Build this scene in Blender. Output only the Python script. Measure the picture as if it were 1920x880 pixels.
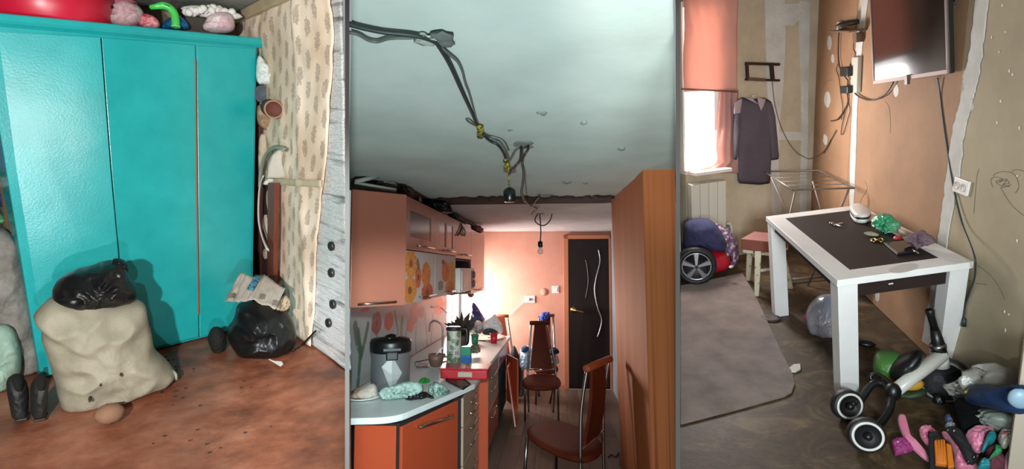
import bpy, math, random
from mathutils import Vector as V, Matrix, noise
for _o in list(bpy.data.objects):
    bpy.data.objects.remove(_o)
SC = bpy.context.scene
COL = SC.collection
random.seed(7)

# ------------------------------------------------------------------ camera, sky, lamps, exposure
PITCH = math.radians(11.5)
CAM_H = 1.7                      # camera stands 1.7 m up
F, CX, CY = 1000.0, 960.0, 440.0  # focal length and centre in pixels of the 1920 x 880 frame
cam = bpy.data.cameras.new('camera')
cam.sensor_fit = 'HORIZONTAL'
cam.sensor_width = 36.0
cam.lens = 36.0 * F / 1920.0
cam.clip_start = 0.02
camo = bpy.data.objects.new('camera', cam)
COL.objects.link(camo)
camo.location = (0, 0, CAM_H)
camo.rotation_euler = (math.pi / 2 - PITCH, 0, 0)
SC.camera = camo

w = bpy.data.worlds.new('daylight')
SC.world = w
w.use_nodes = True
_bg = w.node_tree.nodes['Background']
_bg.inputs[0].default_value = (0.80, 0.86, 0.92, 1)
_bg.inputs[1].default_value = 0.42
SC.view_settings.view_transform = 'Standard'
SC.view_settings.look = 'None'
SC.view_settings.exposure = 0.0
SC.view_settings.gamma = 1.0
SC.view_settings.use_curve_mapping = False


def c2w(x, y, z):
    c, s = math.cos(PITCH), math.sin(PITCH)
    return V((x, z * c - y * s, -z * s - y * c))


EYE = V((0, 0, CAM_H))


class Room:
    """A room's own frame: x to the right, y away from the viewer, z up from its floor, in metres."""

    def __init__(s, down, h, aim):
        s.ez = -c2w(*V(down).normalized())
        d = c2w((aim[0] - CX) / F, (aim[1] - CY) / F, 1)
        s.ey = (d - d.dot(s.ez) * s.ez).normalized()
        s.ex = s.ey.cross(s.ez)
        s.o = EYE - h * s.ez
        s.h = h
        s.eye = V((0, 0, h))
        s.R = Matrix((s.ex, s.ey, s.ez))
        s.M = Matrix.Translation(s.o) @ s.R.transposed().to_4x4()

    def ray(s, u, v):
        return s.R @ c2w((u - CX) / F, (v - CY) / F, 1)

    def hit(s, p, n, u, v):
        d = s.ray(u, v)
        return s.eye + d * ((V(p) - s.eye).dot(n) / d.dot(n))

    def fl(s, u, v, h=0.0):
        return s.hit((0, 0, h), V((0, 0, 1)), u, v)

    def dp(s, y, u, v):
        return s.hit((0, y, 0), V((0, 1, 0)), u, v)

    def sx(s, x, u, v):
        return s.hit((x, 0, 0), V((1, 0, 0)), u, v)

    def vp(s, a, b, u, v, off=0.0):
        d = V((b[0] - a[0], b[1] - a[1], 0)).normalized()
        n = V((d.y, -d.x, 0))
        if n.dot(s.eye - V(a)) < 0:
            n = -n
        return s.hit(V((a[0], a[1], 0)) + n * off, n, u, v)


RL = Room((-.18, 5.58, 1), 1.3, (320, 440))
RM_ = Room((0, 1, -.065), 1.7, (1045, 505))
RR = Room((.4, 4.05, 1), 1.7, (1600, 440))
RM = RL


def lamp(name, kind, room, loc, aim, power, color=(1, 1, 1), size=0.3, size_y=None, spot=None, blend=.5, spread=None):
    l = bpy.data.lights.new(name, kind)
    l.energy = power
    l.color = color
    if kind == 'AREA':
        l.size = size
        if spread:
            l.spread = math.radians(spread)
        if size_y:
            l.shape = 'RECTANGLE'
            l.size_y = size_y
    else:
        l.shadow_soft_size = size
    if spot:
        l.spot_size = math.radians(spot)
        l.spot_blend = blend
    o = bpy.data.objects.new(name, l)
    COL.objects.link(o)
    p, q = room.M @ V(loc), room.M @ V(aim)
    o.location = p
    o.rotation_euler = (q - p).to_track_quat('-Z', 'Y').to_euler()
    return o


def on_axis(room, t):
    return room.R @ (EYE + c2w(0, 1, 0) * t - room.o)


# phone flash in the wardrobe room, daylight from a window behind the viewer in the kitchen, windows of the kitchen and the play room, plus added fill and glare lamps
lamp('flash', 'SPOT', RL, (-.70, -.05, 1.4), (.08, 3.4, 1.0), 480, (1, .97, .93), size=.035, spot=62, blend=.5)
lamp('glare_lamp', 'SPOT', RL, (.50, -.15, 1.34), (-.55, 3.45, 1.25), 95, (1, .98, .95), size=.05, spot=30, blend=.8)  # spot added out of view to put glare on the left wardrobe door
lamp('daylight_kitchen', 'AREA', RM_, on_axis(RM_, .72), (-.1, 3, 2.0), 27, (.84, .96, .99), size=.06, size_y=.06, spread=140)
lamp('worktop_fill', 'SPOT', RM_, on_axis(RM_, -.25), (-.95, 3.2, .85), 560, (.78, .95, 1), size=.05, spot=36, blend=.6)  # spot added above the eye to brighten the worktop and cabinets
lamp('window_light_kitchen', 'AREA', RM_, (-1.31, 7.22, 1.32), (-.1, 7.6, 1.1), 42, (1, .93, .90), size=.8, size_y=.7, spread=165)
lamp('window_beam_kitchen', 'AREA', RM_, (-1.30, 7.05, 1.22), (.45, 4.0, 1.15), 20, (1, .90, .82), size=.5, size_y=.5, spread=55)
lamp('window_light_room', 'AREA', RR, (-1.20, 5.18, 1.27), (.15, 3.9, 1.0), 42, (1, .95, .93), size=.28, size_y=.6)
lamp('room_fill', 'AREA', RR, (.60, -.3, 1.7), (.05, 3.5, .9), 20, (.86, .96, 1), size=.5, size_y=.5, spread=70)  # fill lamp added behind the viewer to brighten the play room
lamp('window_wall_fill', 'SPOT', RR, (-.05, -.1, 1.85), (-.85, 5.5, 1.35), 110, (1, .95, .88), size=.06, spot=34, blend=.6)  # spot added beside the eye to lift the far window wall


# ------------------------------------------------------------------ materials
def lin(c):
    if isinstance(c, str):
        c = [int(c[i:i + 2], 16) / 255 for i in (0, 2, 4)]
    return tuple(x / 12.92 if x <= .04045 else ((x + .055) / 1.055) ** 2.4 for x in c[:3]) + (1,)


MATS = {}


def mat(name, col, rough=.6, metal=0, col2=None, vscale=3, vmin=.35, vmax=.7, bump=0, bscale=20, bdetail=4, spec=.5, trans=0, alpha=1,
        coords='Object', stretch=None, coat=0, sub=0, attr=None, emit=0, sheen=0, bump2=None, ramp2=None, thru=0):
    if name in MATS:
        return MATS[name]
    m = bpy.data.materials.new(name)
    m.use_nodes = True
    nt = m.node_tree
    N, K = nt.nodes, nt.links
    p = N['Principled BSDF']
    I = p.inputs
    I['Base Color'].default_value = lin(col)
    I['Roughness'].default_value = rough
    I['Metallic'].default_value = metal
    I['Specular IOR Level'].default_value = spec
    I['Transmission Weight'].default_value = trans
    I['Alpha'].default_value = alpha
    I['Coat Weight'].default_value = coat
    I['Sheen Weight'].default_value = sheen
    if emit:
        I['Emission Color'].default_value = lin(col)
        I['Emission Strength'].default_value = emit
    tc = N.new('ShaderNodeTexCoord')
    src = tc.outputs[coords]
    if stretch:
        mp = N.new('ShaderNodeMapping')
        mp.inputs['Scale'].default_value = stretch
        K.new(src, mp.inputs[0])
        src = mp.outputs[0]
    if attr:
        a = N.new('ShaderNodeAttribute')
        a.attribute_name = attr
        K.new(a.outputs['Color'], I['Base Color'])
    elif col2:
        nz_ = N.new('ShaderNodeTexNoise')
        nz_.inputs['Scale'].default_value = vscale
        nz_.inputs['Detail'].default_value = 6
        nz_.inputs['Roughness'].default_value = .62
        K.new(src, nz_.inputs['Vector'])
        r = N.new('ShaderNodeValToRGB')
        r.color_ramp.elements[0].position = vmin
        r.color_ramp.elements[1].position = vmax
        r.color_ramp.elements[0].color = lin(col)
        r.color_ramp.elements[1].color = lin(col2)
        if ramp2:
            e = r.color_ramp.elements.new((vmin + vmax) / 2)
            e.color = lin(ramp2)
        K.new(nz_.outputs[0], r.inputs[0])
        K.new(r.outputs[0], I['Base Color'])
    if bump:
        b = N.new('ShaderNodeTexNoise')
        b.inputs['Scale'].default_value = bscale
        b.inputs['Detail'].default_value = bdetail
        K.new(src, b.inputs['Vector'])
        bn = N.new('ShaderNodeBump')
        bn.inputs['Strength'].default_value = bump
        bn.inputs['Distance'].default_value = .01
        K.new(b.outputs[0], bn.inputs['Height'])
        if bump2:
            b2 = N.new('ShaderNodeTexNoise')
            b2.inputs['Scale'].default_value = bump2[1]
            K.new(src, b2.inputs['Vector'])
            bn2 = N.new('ShaderNodeBump')
            bn2.inputs['Strength'].default_value = bump2[0]
            bn2.inputs['Distance'].default_value = .02
            K.new(b2.outputs[0], bn2.inputs['Height'])
            K.new(bn.outputs[0], bn2.inputs['Normal'])
            bn = bn2
        K.new(bn.outputs[0], I['Normal'])
    if thru:
        tb = N.new('ShaderNodeBsdfTranslucent')
        tb.inputs[0].default_value = lin(col)
        mx = N.new('ShaderNodeMixShader')
        mx.inputs[0].default_value = thru
        K.new(p.outputs[0], mx.inputs[1])
        K.new(tb.outputs[0], mx.inputs[2])
        K.new(mx.outputs[0], N['Material Output'].inputs['Surface'])
    MATS[name] = m
    return m


# ------------------------------------------------------------------ shapes
class G:
    """Vertices and faces of one mesh, in the frame of the current room."""

    def __init__(s):
        s.v, s.f, s.uv, s.col = [], [], {}, []

    def add(s, vs, fs):
        n = len(s.v)
        s.v += [V(p) for p in vs]
        s.f += [tuple(i + n for i in f) for f in fs]
        return s

    def hexa(s, b, t):
        """Six-faced solid from four corners below (in order round) and four above."""
        return s.add(list(b) + list(t), [(3, 2, 1, 0), (4, 5, 6, 7), (0, 1, 5, 4), (1, 2, 6, 5), (2, 3, 7, 6), (3, 0, 4, 7)])

    def box(s, lo, hi):
        (a, b, c), (d, e, f) = lo, hi
        return s.hexa([(a, b, c), (d, b, c), (d, e, c), (a, e, c)], [(a, b, f), (d, b, f), (d, e, f), (a, e, f)])

    def ob(s, c, x, y, z):
        """Box about c with half-axis vectors x, y, z."""
        c, x, y, z = V(c), V(x), V(y), V(z)
        q = [-x - y, x - y, x + y, -x + y]
        return s.hexa([c + k - z for k in q], [c + k + z for k in q])

    def prism(s, poly, h):
        """Polygon swept along the vector h."""
        n = len(poly)
        P = [V(p) for p in poly]
        return s.add(P + [p + V(h) for p in P], [tuple(range(n))[::-1], tuple(range(n, 2 * n))] + [(i, (i + 1) % n, (i + 1) % n + n, i + n) for i in range(n)])

    def tube(s, pts, r, n=8, flat=1.0, caps=True):
        pts = [V(p) for p in pts]
        m = len(pts)
        rr = r if isinstance(r, (list, tuple)) else [r] * m
        base = len(s.v)
        side = None
        for i, p in enumerate(pts):
            t = (pts[min(i + 1, m - 1)] - pts[max(i - 1, 0)])
            t = t.normalized() if t.length > 1e-9 else V((0, 0, 1))
            if side is None:
                side = t.orthogonal().normalized()
            side = (side - side.dot(t) * t)
            side = side.normalized() if side.length > 1e-6 else t.orthogonal().normalized()
            up = t.cross(side)
            for k in range(n):
                a = 2 * math.pi * k / n
                s.v.append(p + (side * math.cos(a) + up * math.sin(a) * flat) * rr[i])
        for i in range(m - 1):
            for k in range(n):
                a, b = base + i * n + k, base + i * n + (k + 1) % n
                s.f.append((a, b, b + n, a + n))
        if caps:
            s.f.append(tuple(base + k for k in range(n))[::-1])
            s.f.append(tuple(base + (m - 1) * n + k for k in range(n)))
        return s

    def lathe(s, c, prof, axis=(0, 0, 1), n=24, ring=False):
        """Profile of (radius, height) pairs turned about an axis through c."""
        c, ax = V(c), V(axis).normalized()
        sd = ax.orthogonal().normalized()
        up = ax.cross(sd)
        base, m = len(s.v), len(prof)
        for r, h in prof:
            for k in range(n):
                a = 2 * math.pi * k / n
                s.v.append(c + ax * h + (sd * math.cos(a) + up * math.sin(a)) * r)
        for i in range(m - 1):
            for k in range(n):
                a, b = base + i * n + k, base + i * n + (k + 1) % n
                s.f.append((a, b, b + n, a + n))
        if ring:
            for k in range(n):
                a, b = base + (m - 1) * n + k, base + (m - 1) * n + (k + 1) % n
                s.f.append((a, b, base + (k + 1) % n, base + k))
            return s
        s.f.append(tuple(base + k for k in range(n))[::-1])
        s.f.append(tuple(base + (m - 1) * n + k for k in range(n)))
        return s

    def blob(s, c, ax, seed=0, amp=.12, fr=3.0, n=20, m=12, zmin=None, ridge=.5):
        """Ellipsoid with half-axes ax, creased by noise."""
        c = V(c)
        A = [V(a) if not isinstance(a, (int, float)) else None for a in ax]
        if A[0] is None:
            A = [V((ax[0], 0, 0)), V((0, ax[1], 0)), V((0, 0, ax[2]))]
        base = len(s.v)
        for i in range(m + 1):
            th = math.pi * i / m
            for k in range(n):
                ph = 2 * math.pi * k / n
                d = V((math.sin(th) * math.cos(ph), math.sin(th) * math.sin(ph), math.cos(th)))
                q = d * fr + V((seed * 7.3, seed * 3.1, seed))
                e = noise.fractal(q, .9, 2.1, 4) * (1 - ridge) + (.4 - abs(noise.noise(q * 1.4)) * 1.6) * ridge
                f = 1 + amp * e
                p = c + (A[0] * d.x + A[1] * d.y + A[2] * d.z) * f
                if zmin is not None:
                    p.z = max(p.z, zmin)
                s.v.append(p)
        for i in range(m):
            for k in range(n):
                a, b = base + i * n + k, base + i * n + (k + 1) % n
                s.f.append((a, a + n, b + n, b))
        return s

    def grid(s, fn, nu, nv, thick=None):
        """Sheet of points fn(u, v), u and v in 0..1; thick: a vector to its back face."""
        base = len(s.v)
        P = [[V(fn(i / nu, j / nv)) for i in range(nu + 1)] for j in range(nv + 1)]
        W = nu + 1
        for row in P:
            s.v += row
        for j in range(nv):
            for i in range(nu):
                a = base + j * W + i
                s.f.append((a, a + 1, a + W + 1, a + W))
        for j in range(nv + 1):
            for i in range(nu + 1):
                s.uv[base + j * W + i] = (i / nu, j / nv)
        if thick is not None:
            t = V(thick)
            b2 = len(s.v)
            for row in P:
                s.v += [p + t for p in row]
            for j in range(nv):
                for i in range(nu):
                    a = b2 + j * W + i
                    s.f.append((a, a + W, a + W + 1, a + 1))
            rim = [j * W for j in range(nv + 1)], [j * W + nu for j in range(nv + 1)], list(range(W)), [nv * W + i for i in range(W)]
            for q, fl in zip(rim, (1, 0, 0, 1)):
                for a, b in zip(q, q[1:]):
                    f = (base + a, base + b, b2 + b, b2 + a)
                    s.f.append(f if fl else f[::-1])
            for j in range(nv + 1):
                for i in range(nu + 1):
                    s.uv[b2 + j * W + i] = (i / nu, j / nv)
        return s

    def puff(s, px, q, T, back=None, seed=1, amp=.25, fr=6.0, rings=9, n=56, zmin=0.0, nrm=None, power=.5, ridge=.6, round_=True, rough=0.0):
        """A stuffed or crumpled body of thickness T about an upright (or level) plane through q, with the given silhouette."""
        q = V(q)
        level = nrm is not None
        if nrm is None:
            e = RM.eye - q
            nrm = V((e.x, e.y, 0)).normalized()
        nrm = V(nrm)
        P = [RM.hit(q, nrm, u, v) for u, v in px]
        if round_:
            P = smooth_loop(P)
        P = resample(P, n)
        c = sum(P, V()) / n
        size = max((p - c).length for p in P)
        back = T if back is None else back
        base = len(s.v)
        rows = []
        for sgn, th in ((1, T), (-1, back)):
            for i in range(1 if sgn < 0 else 0, rings + 1) if sgn > 0 else range(rings - 1, -1, -1):
                r = i / rings
                row = []
                for k, p in enumerate(P):
                    b = c + (p - c) * r
                    z = (max(0.0, 1 - r * r)) ** power
                    d = b / max(size, .02) * fr * .5 + V((seed * 5.7, seed * 2.3, seed * 9.1 + sgn))
                    e = noise.fractal(d, .8, 2.1, 4) * (1 - ridge) + (.35 - abs(noise.noise(d * 1.3)) * 1.5) * ridge
                    o = b + nrm * sgn * th * z * (1 + amp * e * 2)
                    if rough:
                        o += noise.noise_vector(d * 2.2) * rough * (.3 + z)
                    if zmin is not None:
                        o.z = max(o.z, zmin)
                    row.append(o)
                rows.append(row)
        for row in rows:
            s.v += row
        for i in range(len(rows) - 1):
            for k in range(n):
                a, b = base + i * n + k, base + i * n + (k + 1) % n
                s.f.append((a, b, b + n, a + n))
        return s


def smooth_loop(P, it=2):
    for _ in range(it):
        Q = []
        for i, p in enumerate(P):
            nx = P[(i + 1) % len(P)]
            Q += [p * .75 + nx * .25, p * .25 + nx * .75]
        P = Q
    return P


def resample(P, n):
    L = [0]
    m = len(P)
    for i in range(m):
        L.append(L[-1] + (P[(i + 1) % m] - P[i]).length)
    out, j = [], 0
    for k in range(n):
        t = L[-1] * k / n
        while L[j + 1] < t:
            j += 1
        f = (t - L[j]) / max(L[j + 1] - L[j], 1e-9)
        out.append(P[j].lerp(P[(j + 1) % m], f))
    return out


def curve(pts, n=6):
    """Smooth line through the points."""
    pts = [V(p) for p in pts]
    out = []
    for i in range(len(pts) - 1):
        a, b, c, d = pts[max(i - 1, 0)], pts[i], pts[i + 1], pts[min(i + 2, len(pts) - 1)]
        for k in range(n):
            t = k / n
            out.append(.5 * ((2 * b) + (c - a) * t + (2 * a - 5 * b + 4 * c - d) * t * t + (3 * b - a - 3 * c + d) * t ** 3))
    return out + [pts[-1]]


BASE = {}


def props(o, label=None, cat=None, group=None, kind=None):
    for k, x in (('label', label), ('category', cat), ('group', group), ('kind', kind)):
        if x:
            o[k] = x
    return o


def thing(name, label, cat, base, group=None):
    o = bpy.data.objects.new(name, None)
    o.empty_display_size = .1
    COL.objects.link(o)
    base = V(base)
    o.matrix_world = RM.M @ Matrix.Translation(base)
    BASE[o.name] = base
    return props(o, label, cat, group)


def mk(name, g, m, parent=None, label=None, cat=None, group=None, kind=None, smooth=False, bevel=0, seg=2, base=None, sub=0):
    xs = [p.x for p in g.v]
    ys = [p.y for p in g.v]
    if parent is not None:
        b = BASE[parent.name]
    elif base is not None:
        b = V(base)
    else:
        b = V(((min(xs) + max(xs)) / 2, (min(ys) + max(ys)) / 2, min(p.z for p in g.v)))
    me = bpy.data.meshes.new(name)
    me.from_pydata([p - b for p in g.v], [], g.f)
    me.validate()
    if g.uv and not (sub or bevel):
        lay = me.uv_layers.new(name='UVMap')
        for l in me.loops:
            lay.data[l.index].uv = g.uv.get(l.vertex_index, (0, 0))
    if g.col:
        ca = me.color_attributes.new('print', 'FLOAT_COLOR', 'POINT')
        for i, c in enumerate(g.col):
            ca.data[i].color = c
    if smooth:
        me.shade_smooth()
    me.materials.append(m)
    o = bpy.data.objects.new(name, me)
    COL.objects.link(o)
    if parent is not None:
        o.parent = parent
    else:
        o.matrix_world = RM.M @ Matrix.Translation(b)
    BASE[o.name] = b
    if bevel:
        bv = o.modifiers.new('edge', 'BEVEL')
        bv.width = bevel
        bv.segments = seg
        bv.limit_method = 'ANGLE'
        bv.angle_limit = math.radians(40)
    if sub:
        sb = o.modifiers.new('smooth', 'SUBSURF')
        sb.levels = sb.render_levels = sub
    return props(o, label, cat, group, kind)


UP = V((0, 0, 1))

# ================================================================== structure: partitions between the three rooms
def eye_pt(u, v, d):
    return EYE + c2w((u - CX) / F, (v - CY) / F, 1) * d


PLASTER = mat('plaster_edge', '35322f', .95, spec=.1)
W0 = Room((0, 1, 0.2035), CAM_H, (960, 440))   # the level frame of the whole building
for name, u, d0, d1, hw in (('wall_partition', 651, .95, 9.0, 4.0), ('wall_partition', 1271, 1.25, 9.5, 4.0)):
    g = G()
    t = hw / F
    cs = []
    for v in (1150, -230):
        for d, s in ((d0, -1), (d0, 1), (d1, .18), (d1, -.18)):
            cs.append(eye_pt(u, v, d) + c2w(1, 0, 0) * s * t * d0 * 1.0)
    RM = Room((0, 1, .0001), CAM_H, (960, 440))
    cs = [RM.R @ (p - RM.o) for p in cs]
    g.hexa(cs[:4], cs[4:])
    mk(name, g, mat('partition_plaster', '8f897e', .95, col2='857f74', vscale=4, spec=.1), kind='structure')
    g = G()
    es = []
    for v in (1150, -230):
        for d, s in ((d0 - .02, -1.02), (d0 - .02, 1.02), (d0, 1.02), (d0, -1.02)):
            es.append(eye_pt(u, v, d) + c2w(1, 0, 0) * s * t * d0)
    es = [RM.R @ (q - RM.o) for q in es]
    g.hexa(es[:4], es[4:])
    mk('trim_2' if u < 900 else 'trim_3', g, PLASTER, kind='structure')

# ================================================================== LEFT: the wardrobe room
RM = L = RL
fa, fb = L.fl(85, 707), L.fl(472, 611)          # foot of the wardrobe front
fd = (fb - fa).normalized()
fn = V((fd.y, -fd.x, 0))                         # towards the viewer


def wf(u, v, off=0.0):
    return L.vp(fa, fb, u, v, off)


# ---- floor: creased brown oilcloth
lino = mat('brown_oilcloth', '643829', .42, col2='a66d54', vscale=3.4, vmin=.34, vmax=.66, ramp2='8a5039', bump=.8, bscale=9, bdetail=6, spec=.35, bump2=(.5, 3.2))
pn, pf = L.fl(648, 880), L.fl(650, 697)
w_e, w_p = L.fl(583, 646), V((.497, 4.521, 0))


def floor_right(y):
    pts = [(1.2, pn.x + (pf.x - pn.x) * (1.2 - pn.y) / (pf.y - pn.y)), (pf.y, pf.x), (w_e.y, w_e.x), (w_p.y, w_p.x), (6, w_p.x - .2)]
    for (a, xa), (b, xb) in zip(pts, pts[1:]):
        if a <= y <= b:
            return xa + (xb - xa) * (y - a) / (b - a)
    return pts[0][1]


def lino_pt(u, v):
    y = 1.2 + v * 3.5
    x1 = floor_right(y) + .02
    x = -2.4 + (x1 + 2.4) * u
    q = V((x * 2.1 + 4, y * 1.7, 3.3))
    e = -abs(noise.noise(q * 1.5 + noise.noise_vector(q * 1.1) * .5)) * .5 + noise.fractal(q * 3, 1, 2, 3) * .18
    return (x, y, -.004 + e * .03)


g = G().grid(lino_pt, 150, 150, (0, 0, -.08))
mk('floor', g, lino, kind='structure', smooth=True)

# ---- ceiling
CEIL_L = 2.1
ceil_l = mat('grey_limewash', '9fa09a', .95, col2='84857f', vscale=4, bump=.3, bscale=25)
g = G().prism([(-2.4, .9, CEIL_L), L.fl(644, -420, CEIL_L), L.fl(644, -120, CEIL_L), (w_e.x + .03, w_e.y, CEIL_L), (w_p.x + .03, w_p.y, CEIL_L), (.44, 4.9, CEIL_L), (-2.4, 4.9, CEIL_L)], (0, 0, .08))
mk('ceiling', g, ceil_l, kind='structure')

# ---- walls
old_wall = mat('old_wall', 'a99c86', .95, col2='8b7f6c', vscale=5)
mk('wall_back', G().box((-2.4, 4.62, 0), (.62, 4.72, CEIL_L)), old_wall, kind='structure')
mk('wall_left', G().box((-2.5, .9, 0), (-2.4, 4.72, CEIL_L)), old_wall, kind='structure')
wd = (w_e - w_p).normalized()                    # along the papered wall, towards the viewer
wn = V((wd.y, -wd.x, 0))
if wn.x > 0:
    wn = -wn
g = G().hexa([w_p - wd * .3, w_e + wd * .02, w_e + wd * .02 - wn * .08, w_p - wd * .3 - wn * .08],
             [p + UP * CEIL_L for p in (w_p - wd * .3, w_e + wd * .02, w_e + wd * .02 - wn * .08, w_p - wd * .3 - wn * .08)])
wall_paper = mk('wall_right', g, old_wall, kind='structure')


def wallpaper_mat():
    m = mat('flowered_wallpaper', 'd9c3a2', .85, bump=.12, bscale=40)
    nt = m.node_tree
    N, K = nt.nodes, nt.links
    p = N['Principled BSDF']

    def math_(op, a, b=None, c=None):
        n = N.new('ShaderNodeMath')
        n.operation = op
        for i, x in enumerate((a, b, c)):
            if x is None:
                continue
            if isinstance(x, (int, float)):
                n.inputs[i].default_value = x
            else:
                K.new(x, n.inputs[i])
        return n.outputs[0]
    uv = N.new('ShaderNodeUVMap')
    sp = N.new('ShaderNodeSeparateXYZ')
    K.new(uv.outputs[0], sp.inputs[0])
    X = math_('MULTIPLY', sp.outputs[0], 17.0)
    Y = math_('MULTIPLY', sp.outputs[1], 13.0)
    row = math_('FLOOR', X)
    odd = math_('MULTIPLY', math_('MODULO', row, 2.0), .5)
    fx = math_('SUBTRACT', math_('FRACT', X), .5)
    fy = math_('SUBTRACT', math_('FRACT', math_('ADD', Y, odd)), .5)
    n1 = N.new('ShaderNodeTexNoise')
    n1.inputs['Scale'].default_value = 110
    n1.inputs['Detail'].default_value = 3
    mp = N.new('ShaderNodeMapping')
    mp.inputs['Scale'].default_value = (1, 1.2, 1)
    K.new(uv.outputs[0], mp.inputs[0])
    K.new(mp.outputs[0], n1.inputs['Vector'])
    d = math_('SQRT', math_('ADD', math_('POWER', math_('MULTIPLY', fx, 2.3), 2.0), math_('POWER', math_('MULTIPLY', fy, 1.9), 2.0)))
    k = math_('SUBTRACT', math_('ADD', n1.outputs[0], .25), d)
    mask = math_('MULTIPLY', math_('GREATER_THAN', k, .16), math_('GREATER_THAN', math_('FRACT', math_('MULTIPLY', n1.outputs[0], 13.0)), .5))
    n2 = N.new('ShaderNodeTexNoise')
    n2.inputs['Scale'].default_value = 4.5
    n2.inputs['Detail'].default_value = 5
    K.new(uv.outputs[0], n2.inputs['Vector'])
    r = N.new('ShaderNodeValToRGB')
    r.color_ramp.elements[0].position, r.color_ramp.elements[1].position = .36, .62
    r.color_ramp.elements[0].color, r.color_ramp.elements[1].color = lin('d8bea2'), lin('fae6d0')
    K.new(n2.outputs[0], r.inputs[0])
    mx = N.new('ShaderNodeMix')
    mx.data_type = 'RGBA'
    K.new(math_('MULTIPLY', mask, .8), mx.inputs[0])
    K.new(r.outputs[0], mx.inputs[6])
    mx.inputs[7].default_value = lin('5b4636')
    K.new(mx.outputs[2], p.inputs['Base Color'])
    return m


edge_px = [(640, -60), (621, 0), (626, 60), (624, 120), (619, 180), (616, 230), (613, 290), (606, 345), (598, 420), (592, 480), (591, 540), (589, 590), (583, 640)]
e1, e2 = L.fl(583, 650), L.fl(657, 700)
ed = (e2 - e1).normalized()
en = V((ed.y, -ed.x, 0))
if en.x > 0:
    en = -en
SCN = (w_e - w_p).dot(wd)
edge = []
for u, v in edge_px:
    h = L.vp(e1, e2, u, v, .016)
    t = (h - e1).dot(ed)
    if t < 0:
        h = L.vp(w_p, w_e, u, v, .02)
        t = (h - w_p).dot(wd) - SCN
    edge.append((h.z, SCN + t))


def surf(s, z, off):
    '''Point on the papered surface, which turns the corner onto the foil wall.'''
    k = max(0.0, min(1.0, (s - SCN + .05) / .1))
    p = (w_p + wd * s) if s < SCN else (w_e + ed * (s - SCN))
    n = (wn * (1 - k) + en * k).normalized()
    return p + n * (off + .012 * math.sin(k * math.pi)) + UP * z


edge.sort()


def edge_at(z):
    for (a, s), (b, t) in zip(edge, edge[1:]):
        if a <= z <= b:
            return s + (t - s) * (z - a) / (b - a)
    return edge[-1][1] if z > edge[-1][0] else edge[0][1]


def paper_pt(u, v):
    z = .004 + v * (CEIL_L - .008)
    s = -.2 + (edge_at(z) + .2) * u
    q = V((s * 2.5, z * 2.2, 7))
    b = .018 + .022 * noise.fractal(q, 1, 2, 3) + .012 * noise.noise(q * V((3, .8, 1)).x) + .012 * max(0, u - .8) * noise.noise(V((z * 9, 2, 1))) * 5
    return surf(s, z, max(.016, b))


wp = G().grid(paper_pt, 60, 90, -wn * .003)
mk('wallpaper', wp, wallpaper_mat(), parent=wall_paper, smooth=True)
cream = mat('cream_paper_strip', 'cdbfa2', .85, col2='b5a688', vscale=6)


def wl(u, v, off):
    return L.vp(w_p, w_e, u, v, off)


def on_wall(px, off, t, plane):
    """Solid plate with the given outline on a wall."""
    P = [plane(u, v, off) for u, v in px]
    n = (plane(px[0][0], px[0][1], off + .5) - plane(px[0][0], px[0][1], off))
    return P


zb_l, zb_r = wl(508, 340, .045).z, L.vp(e1, e2, 603, 346, .03).z
s_l, s_r_ = (wl(508, 340, .045) - w_p).dot(wd), SCN + (L.vp(e1, e2, 603, 346, .03) - e1).dot(ed)


def batten_pt(u, v):
    s = s_l + (s_r_ - s_l) * u
    return surf(s, zb_l + (zb_r - zb_l) * u + (v - .5) * .04, .052 - .016 * u)


mk('batten', G().grid(batten_pt, 30, 3, -wn * .008), cream, parent=wall_paper, smooth=True)
g = G()
t0, t1 = w_p - wd * .1 + wn * .05, w_e + wd * .02 + wn * .05
g.hexa([t0 + UP * (CEIL_L - .07), t1 + UP * (CEIL_L - .07), t1 - wn * .05 + UP * (CEIL_L - .07), t0 - wn * .05 + UP * (CEIL_L - .07)],
       [t0 + UP * (CEIL_L - .004), t1 + UP * (CEIL_L - .004), t1 - wn * .05 + UP * (CEIL_L - .004), t0 - wn * .05 + UP * (CEIL_L - .004)])
mk('trim_1', g, mat('cornice_board', 'c3b28f', .8, col2='ab9a79', vscale=6), kind='structure', bevel=.006)

# foil-faced wall with its round fixings
foil = mat('silver_foil', '8d8d8d', .36, metal=.25, col2='ffffff', vscale=5, vmin=.33, vmax=.47, bump=1.0, bscale=110, bdetail=6, bump2=(1.0, 9), stretch=(.3, .3, 3.6))

def foil_pt(u, v):
    s = .0 + u * ((e2 - e1).length - .035)
    z = v * CEIL_L
    k = noise.noise(V((s * 1.3, z * 9, 3))) * .006 + noise.noise(V((s * 3, z * 24, 8))) * .003 - .012
    return e1 + ed * s + UP * z + en * k


fw = mk('wall_side', G().grid(foil_pt, 26, 170, -en * .012), foil, kind='structure', smooth=True)
dark_rub = mat('dark_cap', '23201e', .35, spec=.6)
for u, v in ((620, 462), (620, 512), (623, 571), (615, 606)):
    c = L.vp(e1, e2, u, v, .006)
    g = G().lathe(c - en * .01, [(.001, .0), (.026, 0), (.027, .012), (.022, .018), (.017, .016), (.013, .012), (.001, .013)], en, 18)
    mk('cap', g, dark_rub, parent=fw, smooth=True)

# ---- wardrobe
teal = mat('teal_gloss_paint', '179a9c', .27, col2='23a9ab', vscale=3.5, bump=.07, bscale=110, bdetail=5, spec=.6, bump2=(.22, 2.6))
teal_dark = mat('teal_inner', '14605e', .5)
zl, zr = wf(-38, 40).z, wf(483, 82).z
tl_, tr_ = wf(-34, 45), wf(482, 86)


def ztop(p):
    t = ((V(p) - tl_).dot(fd)) / ((tr_ - tl_).dot(fd))
    return zl + (zr - zl) * t


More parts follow.
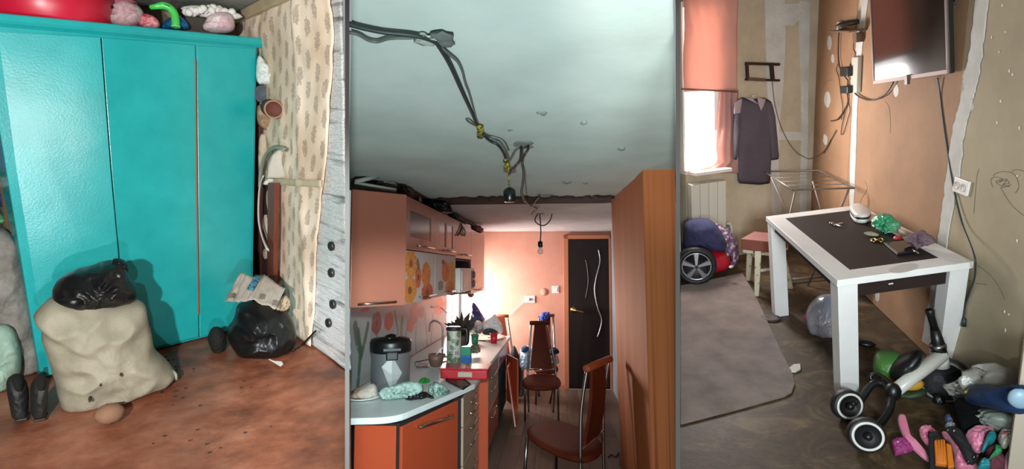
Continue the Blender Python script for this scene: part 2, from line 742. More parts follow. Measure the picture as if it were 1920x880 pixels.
DEP = .5
ward = thing('wardrobe', 'large glossy teal painted wardrobe with three doors and a moulded cornice', 'wardrobe', (fa + fb) / 2 - fn * .25)
b4 = [wf(76, 706), wf(473, 612)]
b4 = [V((p.x, p.y, 0)) for p in b4]
t4 = [tl_, tr_]
g = G().hexa([b4[0], b4[1], b4[1] - fn * DEP, b4[0] - fn * DEP], [t4[0], t4[1], t4[1] - fn * DEP, t4[0] - fn * DEP])
mk('body', g, teal, ward, bevel=.006)


def slab(px, off, t, m, name, parent, bev=.004):
    P = [wf(u, v, off) for u, v in px]
    P = [V((p.x, p.y, max(p.z, .012))) for p in P]
    g = G().prism(P, -fn * t)
    return mk(name, g, m, parent, bevel=bev)


lpx = [(92, 703), (233, 667), (221, 470), (207, 320), (188, 71), (-4, 60), (14, 220), (31, 318), (60, 500)]
P = [wf(u, v, .01 + (.042 if 180 < u else 0)) for u, v in lpx]
P = [V((q.x, q.y, max(q.z, .012))) for q in P]
Q = [wf(u, v, .002) for u, v in lpx]
Q = [V((q.x, q.y, max(q.z, .012))) for q in Q]
g = G().add(P + Q, [tuple(range(9)), tuple(range(9, 18))[::-1]] + [(i, (i + 1) % 9, (i + 1) % 9 + 9, i + 9) for i in range(9)])
ld = mk('left_door', g, teal, ward)
slab([(235, 666), (372.5, 632), (366, 84), (190, 70), (209, 320), (222, 470)], .024, .026, teal, 'middle_door', ward)
slab([(374.5, 632), (470, 610), (480, 91), (368.5, 85)], .008, .012, teal, 'right_door', ward)
g = G().tube([wf(366.3, 112, .024), wf(368.6, 350, .026), wf(372.2, 590, .025)], .0042, 6)
mk('door_edge', g, mat('bare_wood_edge', 'a3502a', .6), ward, label='bare orange brown wooden edge of the middle door')
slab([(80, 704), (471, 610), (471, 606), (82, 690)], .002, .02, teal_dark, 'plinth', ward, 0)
prof = [(0, -.01), (.012, -.012), (.022, -.002), (.036, .008), (.05, .026), (.058, .046), (.056, .06), (.046, .068), (0, .07), (-.1, .07), (-.1, 0)]
g = G()
p0, p1 = tl_ - fd * .05, tr_ + fd * .045
prof = [(o * .62, z * .72) for o, z in prof]
c0 = [p0 + fn * o + UP * z for o, z in prof]
c1 = [p1 + fn * o * .9 + UP * z for o, z in prof]
g.add(c0 + c1, [tuple(range(len(prof)))[::-1], tuple(range(len(prof), 2 * len(prof)))] + [(i, (i + 1) % len(prof), (i + 1) % len(prof) + len(prof), i + len(prof)) for i in range(len(prof))])
mk('cornice', g, teal, ward, bevel=.003)
top_b = [tl_ + UP * .0, tr_ + UP * .0, tr_ - fn * DEP, tl_ - fn * DEP]
mk('top', G().hexa(top_b, [p + UP * .035 for p in top_b]), teal, ward)
steel = mat('steel', '9b9b98', .3, metal=1)
g = G().lathe(wf(197, 395, .009), [(.001, 0), (.016, 0), (.016, .003), (.011, .006), (.010, .004), (.001, .004)], fn, 18)
mk('lock', g, steel, ward, smooth=True, label='round steel keyhole plate')


# ---- things on the wardrobe
def wq(u, v, off):
    p = L.vp(fa, fb, u, v, -off)
    return p


def on_top(name, label, cat, px, off, T, m, seed, parent=None, group=None, lift=0, **k):
    u = sum(p[0] for p in px) / len(px)
    v = max(p[1] for p in px)
    q = wq(u, v, off)
    g = G().puff(px, q, T, seed=seed, zmin=ztop(q) + .036 + lift, **k)
    return mk(name, g, m, parent, label, cat, group, smooth=True)


red_pl = mat('red_plastic', 'b3122f', .35, sub=0, spec=.5, col2='c21a38', vscale=2)
c = wq(92, 34, .24)
c.z = ztop(c) + .037
R_ = .5 * (167 - 23) / 1000 * 4.0 * .93
bas = thing('basin', 'large red plastic basin standing on the teal wardrobe', 'basin', c)
g = G().lathe(c, [(R_ * .5, 0), (R_ * .97, 0), (R_, .012), (R_ * 1.1, .25), (R_ * 1.07, .25), (R_ * .96, .02), (.01, .015)], UP, 48)
mk('bowl', g, red_pl, bas, smooth=True)
g = G().lathe(c + UP * .245, [(R_ * 1.08, 0), (R_ * 1.16, .0), (R_ * 1.17, .012), (R_ * 1.1, .02), (R_ * 1.07, .015)], UP, 48, ring=True)
mk('rim', g, red_pl, bas, smooth=True)
card = mat('brown_card', '8d7a60', .9, col2='77664f', vscale=8)
bx = wq(2, 26, .34)
g = G().ob(V((bx.x - .16, bx.y + .05, ztop(bx) + .036 + .13)), fd * .11, fn * .08, UP * .13)
mk('carton', g, card, None, 'brown cardboard carton beside the red basin on the wardrobe', 'box', bevel=.003)
pink = mat('pink_plastic', 'd07089', .4, spec=.5)
clear_bag = mat('clear_film', 'd9d6d2', .22, trans=.0, alpha=.42, bump=.8, bscale=40, spec=.8)
white_bag = mat('white_film', 'd8d3d0', .4, alpha=.88, bump=.6, bscale=30, spec=.5)
pinkwhite = mat('pinkish_white_film', 'dcc7ca', .4, bump=.6, bscale=30, spec=.5, col2='d08a98', vscale=7, vmin=.5, vmax=.8)
black_pl = mat('black_plastic', '101211', .38, spec=.5)
on_top('plastic_bag', 'crumpled greyish white plastic bag directly right of the red basin', 'bag', [(169, 0), (169, 38), (185, 42), (200, 40), (212, 24), (216, -18), (190, -26), (172, -18)], .3, .08, white_bag, 3)
k_ = thing('pink_jug', 'pink plastic jug with looped handle behind the black dustpan', 'jug', wq(200, 36, .2))
q = wq(200, 30, .2)
zt = ztop(q) + .037
g = G().tube(curve([wq(181, 30, .2), wq(180, 14, .2), wq(188, 5, .2), wq(202, 2, .2), wq(214, 2, .2)], 5), .017, 10)
mk('handle', g, pink, k_, smooth=True)
c = wq(226, 10, .22)
c.z = zt
g = G().lathe(c, [(.05, 0), (.075, .01), (.085, .1), (.08, .17), (.075, .17), (.07, .02), (.01, .02)], UP, 24)
mk('bowl', g, pink, k_, smooth=True)
d_ = thing('dustpan', 'black plastic dustpan with a thin handle lying at the wardrobe edge', 'dustpan', wq(180, 40, .1))
g = G().puff([(163, 40), (170, 33), (184, 26), (193, 28), (195, 36), (194, 44), (175, 46)], wq(180, 42, .1), .05, seed=4, amp=.08, zmin=ztop(wq(180, 40, .1)) + .037)
mk('pan', g, black_pl, d_, smooth=True)
g = G().tube([wq(191, 27, .1), wq(200, 19, .1), wq(211, 12, .1)], .008, 8)
mk('handle', g, black_pl, d_, smooth=True)
on_top('paper_scrap', 'tiny white paper scrap between red basin and black dustpan', 'paper', [(158, 36), (163, 35), (165, 40), (159, 41)], .09, .012, white_bag, 5)
on_top('clear_bag', 'clear crinkled plastic bag with pinkish things inside atop the wardrobe', 'bag', [(194, 46), (198, 30), (206, 12), (222, -2), (250, 4), (262, 12), (272, 26), (268, 44), (240, 50), (215, 48)], .14, .08, clear_bag, 6, amp=.3)
on_top('wrapped_bundle', 'pink and red bundle wrapped in film under the green tube', 'bundle', [(257, 49), (258, 32), (266, 25), (278, 26), (292, 32), (300, 42), (301, 54), (280, 54)], .12, .06, mat('pink_red_wrap', 'b83a50', .25, col2='e39aa0', vscale=9, vmin=.42, vmax=.6, bump=.5, bscale=40), 7, amp=.3)
on_top('pink_pouch', 'small bright pink pouch above the clear bag', 'pouch', [(228, -6), (246, -6), (247, 3), (236, 6), (229, 4)], .2, .03, mat('hot_pink', 'd8356a', .5), 8, zmin=None) if False else None
lime = mat('lime_plastic', '3fbf4e', .35, col2='57d566', vscale=6, spec=.5)
tp = curve([wq(282, 14, .12), wq(292, 12, .1), (wq(306, 10.5, .09)), wq(318, 15, .08), wq(326, 25, .07), wq(329, 38, .06), wq(329.5, 49, .055)], 6)
gt = thing('hose', 'lime green curved plastic tube hanging over the wardrobe cornice', 'tube', wq(329, 52, .05))
mk('tube', G().tube(tp, [.012 + .0095 * min(1, i / 12) for i in range(len(tp))], 14), lime, gt, smooth=True)
g = G().lathe(tp[-1], [(.024, -.004), (.024, .006), (.019, .009), (.006, .009), (.005, .004), (.001, .004)], (tp[-1] - tp[-2]), 16)
mk('end_cap', g, mat('lime_cap', '5fcf7a', .4), gt, smooth=True)
on_top('packet', 'dark blue crinkled packet behind the lime green tube', 'packet', [(300, 54), (304, 44), (318, 32), (330, 28), (342, 32), (352, 42), (357, 56), (330, 56)], .14, .05, mat('blue_film', '104a78', .3, col2='1d6c9c', vscale=14, bump=.6, bscale=50), 9, amp=.3)
on_top('black_cloth', 'small black cloth behind the blue packet on the wardrobe', 'cloth', [(338, 30), (345, 24), (352, 27), (353, 46), (346, 40)], .2, .03, mat('black_cloth', '15171a', .9), 10)
bx = wq(368, 54, .22)
g = G().ob(V((bx.x, bx.y, ztop(bx) + .037 + .056)), fd * .075, fn * .05, UP * .056)
mk('box', g, mat('dark_brown_box', '3d3630', .7), None, 'dark brown box under the frilly white foam on the wardrobe', 'box', bevel=.004)
on_top('pink_bag', 'pinkish white plastic bag at the wardrobe end near the wallpaper', 'bag', [(374, 57), (384, 40), (392, 26), (410, 22), (430, 22), (440, 34), (441, 60), (410, 64)], .16, .08, pinkwhite, 11, amp=.2)
fr = thing('frill', 'frilly lump of white foam lying over the brown box', 'foam', wq(395, 26, .18))
random.seed(3)
foam = mat('white_foam', 'e3e1dc', .9, bump=.3, bscale=60)
g = G()
for i in range(34):
    u = 349 + i * 2.7
    v = 24 - 9 * math.sin((i / 33) * math.pi) * .9 + random.uniform(-3, 4)
    g.blob(wq(u, v, .17 + random.uniform(-.03, .03)), (.022, .022, .022), seed=i, amp=.2, n=10, m=6)
mk('foam_tufts', g, foam, fr, kind='stuff', smooth=True)
q = wq(395, 36, .2)
mk('backing', G().blob(wq(398, 24, .2), (.17, .04, .035), seed=5, amp=.1, n=16, m=8), foam, fr, smooth=True)
mk('wire', G().tube(curve([wq(238, 4, .1), wq(255, 7, .1), wq(272, 9, .1), wq(300, 6, .08), wq(318, 12, .055)], 5), .0022, 6), black_pl, None, 'thin dark wire running over the lime green tube', 'wire')

# ---- left of the wardrobe: a shelf rack with bundles
wood = mat('raw_wood', '8a6a50', .8, col2='705440', vscale=5, stretch=(8, 8, 1))
sa = L.fl(40, 700) - fn * .02
rack = thing('shelf_rack', 'raw wooden shelf rack beside the wardrobe with cloth bundles on it', 'shelf', V((sa.x - .3, sa.y, 0)))


def lp(u, v, off=0):
    e = V((L.eye.x - sa.x, L.eye.y - sa.y, 0)).normalized()
    return L.hit(sa + e * off, e, u, v)


g = G().hexa([lp(22, 452), lp(36, 460), lp(36, 460) + V((-.02, .06, 0)), lp(22, 452) + V((-.03, .06, 0))], [lp(4, 316), lp(11, 312), lp(11, 312) + V((-.02, .06, 0)), lp(4, 316) + V((-.03, .06, 0))])
mk('post', g, wood, rack, bevel=.002)
zs = {}
for nm, v in (('a', 322), ('b', 354), ('c', 392), ('d', 421)):
    z = lp(0, v).z
    zs[nm] = z
    g = G().box((sa.x - .65, sa.y - .03, z - .022), (lp(4, v).x - .03, sa.y + .10, z - .003))
    mk('shelf_board', g, wood, rack, bevel=.002)
g = G().box((sa.x - .68, sa.y - .03, 0), (sa.x - .65, sa.y + .10, zs['a']))
mk('side_panel', g, wood, rack)


def left_puff(name, label, cat, px, off, T, m, seed, zmin, group=None, **k):
    g = G().puff(px, lp(sum(p[0] for p in px) / len(px), max(p[1] for p in px), off), T, seed=seed, zmin=zmin, **k)
    return mk(name, g, m, None, label, cat, group, smooth=True)


left_puff('purple_blanket', 'purple folded blanket on the top board of the wooden rack', 'blanket', [(-60, 240), (-6, 238), (2, 262), (8, 300), (9, 321), (-60, 322)], -.12, .1, mat('purple_fleece', '5d2b70', .9, col2='6f3a84', vscale=8), 12, zs['a'])
left_puff('grey_towel', 'pale grey towel on the rack board under the purple blanket', 'towel', [(-60, 328), (4, 328), (8, 344), (10, 354), (-60, 354)], -.12, .1, mat('grey_terry', '9b9a98', .95), 13, zs['b'])
left_puff('blue_jersey', 'navy blue jersey folded on the wooden rack', 'clothing', [(-60, 360), (8, 361), (11, 378), (12, 391), (-60, 392)], -.12, .1, mat('navy_jersey', '1d3a66', .9), 14, zs['c'])
left_puff('green_cloth', 'green cloth folded on the lowest visible board of the rack', 'cloth', [(-60, 398), (7, 398), (12, 410), (15, 420), (-60, 421)], -.12, .1, mat('green_cotton', '4c8f6a', .9), 15, zs['d'])
left_puff('grey_drape', 'large mottled grey cloth hanging to the floor left of the wardrobe', 'cloth', [(-70, 424), (2, 424), (30, 446), (44, 500), (58, 580), (74, 660), (80, 704), (50, 716), (10, 716), (-70, 716)], .05, .09, mat('mottled_grey', '6b6862', .95, col2='908c85', vscale=7, vmin=.38, vmax=.62, bump=.6, bscale=30), 16, 0.0, amp=.3, fr=9, n=80, rings=14)
left_puff('green_bag', 'pale green translucent plastic bag behind the black shoes', 'bag', [(-50, 612), (2, 606), (26, 614), (37, 645), (42, 690), (30, 722), (4, 752), (-50, 764)], .17, .09, mat('pale_green_film', 'a3bdac', .35, col2='8fb0a0', vscale=8, bump=.6, bscale=25), 17, 0.0, amp=.25)
rubber = mat('black_rubber', '1c1f1e', .6, bump=.4, bscale=60, col2='2b2e2c', vscale=9)
for i, (px, lab) in enumerate(((([(10, 722), (16, 706), (33, 700), (50, 712), (55, 738), (53, 770), (51, 792), (38, 798), (24, 794), (18, 764)]), 'left black shoe of the pair beside the pale green bag'),
                               ([(57, 726), (66, 706), (82, 701), (92, 712), (90, 742), (88, 774), (86, 788), (70, 791), (59, 782), (57, 750)], 'right black shoe of the pair, next to the white sack'))):
    q = L.fl(px[0][0] + 22, 796) + V((0, .07, 0))
    sh = thing('shoe', lab, 'shoe', V((q.x, q.y, 0)), 'pair of black shoes')
    mk('upper', G().puff(px, q, .065, seed=20 + i, amp=.12, zmin=.012), rubber, sh, smooth=True)
    mk('lining', G().puff([(p[0] * .55 + .45 * (px[0][0] + 22), 703 + (p[1] - 700) * .3) for p in px], q + V((0, -.02, 0)), .066, seed=22 + i, amp=.05, zmin=.03), mat('shoe_lining', '121312', .95), sh, smooth=True)
    b0 = L.fl(px[6][0] - 14, 797)
    mk('sole', G().ob(V((b0.x, b0.y + .06, .008)), (.022, 0, 0), (0, .035, 0), (0, 0, .006)), rubber, sh, bevel=.006)

# ---- sack, black bags, newspaper
q = L.fl(170, 779) + V((-.02, .2, 0))
sack_m = mat('woven_sack', '938d7a', .6, col2='a59f8c', vscale=5, bump=.3, bscale=180, spec=.35, bump2=(.5, 6))
px = [(62, 590), (78, 572), (94, 557), (130, 560), (170, 556), (220, 566), (258, 563), (273, 570), (276, 598), (284, 624), (288, 655), (306, 670), (326, 690), (328, 705), (300, 728), (262, 746), (214, 771), (170, 779), (138, 771), (114, 765), (106, 736), (98, 702), (88, 664), (76, 640), (79, 617), (64, 600)]
sk = thing('sack', 'bulging off white woven sack standing before the wardrobe', 'sack', (q.x, q.y, 0))
g = G().puff(px, q, .21, .2, seed=31, amp=.11, fr=5, n=150, rings=30, zmin=.0, ridge=.75, rough=.006, power=.4)
mk('body', g, sack_m, sk, smooth=True)
sd = q + (V((L.eye.x - q.x, L.eye.y - q.y, 0)).normalized()) * .22
cr = mat('dark_stitch', '3c3a30', .9)
for k, (u, v) in enumerate(((168, 752), (189, 722), (227, 704))):
    c = L.hit(sd, V((L.eye.x - q.x, L.eye.y - q.y, 0)).normalized(), u, v)
    mk('knot', G().blob(c + V((0, .02, 0)), (.007, .03, .009), seed=k, amp=.4, n=10, m=6), cr, sk, smooth=True)
c = L.hit(q, V((0, -1, 0)), 325, 700)
mk('frayed_corner', G().tube(curve([L.dp(q.y, 322, 698), L.dp(q.y - .02, 329, 703), L.dp(q.y - .02, 331, 713)], 4), [.014, .012, .011, .01, .009, .008, .007, .006, .004], 6), sack_m, sk, smooth=True)
potato = L.fl(205, 802)
g = G().blob((potato.x, potato.y + .05, .042), (.055, .05, .044), seed=3, amp=.15)
mk('potato', g, mat('potato_skin', '8d6a50', .85, col2='7a5a44', vscale=12), None, 'round brown potato on the floor under the sack', 'potato', smooth=True)
binbag = mat('black_bin_film', '111213', .4, spec=.45, bump=.3, bscale=9, bdetail=3)
px = [(97, 558), (99, 538), (112, 522), (135, 508), (160, 502), (188, 494), (194, 491), (214, 488), (230, 488), (240, 500), (242, 520), (256, 533), (260, 552), (250, 563), (222, 572), (188, 580), (150, 583), (112, 582), (99, 574)]
qb = V((q.x + .0, q.y + .02, 0))
zb = L.dp(qb.y - .1, 175, 582).z
bb = thing('bin_bag', 'shiny black bin bag lying on top of the white sack', 'bag', (qb.x, qb.y, zb))
mk('body', G().puff(px, qb, .17, .15, seed=41, amp=.13, fr=5, n=130, rings=24, zmin=None, ridge=.8, rough=.006), binbag, bb, smooth=True)
g = G().puff([(214, 506), (206, 492), (214, 484), (226, 485), (240, 492), (242, 510), (230, 516)], qb + V((.0, -.02, 0)), .05, seed=43, amp=.25, zmin=None, rough=.006)
mk('knot', g, binbag, bb, smooth=True)
px = [(450, 567), (443, 575), (441, 590), (435, 605), (424, 616), (426, 636), (438, 655), (446, 666), (475, 672), (508, 674), (530, 668), (550, 652), (557, 632), (552, 610), (542, 588), (530, 580), (510, 574), (480, 566)]
q2 = L.fl(495, 675) + V((-.03, .17, 0))
b2 = thing('bin_bag', 'full matt black bin bag in the corner under the newspaper', 'bag', (q2.x, q2.y, 0))
mk('body', G().puff(px, q2, .2, .14, seed=47, amp=.13, fr=4.5, n=120, rings=24, ridge=.75, rough=.004), mat('matt_black_film', '101112', .4, bump=.2, bscale=8, spec=.35), b2, smooth=True)
q3 = L.fl(408, 668) + V((0, .1, 0))
mk('black_boot', G().puff([(391, 626), (397, 614), (410, 612), (421, 620), (426, 638), (423, 657), (412, 669), (402, 668), (394, 652), (388, 636)], q3, .07, seed=51, amp=.12), mat('black_felt', '101211', .85, bump=.5, bscale=70), None, 'small black felt boot left of the matt black bin bag', 'boot', smooth=True)


def quad_sheet(corners, nu, nv, amp, seed, t=.0025, fr=4):
    a, b, c, d = [V(p) for p in corners]
    n = (b - a).cross(d - a).normalized()

    def f(u, v):
        p = (a * (1 - u) + b * u) * (1 - v) + (d * (1 - u) + c * u) * v
        k = V((u * fr + seed, v * fr * .8, seed * 2.2))
        return p + n * amp * (noise.noise(k) + .5 * noise.noise(k * 2.3))
    return G().grid(f, nu, nv, n * t)


def news_mat():
    m = mat('newsprint', 'c9bfae', .85)
    nt = m.node_tree
    N, K = nt.nodes, nt.links
    uv = N.new('ShaderNodeUVMap')
    mp = N.new('ShaderNodeMapping')
    mp.inputs['Scale'].default_value = (3, 46, 1)
    K.new(uv.outputs[0], mp.inputs[0])
    wv = N.new('ShaderNodeTexBrick')
    wv.inputs['Color1'].default_value = lin('8d857b')
    wv.inputs['Color2'].default_value = lin('9b9286')
    wv.inputs['Mortar'].default_value = lin('b5ac9f')
    wv.inputs['Scale'].default_value = 1
    wv.inputs['Mortar Size'].default_value = .12
    wv.inputs['Brick Width'].default_value = .6
    wv.inputs['Row Height'].default_value = 1
    K.new(mp.outputs[0], wv.inputs['Vector'])
    K.new(wv.outputs[0], N['Principled BSDF'].inputs['Base Color'])
    return m


nm_ = news_mat()


def q2p(u, v, off=0):
    e = V((L.eye.x - q2.x, L.eye.y - q2.y, 0)).normalized()
    return L.hit(q2 + e * off, e, u, v)


npaper = thing('newspaper', 'open newspaper with columns of print draped on the matt black bin bag', 'newspaper', q2p(480, 572, .05))
mk('page', quad_sheet([q2p(421, 565, .1), q2p(448, 568, .2), q2p(474, 521, .06), q2p(452, 511, .0)], 14, 10, .012, 3), nm_, npaper, smooth=True)
mk('page', quad_sheet([q2p(473, 563, .2), q2p(516, 581, .22), q2p(534, 543, .06), q2p(495, 513, .0)], 14, 10, .014, 8), nm_, npaper, smooth=True)
mk('page', quad_sheet([q2p(449, 568, .19), q2p(474, 562, .19), q2p(496, 516, .02), q2p(472, 520, .04)], 12, 10, .014, 5), nm_, npaper, smooth=True)
mk('photo_strip', quad_sheet([q2p(462, 544, .155), q2p(474, 546, .155), q2p(491, 518, .065), q2p(478, 516, .06)], 8, 6, .008, 5), mat('blue_photo', '3d7f97', .6, col2='26323c', vscale=25, vmin=.45, vmax=.55), npaper, smooth=True, label='blue colour photo printed on the page')
for k, (u, v) in enumerate(((430, 554), (514, 568), (489, 556))):
    c = [q2p(u - 4, v + 5, .2), q2p(u + 4, v + 7, .21), q2p(u + 6, v - 2, .2), q2p(u - 1, v - 4, .19)]
    mk('print_block', G().prism([p + V((0, -.004, .004)) for p in c], (0, .004, 0)), mat('dark_print', '6c5a56', .8), npaper)
mk('paper_wad', G().puff([(516, 578), (526, 560), (537, 553), (543, 562), (545, 576), (532, 584), (520, 583)], q2p(530, 580, .03), .04, seed=61, amp=.5, zmin=None, rough=.012), mat('kraft_paper', 'b39c80', .85), None, 'crumpled beige paper beside the newspaper on the black bag', 'paper', smooth=True)
ps = [L.fl(u, v, .004) for u, v in ((504, 675), (515, 679), (528, 680), (531, 684), (526, 688), (516, 682))]
mk('paper_scrap', G().prism(ps, (0, 0, .006)), mat('white_paper', 'd8cfc6', .8), None, 'white torn paper scrap before the matt black bin bag', 'paper')
mk('cable', G().tube(curve([L.fl(548, 658, .01), L.fl(566, 647, .02), L.vp(w_p, w_e, 580, 633, .06), L.vp(w_p, w_e, 592, 621, .07)], 6), .006, 8), black_pl, None, 'short black cable along the foot of the papered wall', 'cable', smooth=True)

# ---- in the gap between wardrobe and papered wall
eg = wn.copy()
qg = w_e + wn * .075


def gp(u, v, off=0):
    return L.hit(qg + eg * off, eg, u, v)


brown = mat('brown_varnish', '6b2f20', .4, col2='7d3b28', vscale=4, stretch=(10, 10, 1))
fr_ = thing('door_frame_boards', 'brown varnished boards leaning in the gap beside the wardrobe', 'boards', gp(495, 620))


def board(u0, u1, v0, v1, w0, w1, off, t):
    a, b, c, d = gp(u0, v1, off), gp(u1, v1, off), gp(w1, v0, off), gp(w0, v0, off)
    return G().hexa([a, b, b - eg * t, a - eg * t], [d, c, c - eg * t, d - eg * t])


mk('board', board(473, 483, 212, 620, 478, 486, -.02, .03), mat('dark_brown_varnish', '46231d', .45), fr_, bevel=.003)
mk('board', board(499, 511, 343, 640, 502, 515, .01, .03), brown, fr_, bevel=.003)
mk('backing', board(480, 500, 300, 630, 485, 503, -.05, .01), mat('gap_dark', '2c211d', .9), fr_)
ib = thing('ironing_board', 'upright ironing board with white cover and grey green rim', 'ironing board', gp(520, 560, -.02))
px = [(500, 335), (502, 312), (510, 290), (522, 280), (537, 280), (546, 290), (548, 312), (547, 336)]
mk('cover', G().puff(px, gp(523, 336, -.03), .018, seed=71, amp=.05, zmin=None, power=.3, round_=False), mat('white_cover', 'c9c4b8', .8, col2='b7b1a4', vscale=6), ib, smooth=True)
mk('rim', G().tube(curve([gp(488, 350, .01), gp(490, 318, .01), gp(499, 291, .01), gp(512, 277, .01), (gp(526, 277, .0)), gp(534, 281, -.01)], 6), .017, 10, flat=.6), mat('sage_binding', '86907f', .8), ib, smooth=True)
mk('strap', G().tube(curve([gp(494, 330, .03), gp(488, 346, .03), gp(485, 380, .03), gp(485.5, 415, .03), gp(492, 445, .035), gp(503, 470, .04)], 6), [.011] * 25 + [.012, .014, .016, .018, .017, .01], 8, flat=.4), mat('white_strap', 'd6d0c4', .8), ib, smooth=True)
mk('white_rag', G().puff([(492, 346), (497, 338), (510, 331), (515, 335), (513, 343), (500, 348)], gp(503, 346, .0), .02, seed=73, amp=.3, zmin=None), mat('white_cotton', 'd6d2c8', .9), ib, smooth=True)
mk('pillow_case', G().puff([(481, 102), (492, 106), (501, 120), (518, 132), (521, 142), (527, 152), (526, 166), (514, 164), (498, 158), (479, 158)], gp(500, 160, -.05), .05, seed=75, amp=.35, zmin=None, rough=.008), mat('blue_white_cotton', 'd3dad8', .85), None, 'white crumpled pillowcase stuffed above the two rolls', 'linen', smooth=True)
for u, v, ru, rv, m, lab, e in ((494, 177, 11.5, 18, mat('slate_roll', '4d5560', .7), 'slate grey end of a rolled mat beside the wardrobe', .0), (513, 205, 13, 16.5, mat('terracotta_roll', '5e3022', .7), 'reddish brown rolled mat below the slate grey roll', .03)):
    c = gp(u, v, e - .04)
    r = (ru + rv) / 2 / 1000 * (c.y) * 1.0
    t = thing('rolled_mat', lab, 'roll', c, 'rolled mats in the gap')
    ax = (wd * 1.0 + V((-.15, 0, -.1))).normalized()
    mk('roll', G().lathe(c, [(r, -.14), (r, 0), (r * .9, .008), (r * .82, .002), (.002, .001)], ax, 24), m, t, smooth=True)
    if e:
        mk('lip', G().lathe(c, [(r * .86, .002), (r * 1.05, .0), (r * 1.06, .01), (r * .9, .014)], ax, 24, ring=True), mat('tan_lip', 'a17f66', .7), t, smooth=True)
mk('tan_jacket', G().puff([(480, 200), (488, 194), (500, 200), (508, 222), (516, 235), (521, 250), (505, 248), (490, 240), (482, 232)], gp(500, 248, -.05), .04, seed=77, amp=.35, zmin=None, rough=.006), mat('tan_satin', 'a3866a', .45, col2='7d634c', vscale=10), None, 'shiny tan jacket hanging below the rolls beside the wardrobe', 'jacket', smooth=True)
mk('cream_curtain', G().puff([(484, 250), (500, 250), (520, 252), (530, 262), (534, 284), (520, 282), (505, 292), (496, 310), (490, 330), (484, 330)], gp(508, 328, -.07), .03, seed=79, amp=.3, zmin=None, rough=.006), mat('cream_cotton', 'bfb09a', .9), None, 'cream cloth hanging behind the ironing board rim', 'cloth', smooth=True)

# crumbs of dirt on the floor round the sack
random.seed(31)
g = G()
for i in range(60):
    u, v = random.gauss(318, 14), random.gauss(700, 16)
    if i > 34:
        u, v = random.uniform(240, 520), random.uniform(670, 860)
    c = L.fl(u, v, .006)
    s_ = random.uniform(.0015, .005)
    g.blob(c, (s_ * 1.5, s_, .004), seed=i, amp=.4, n=6, m=4)
props(mk('crumbs', g, mat('dirt_crumb', '2e231b', .95)), 'scattered dark crumbs of dirt on the brown floor by the sack', 'dirt', kind='stuff')

# ================================================================== MIDDLE: the kitchen
RM = K_ = RM_
CEIL_M = 2.25
BACK = 7.75
XW = -1.40
XB = -1.22
XU = -.9
ZC = .87


def kp(y, u, v):
    return K_.dp(y, u, v)


def kfl(u, v, h=0.0):
    return K_.fl(u, v, h)


def px_x(u, y):
    """x in the kitchen of pixel column u at depth y (on the horizon)."""
    return K_.dp(y, u, 505).x


Y55 = (XW + .012) / px_x(657, 1.0)      # where the side wall meets the partition

# ---- floor of dark laminate planks
subfloor = mat('subfloor', '2b221c', .9)
g = G().prism([(XW, 2.4, -.1), (px_x(1268, 2.4), 2.4, -.1), (px_x(1268, 4.2), 4.2, -.1), (.95, BACK, -.1), (XW, BACK, -.1)], (0, 0, .085))
fl_m = mk('floor', g, subfloor, kind='structure')
planks = [mat('laminate_%s' % c, c, .42, col2=d, vscale=2.4, stretch=(9, 1, 1), bump=.12, bscale=40, spec=.4) for c, d in (('6b5a4c', '57483c'), ('75634f', '5f4f41'), ('63544a', '514338'))]
random.seed(11)
row = 0
x = -.68
while x < .95:
    y = 2.6 + (row % 3) * .42
    ya = 2.5
    while ya < BACK - .02:
        yb = min(y, BACK - .015)
        xb = min(x + .157, .94)
        if px_x(1268, max(ya, 2.5)) > x + .03:
            xr = min(xb, px_x(1266, ya)) if ya < 3.2 else xb
            mk('plank', G().box((x + .0012, ya + .0012, -.015), (xr, yb - .0012, random.uniform(-.0012, 0))), planks[random.randrange(3)], fl_m)
        ya, y = yb, y + 1.28
    x += .158
    row += 1

# ---- ceiling, in two limewashed fields with a dark gap between
lime_m = mat('limewash', 'c4d0c9', .95, col2='b1bcb5', vscale=2.2, vmin=.3, vmax=.7, bump=.05, bscale=7, bump2=(.04, 30), ramp2='b8c8c0')
lime_p = mat('limewash_far', 'c9c0bb', .95, col2='b3aaa6', vscale=3, bump=.06, bscale=9)
gap_y0, gap_y1 = kfl(1000, 371, CEIL_M).y, kfl(1000, 381, CEIL_M).y


def ceil_pt(y0, y1):
    def f(u, v):
        y = y0 + (y1 - y0) * v
        xl = max(XW - .02, px_x(650, y))
        xr = min(1.0, px_x(1272, y))
        x = xl + (xr - xl) * u
        return (x, y, CEIL_M + .012 * noise.fractal(V((x * 1.2, y * 1.1, 2)), 1, 2, 3))
    return f


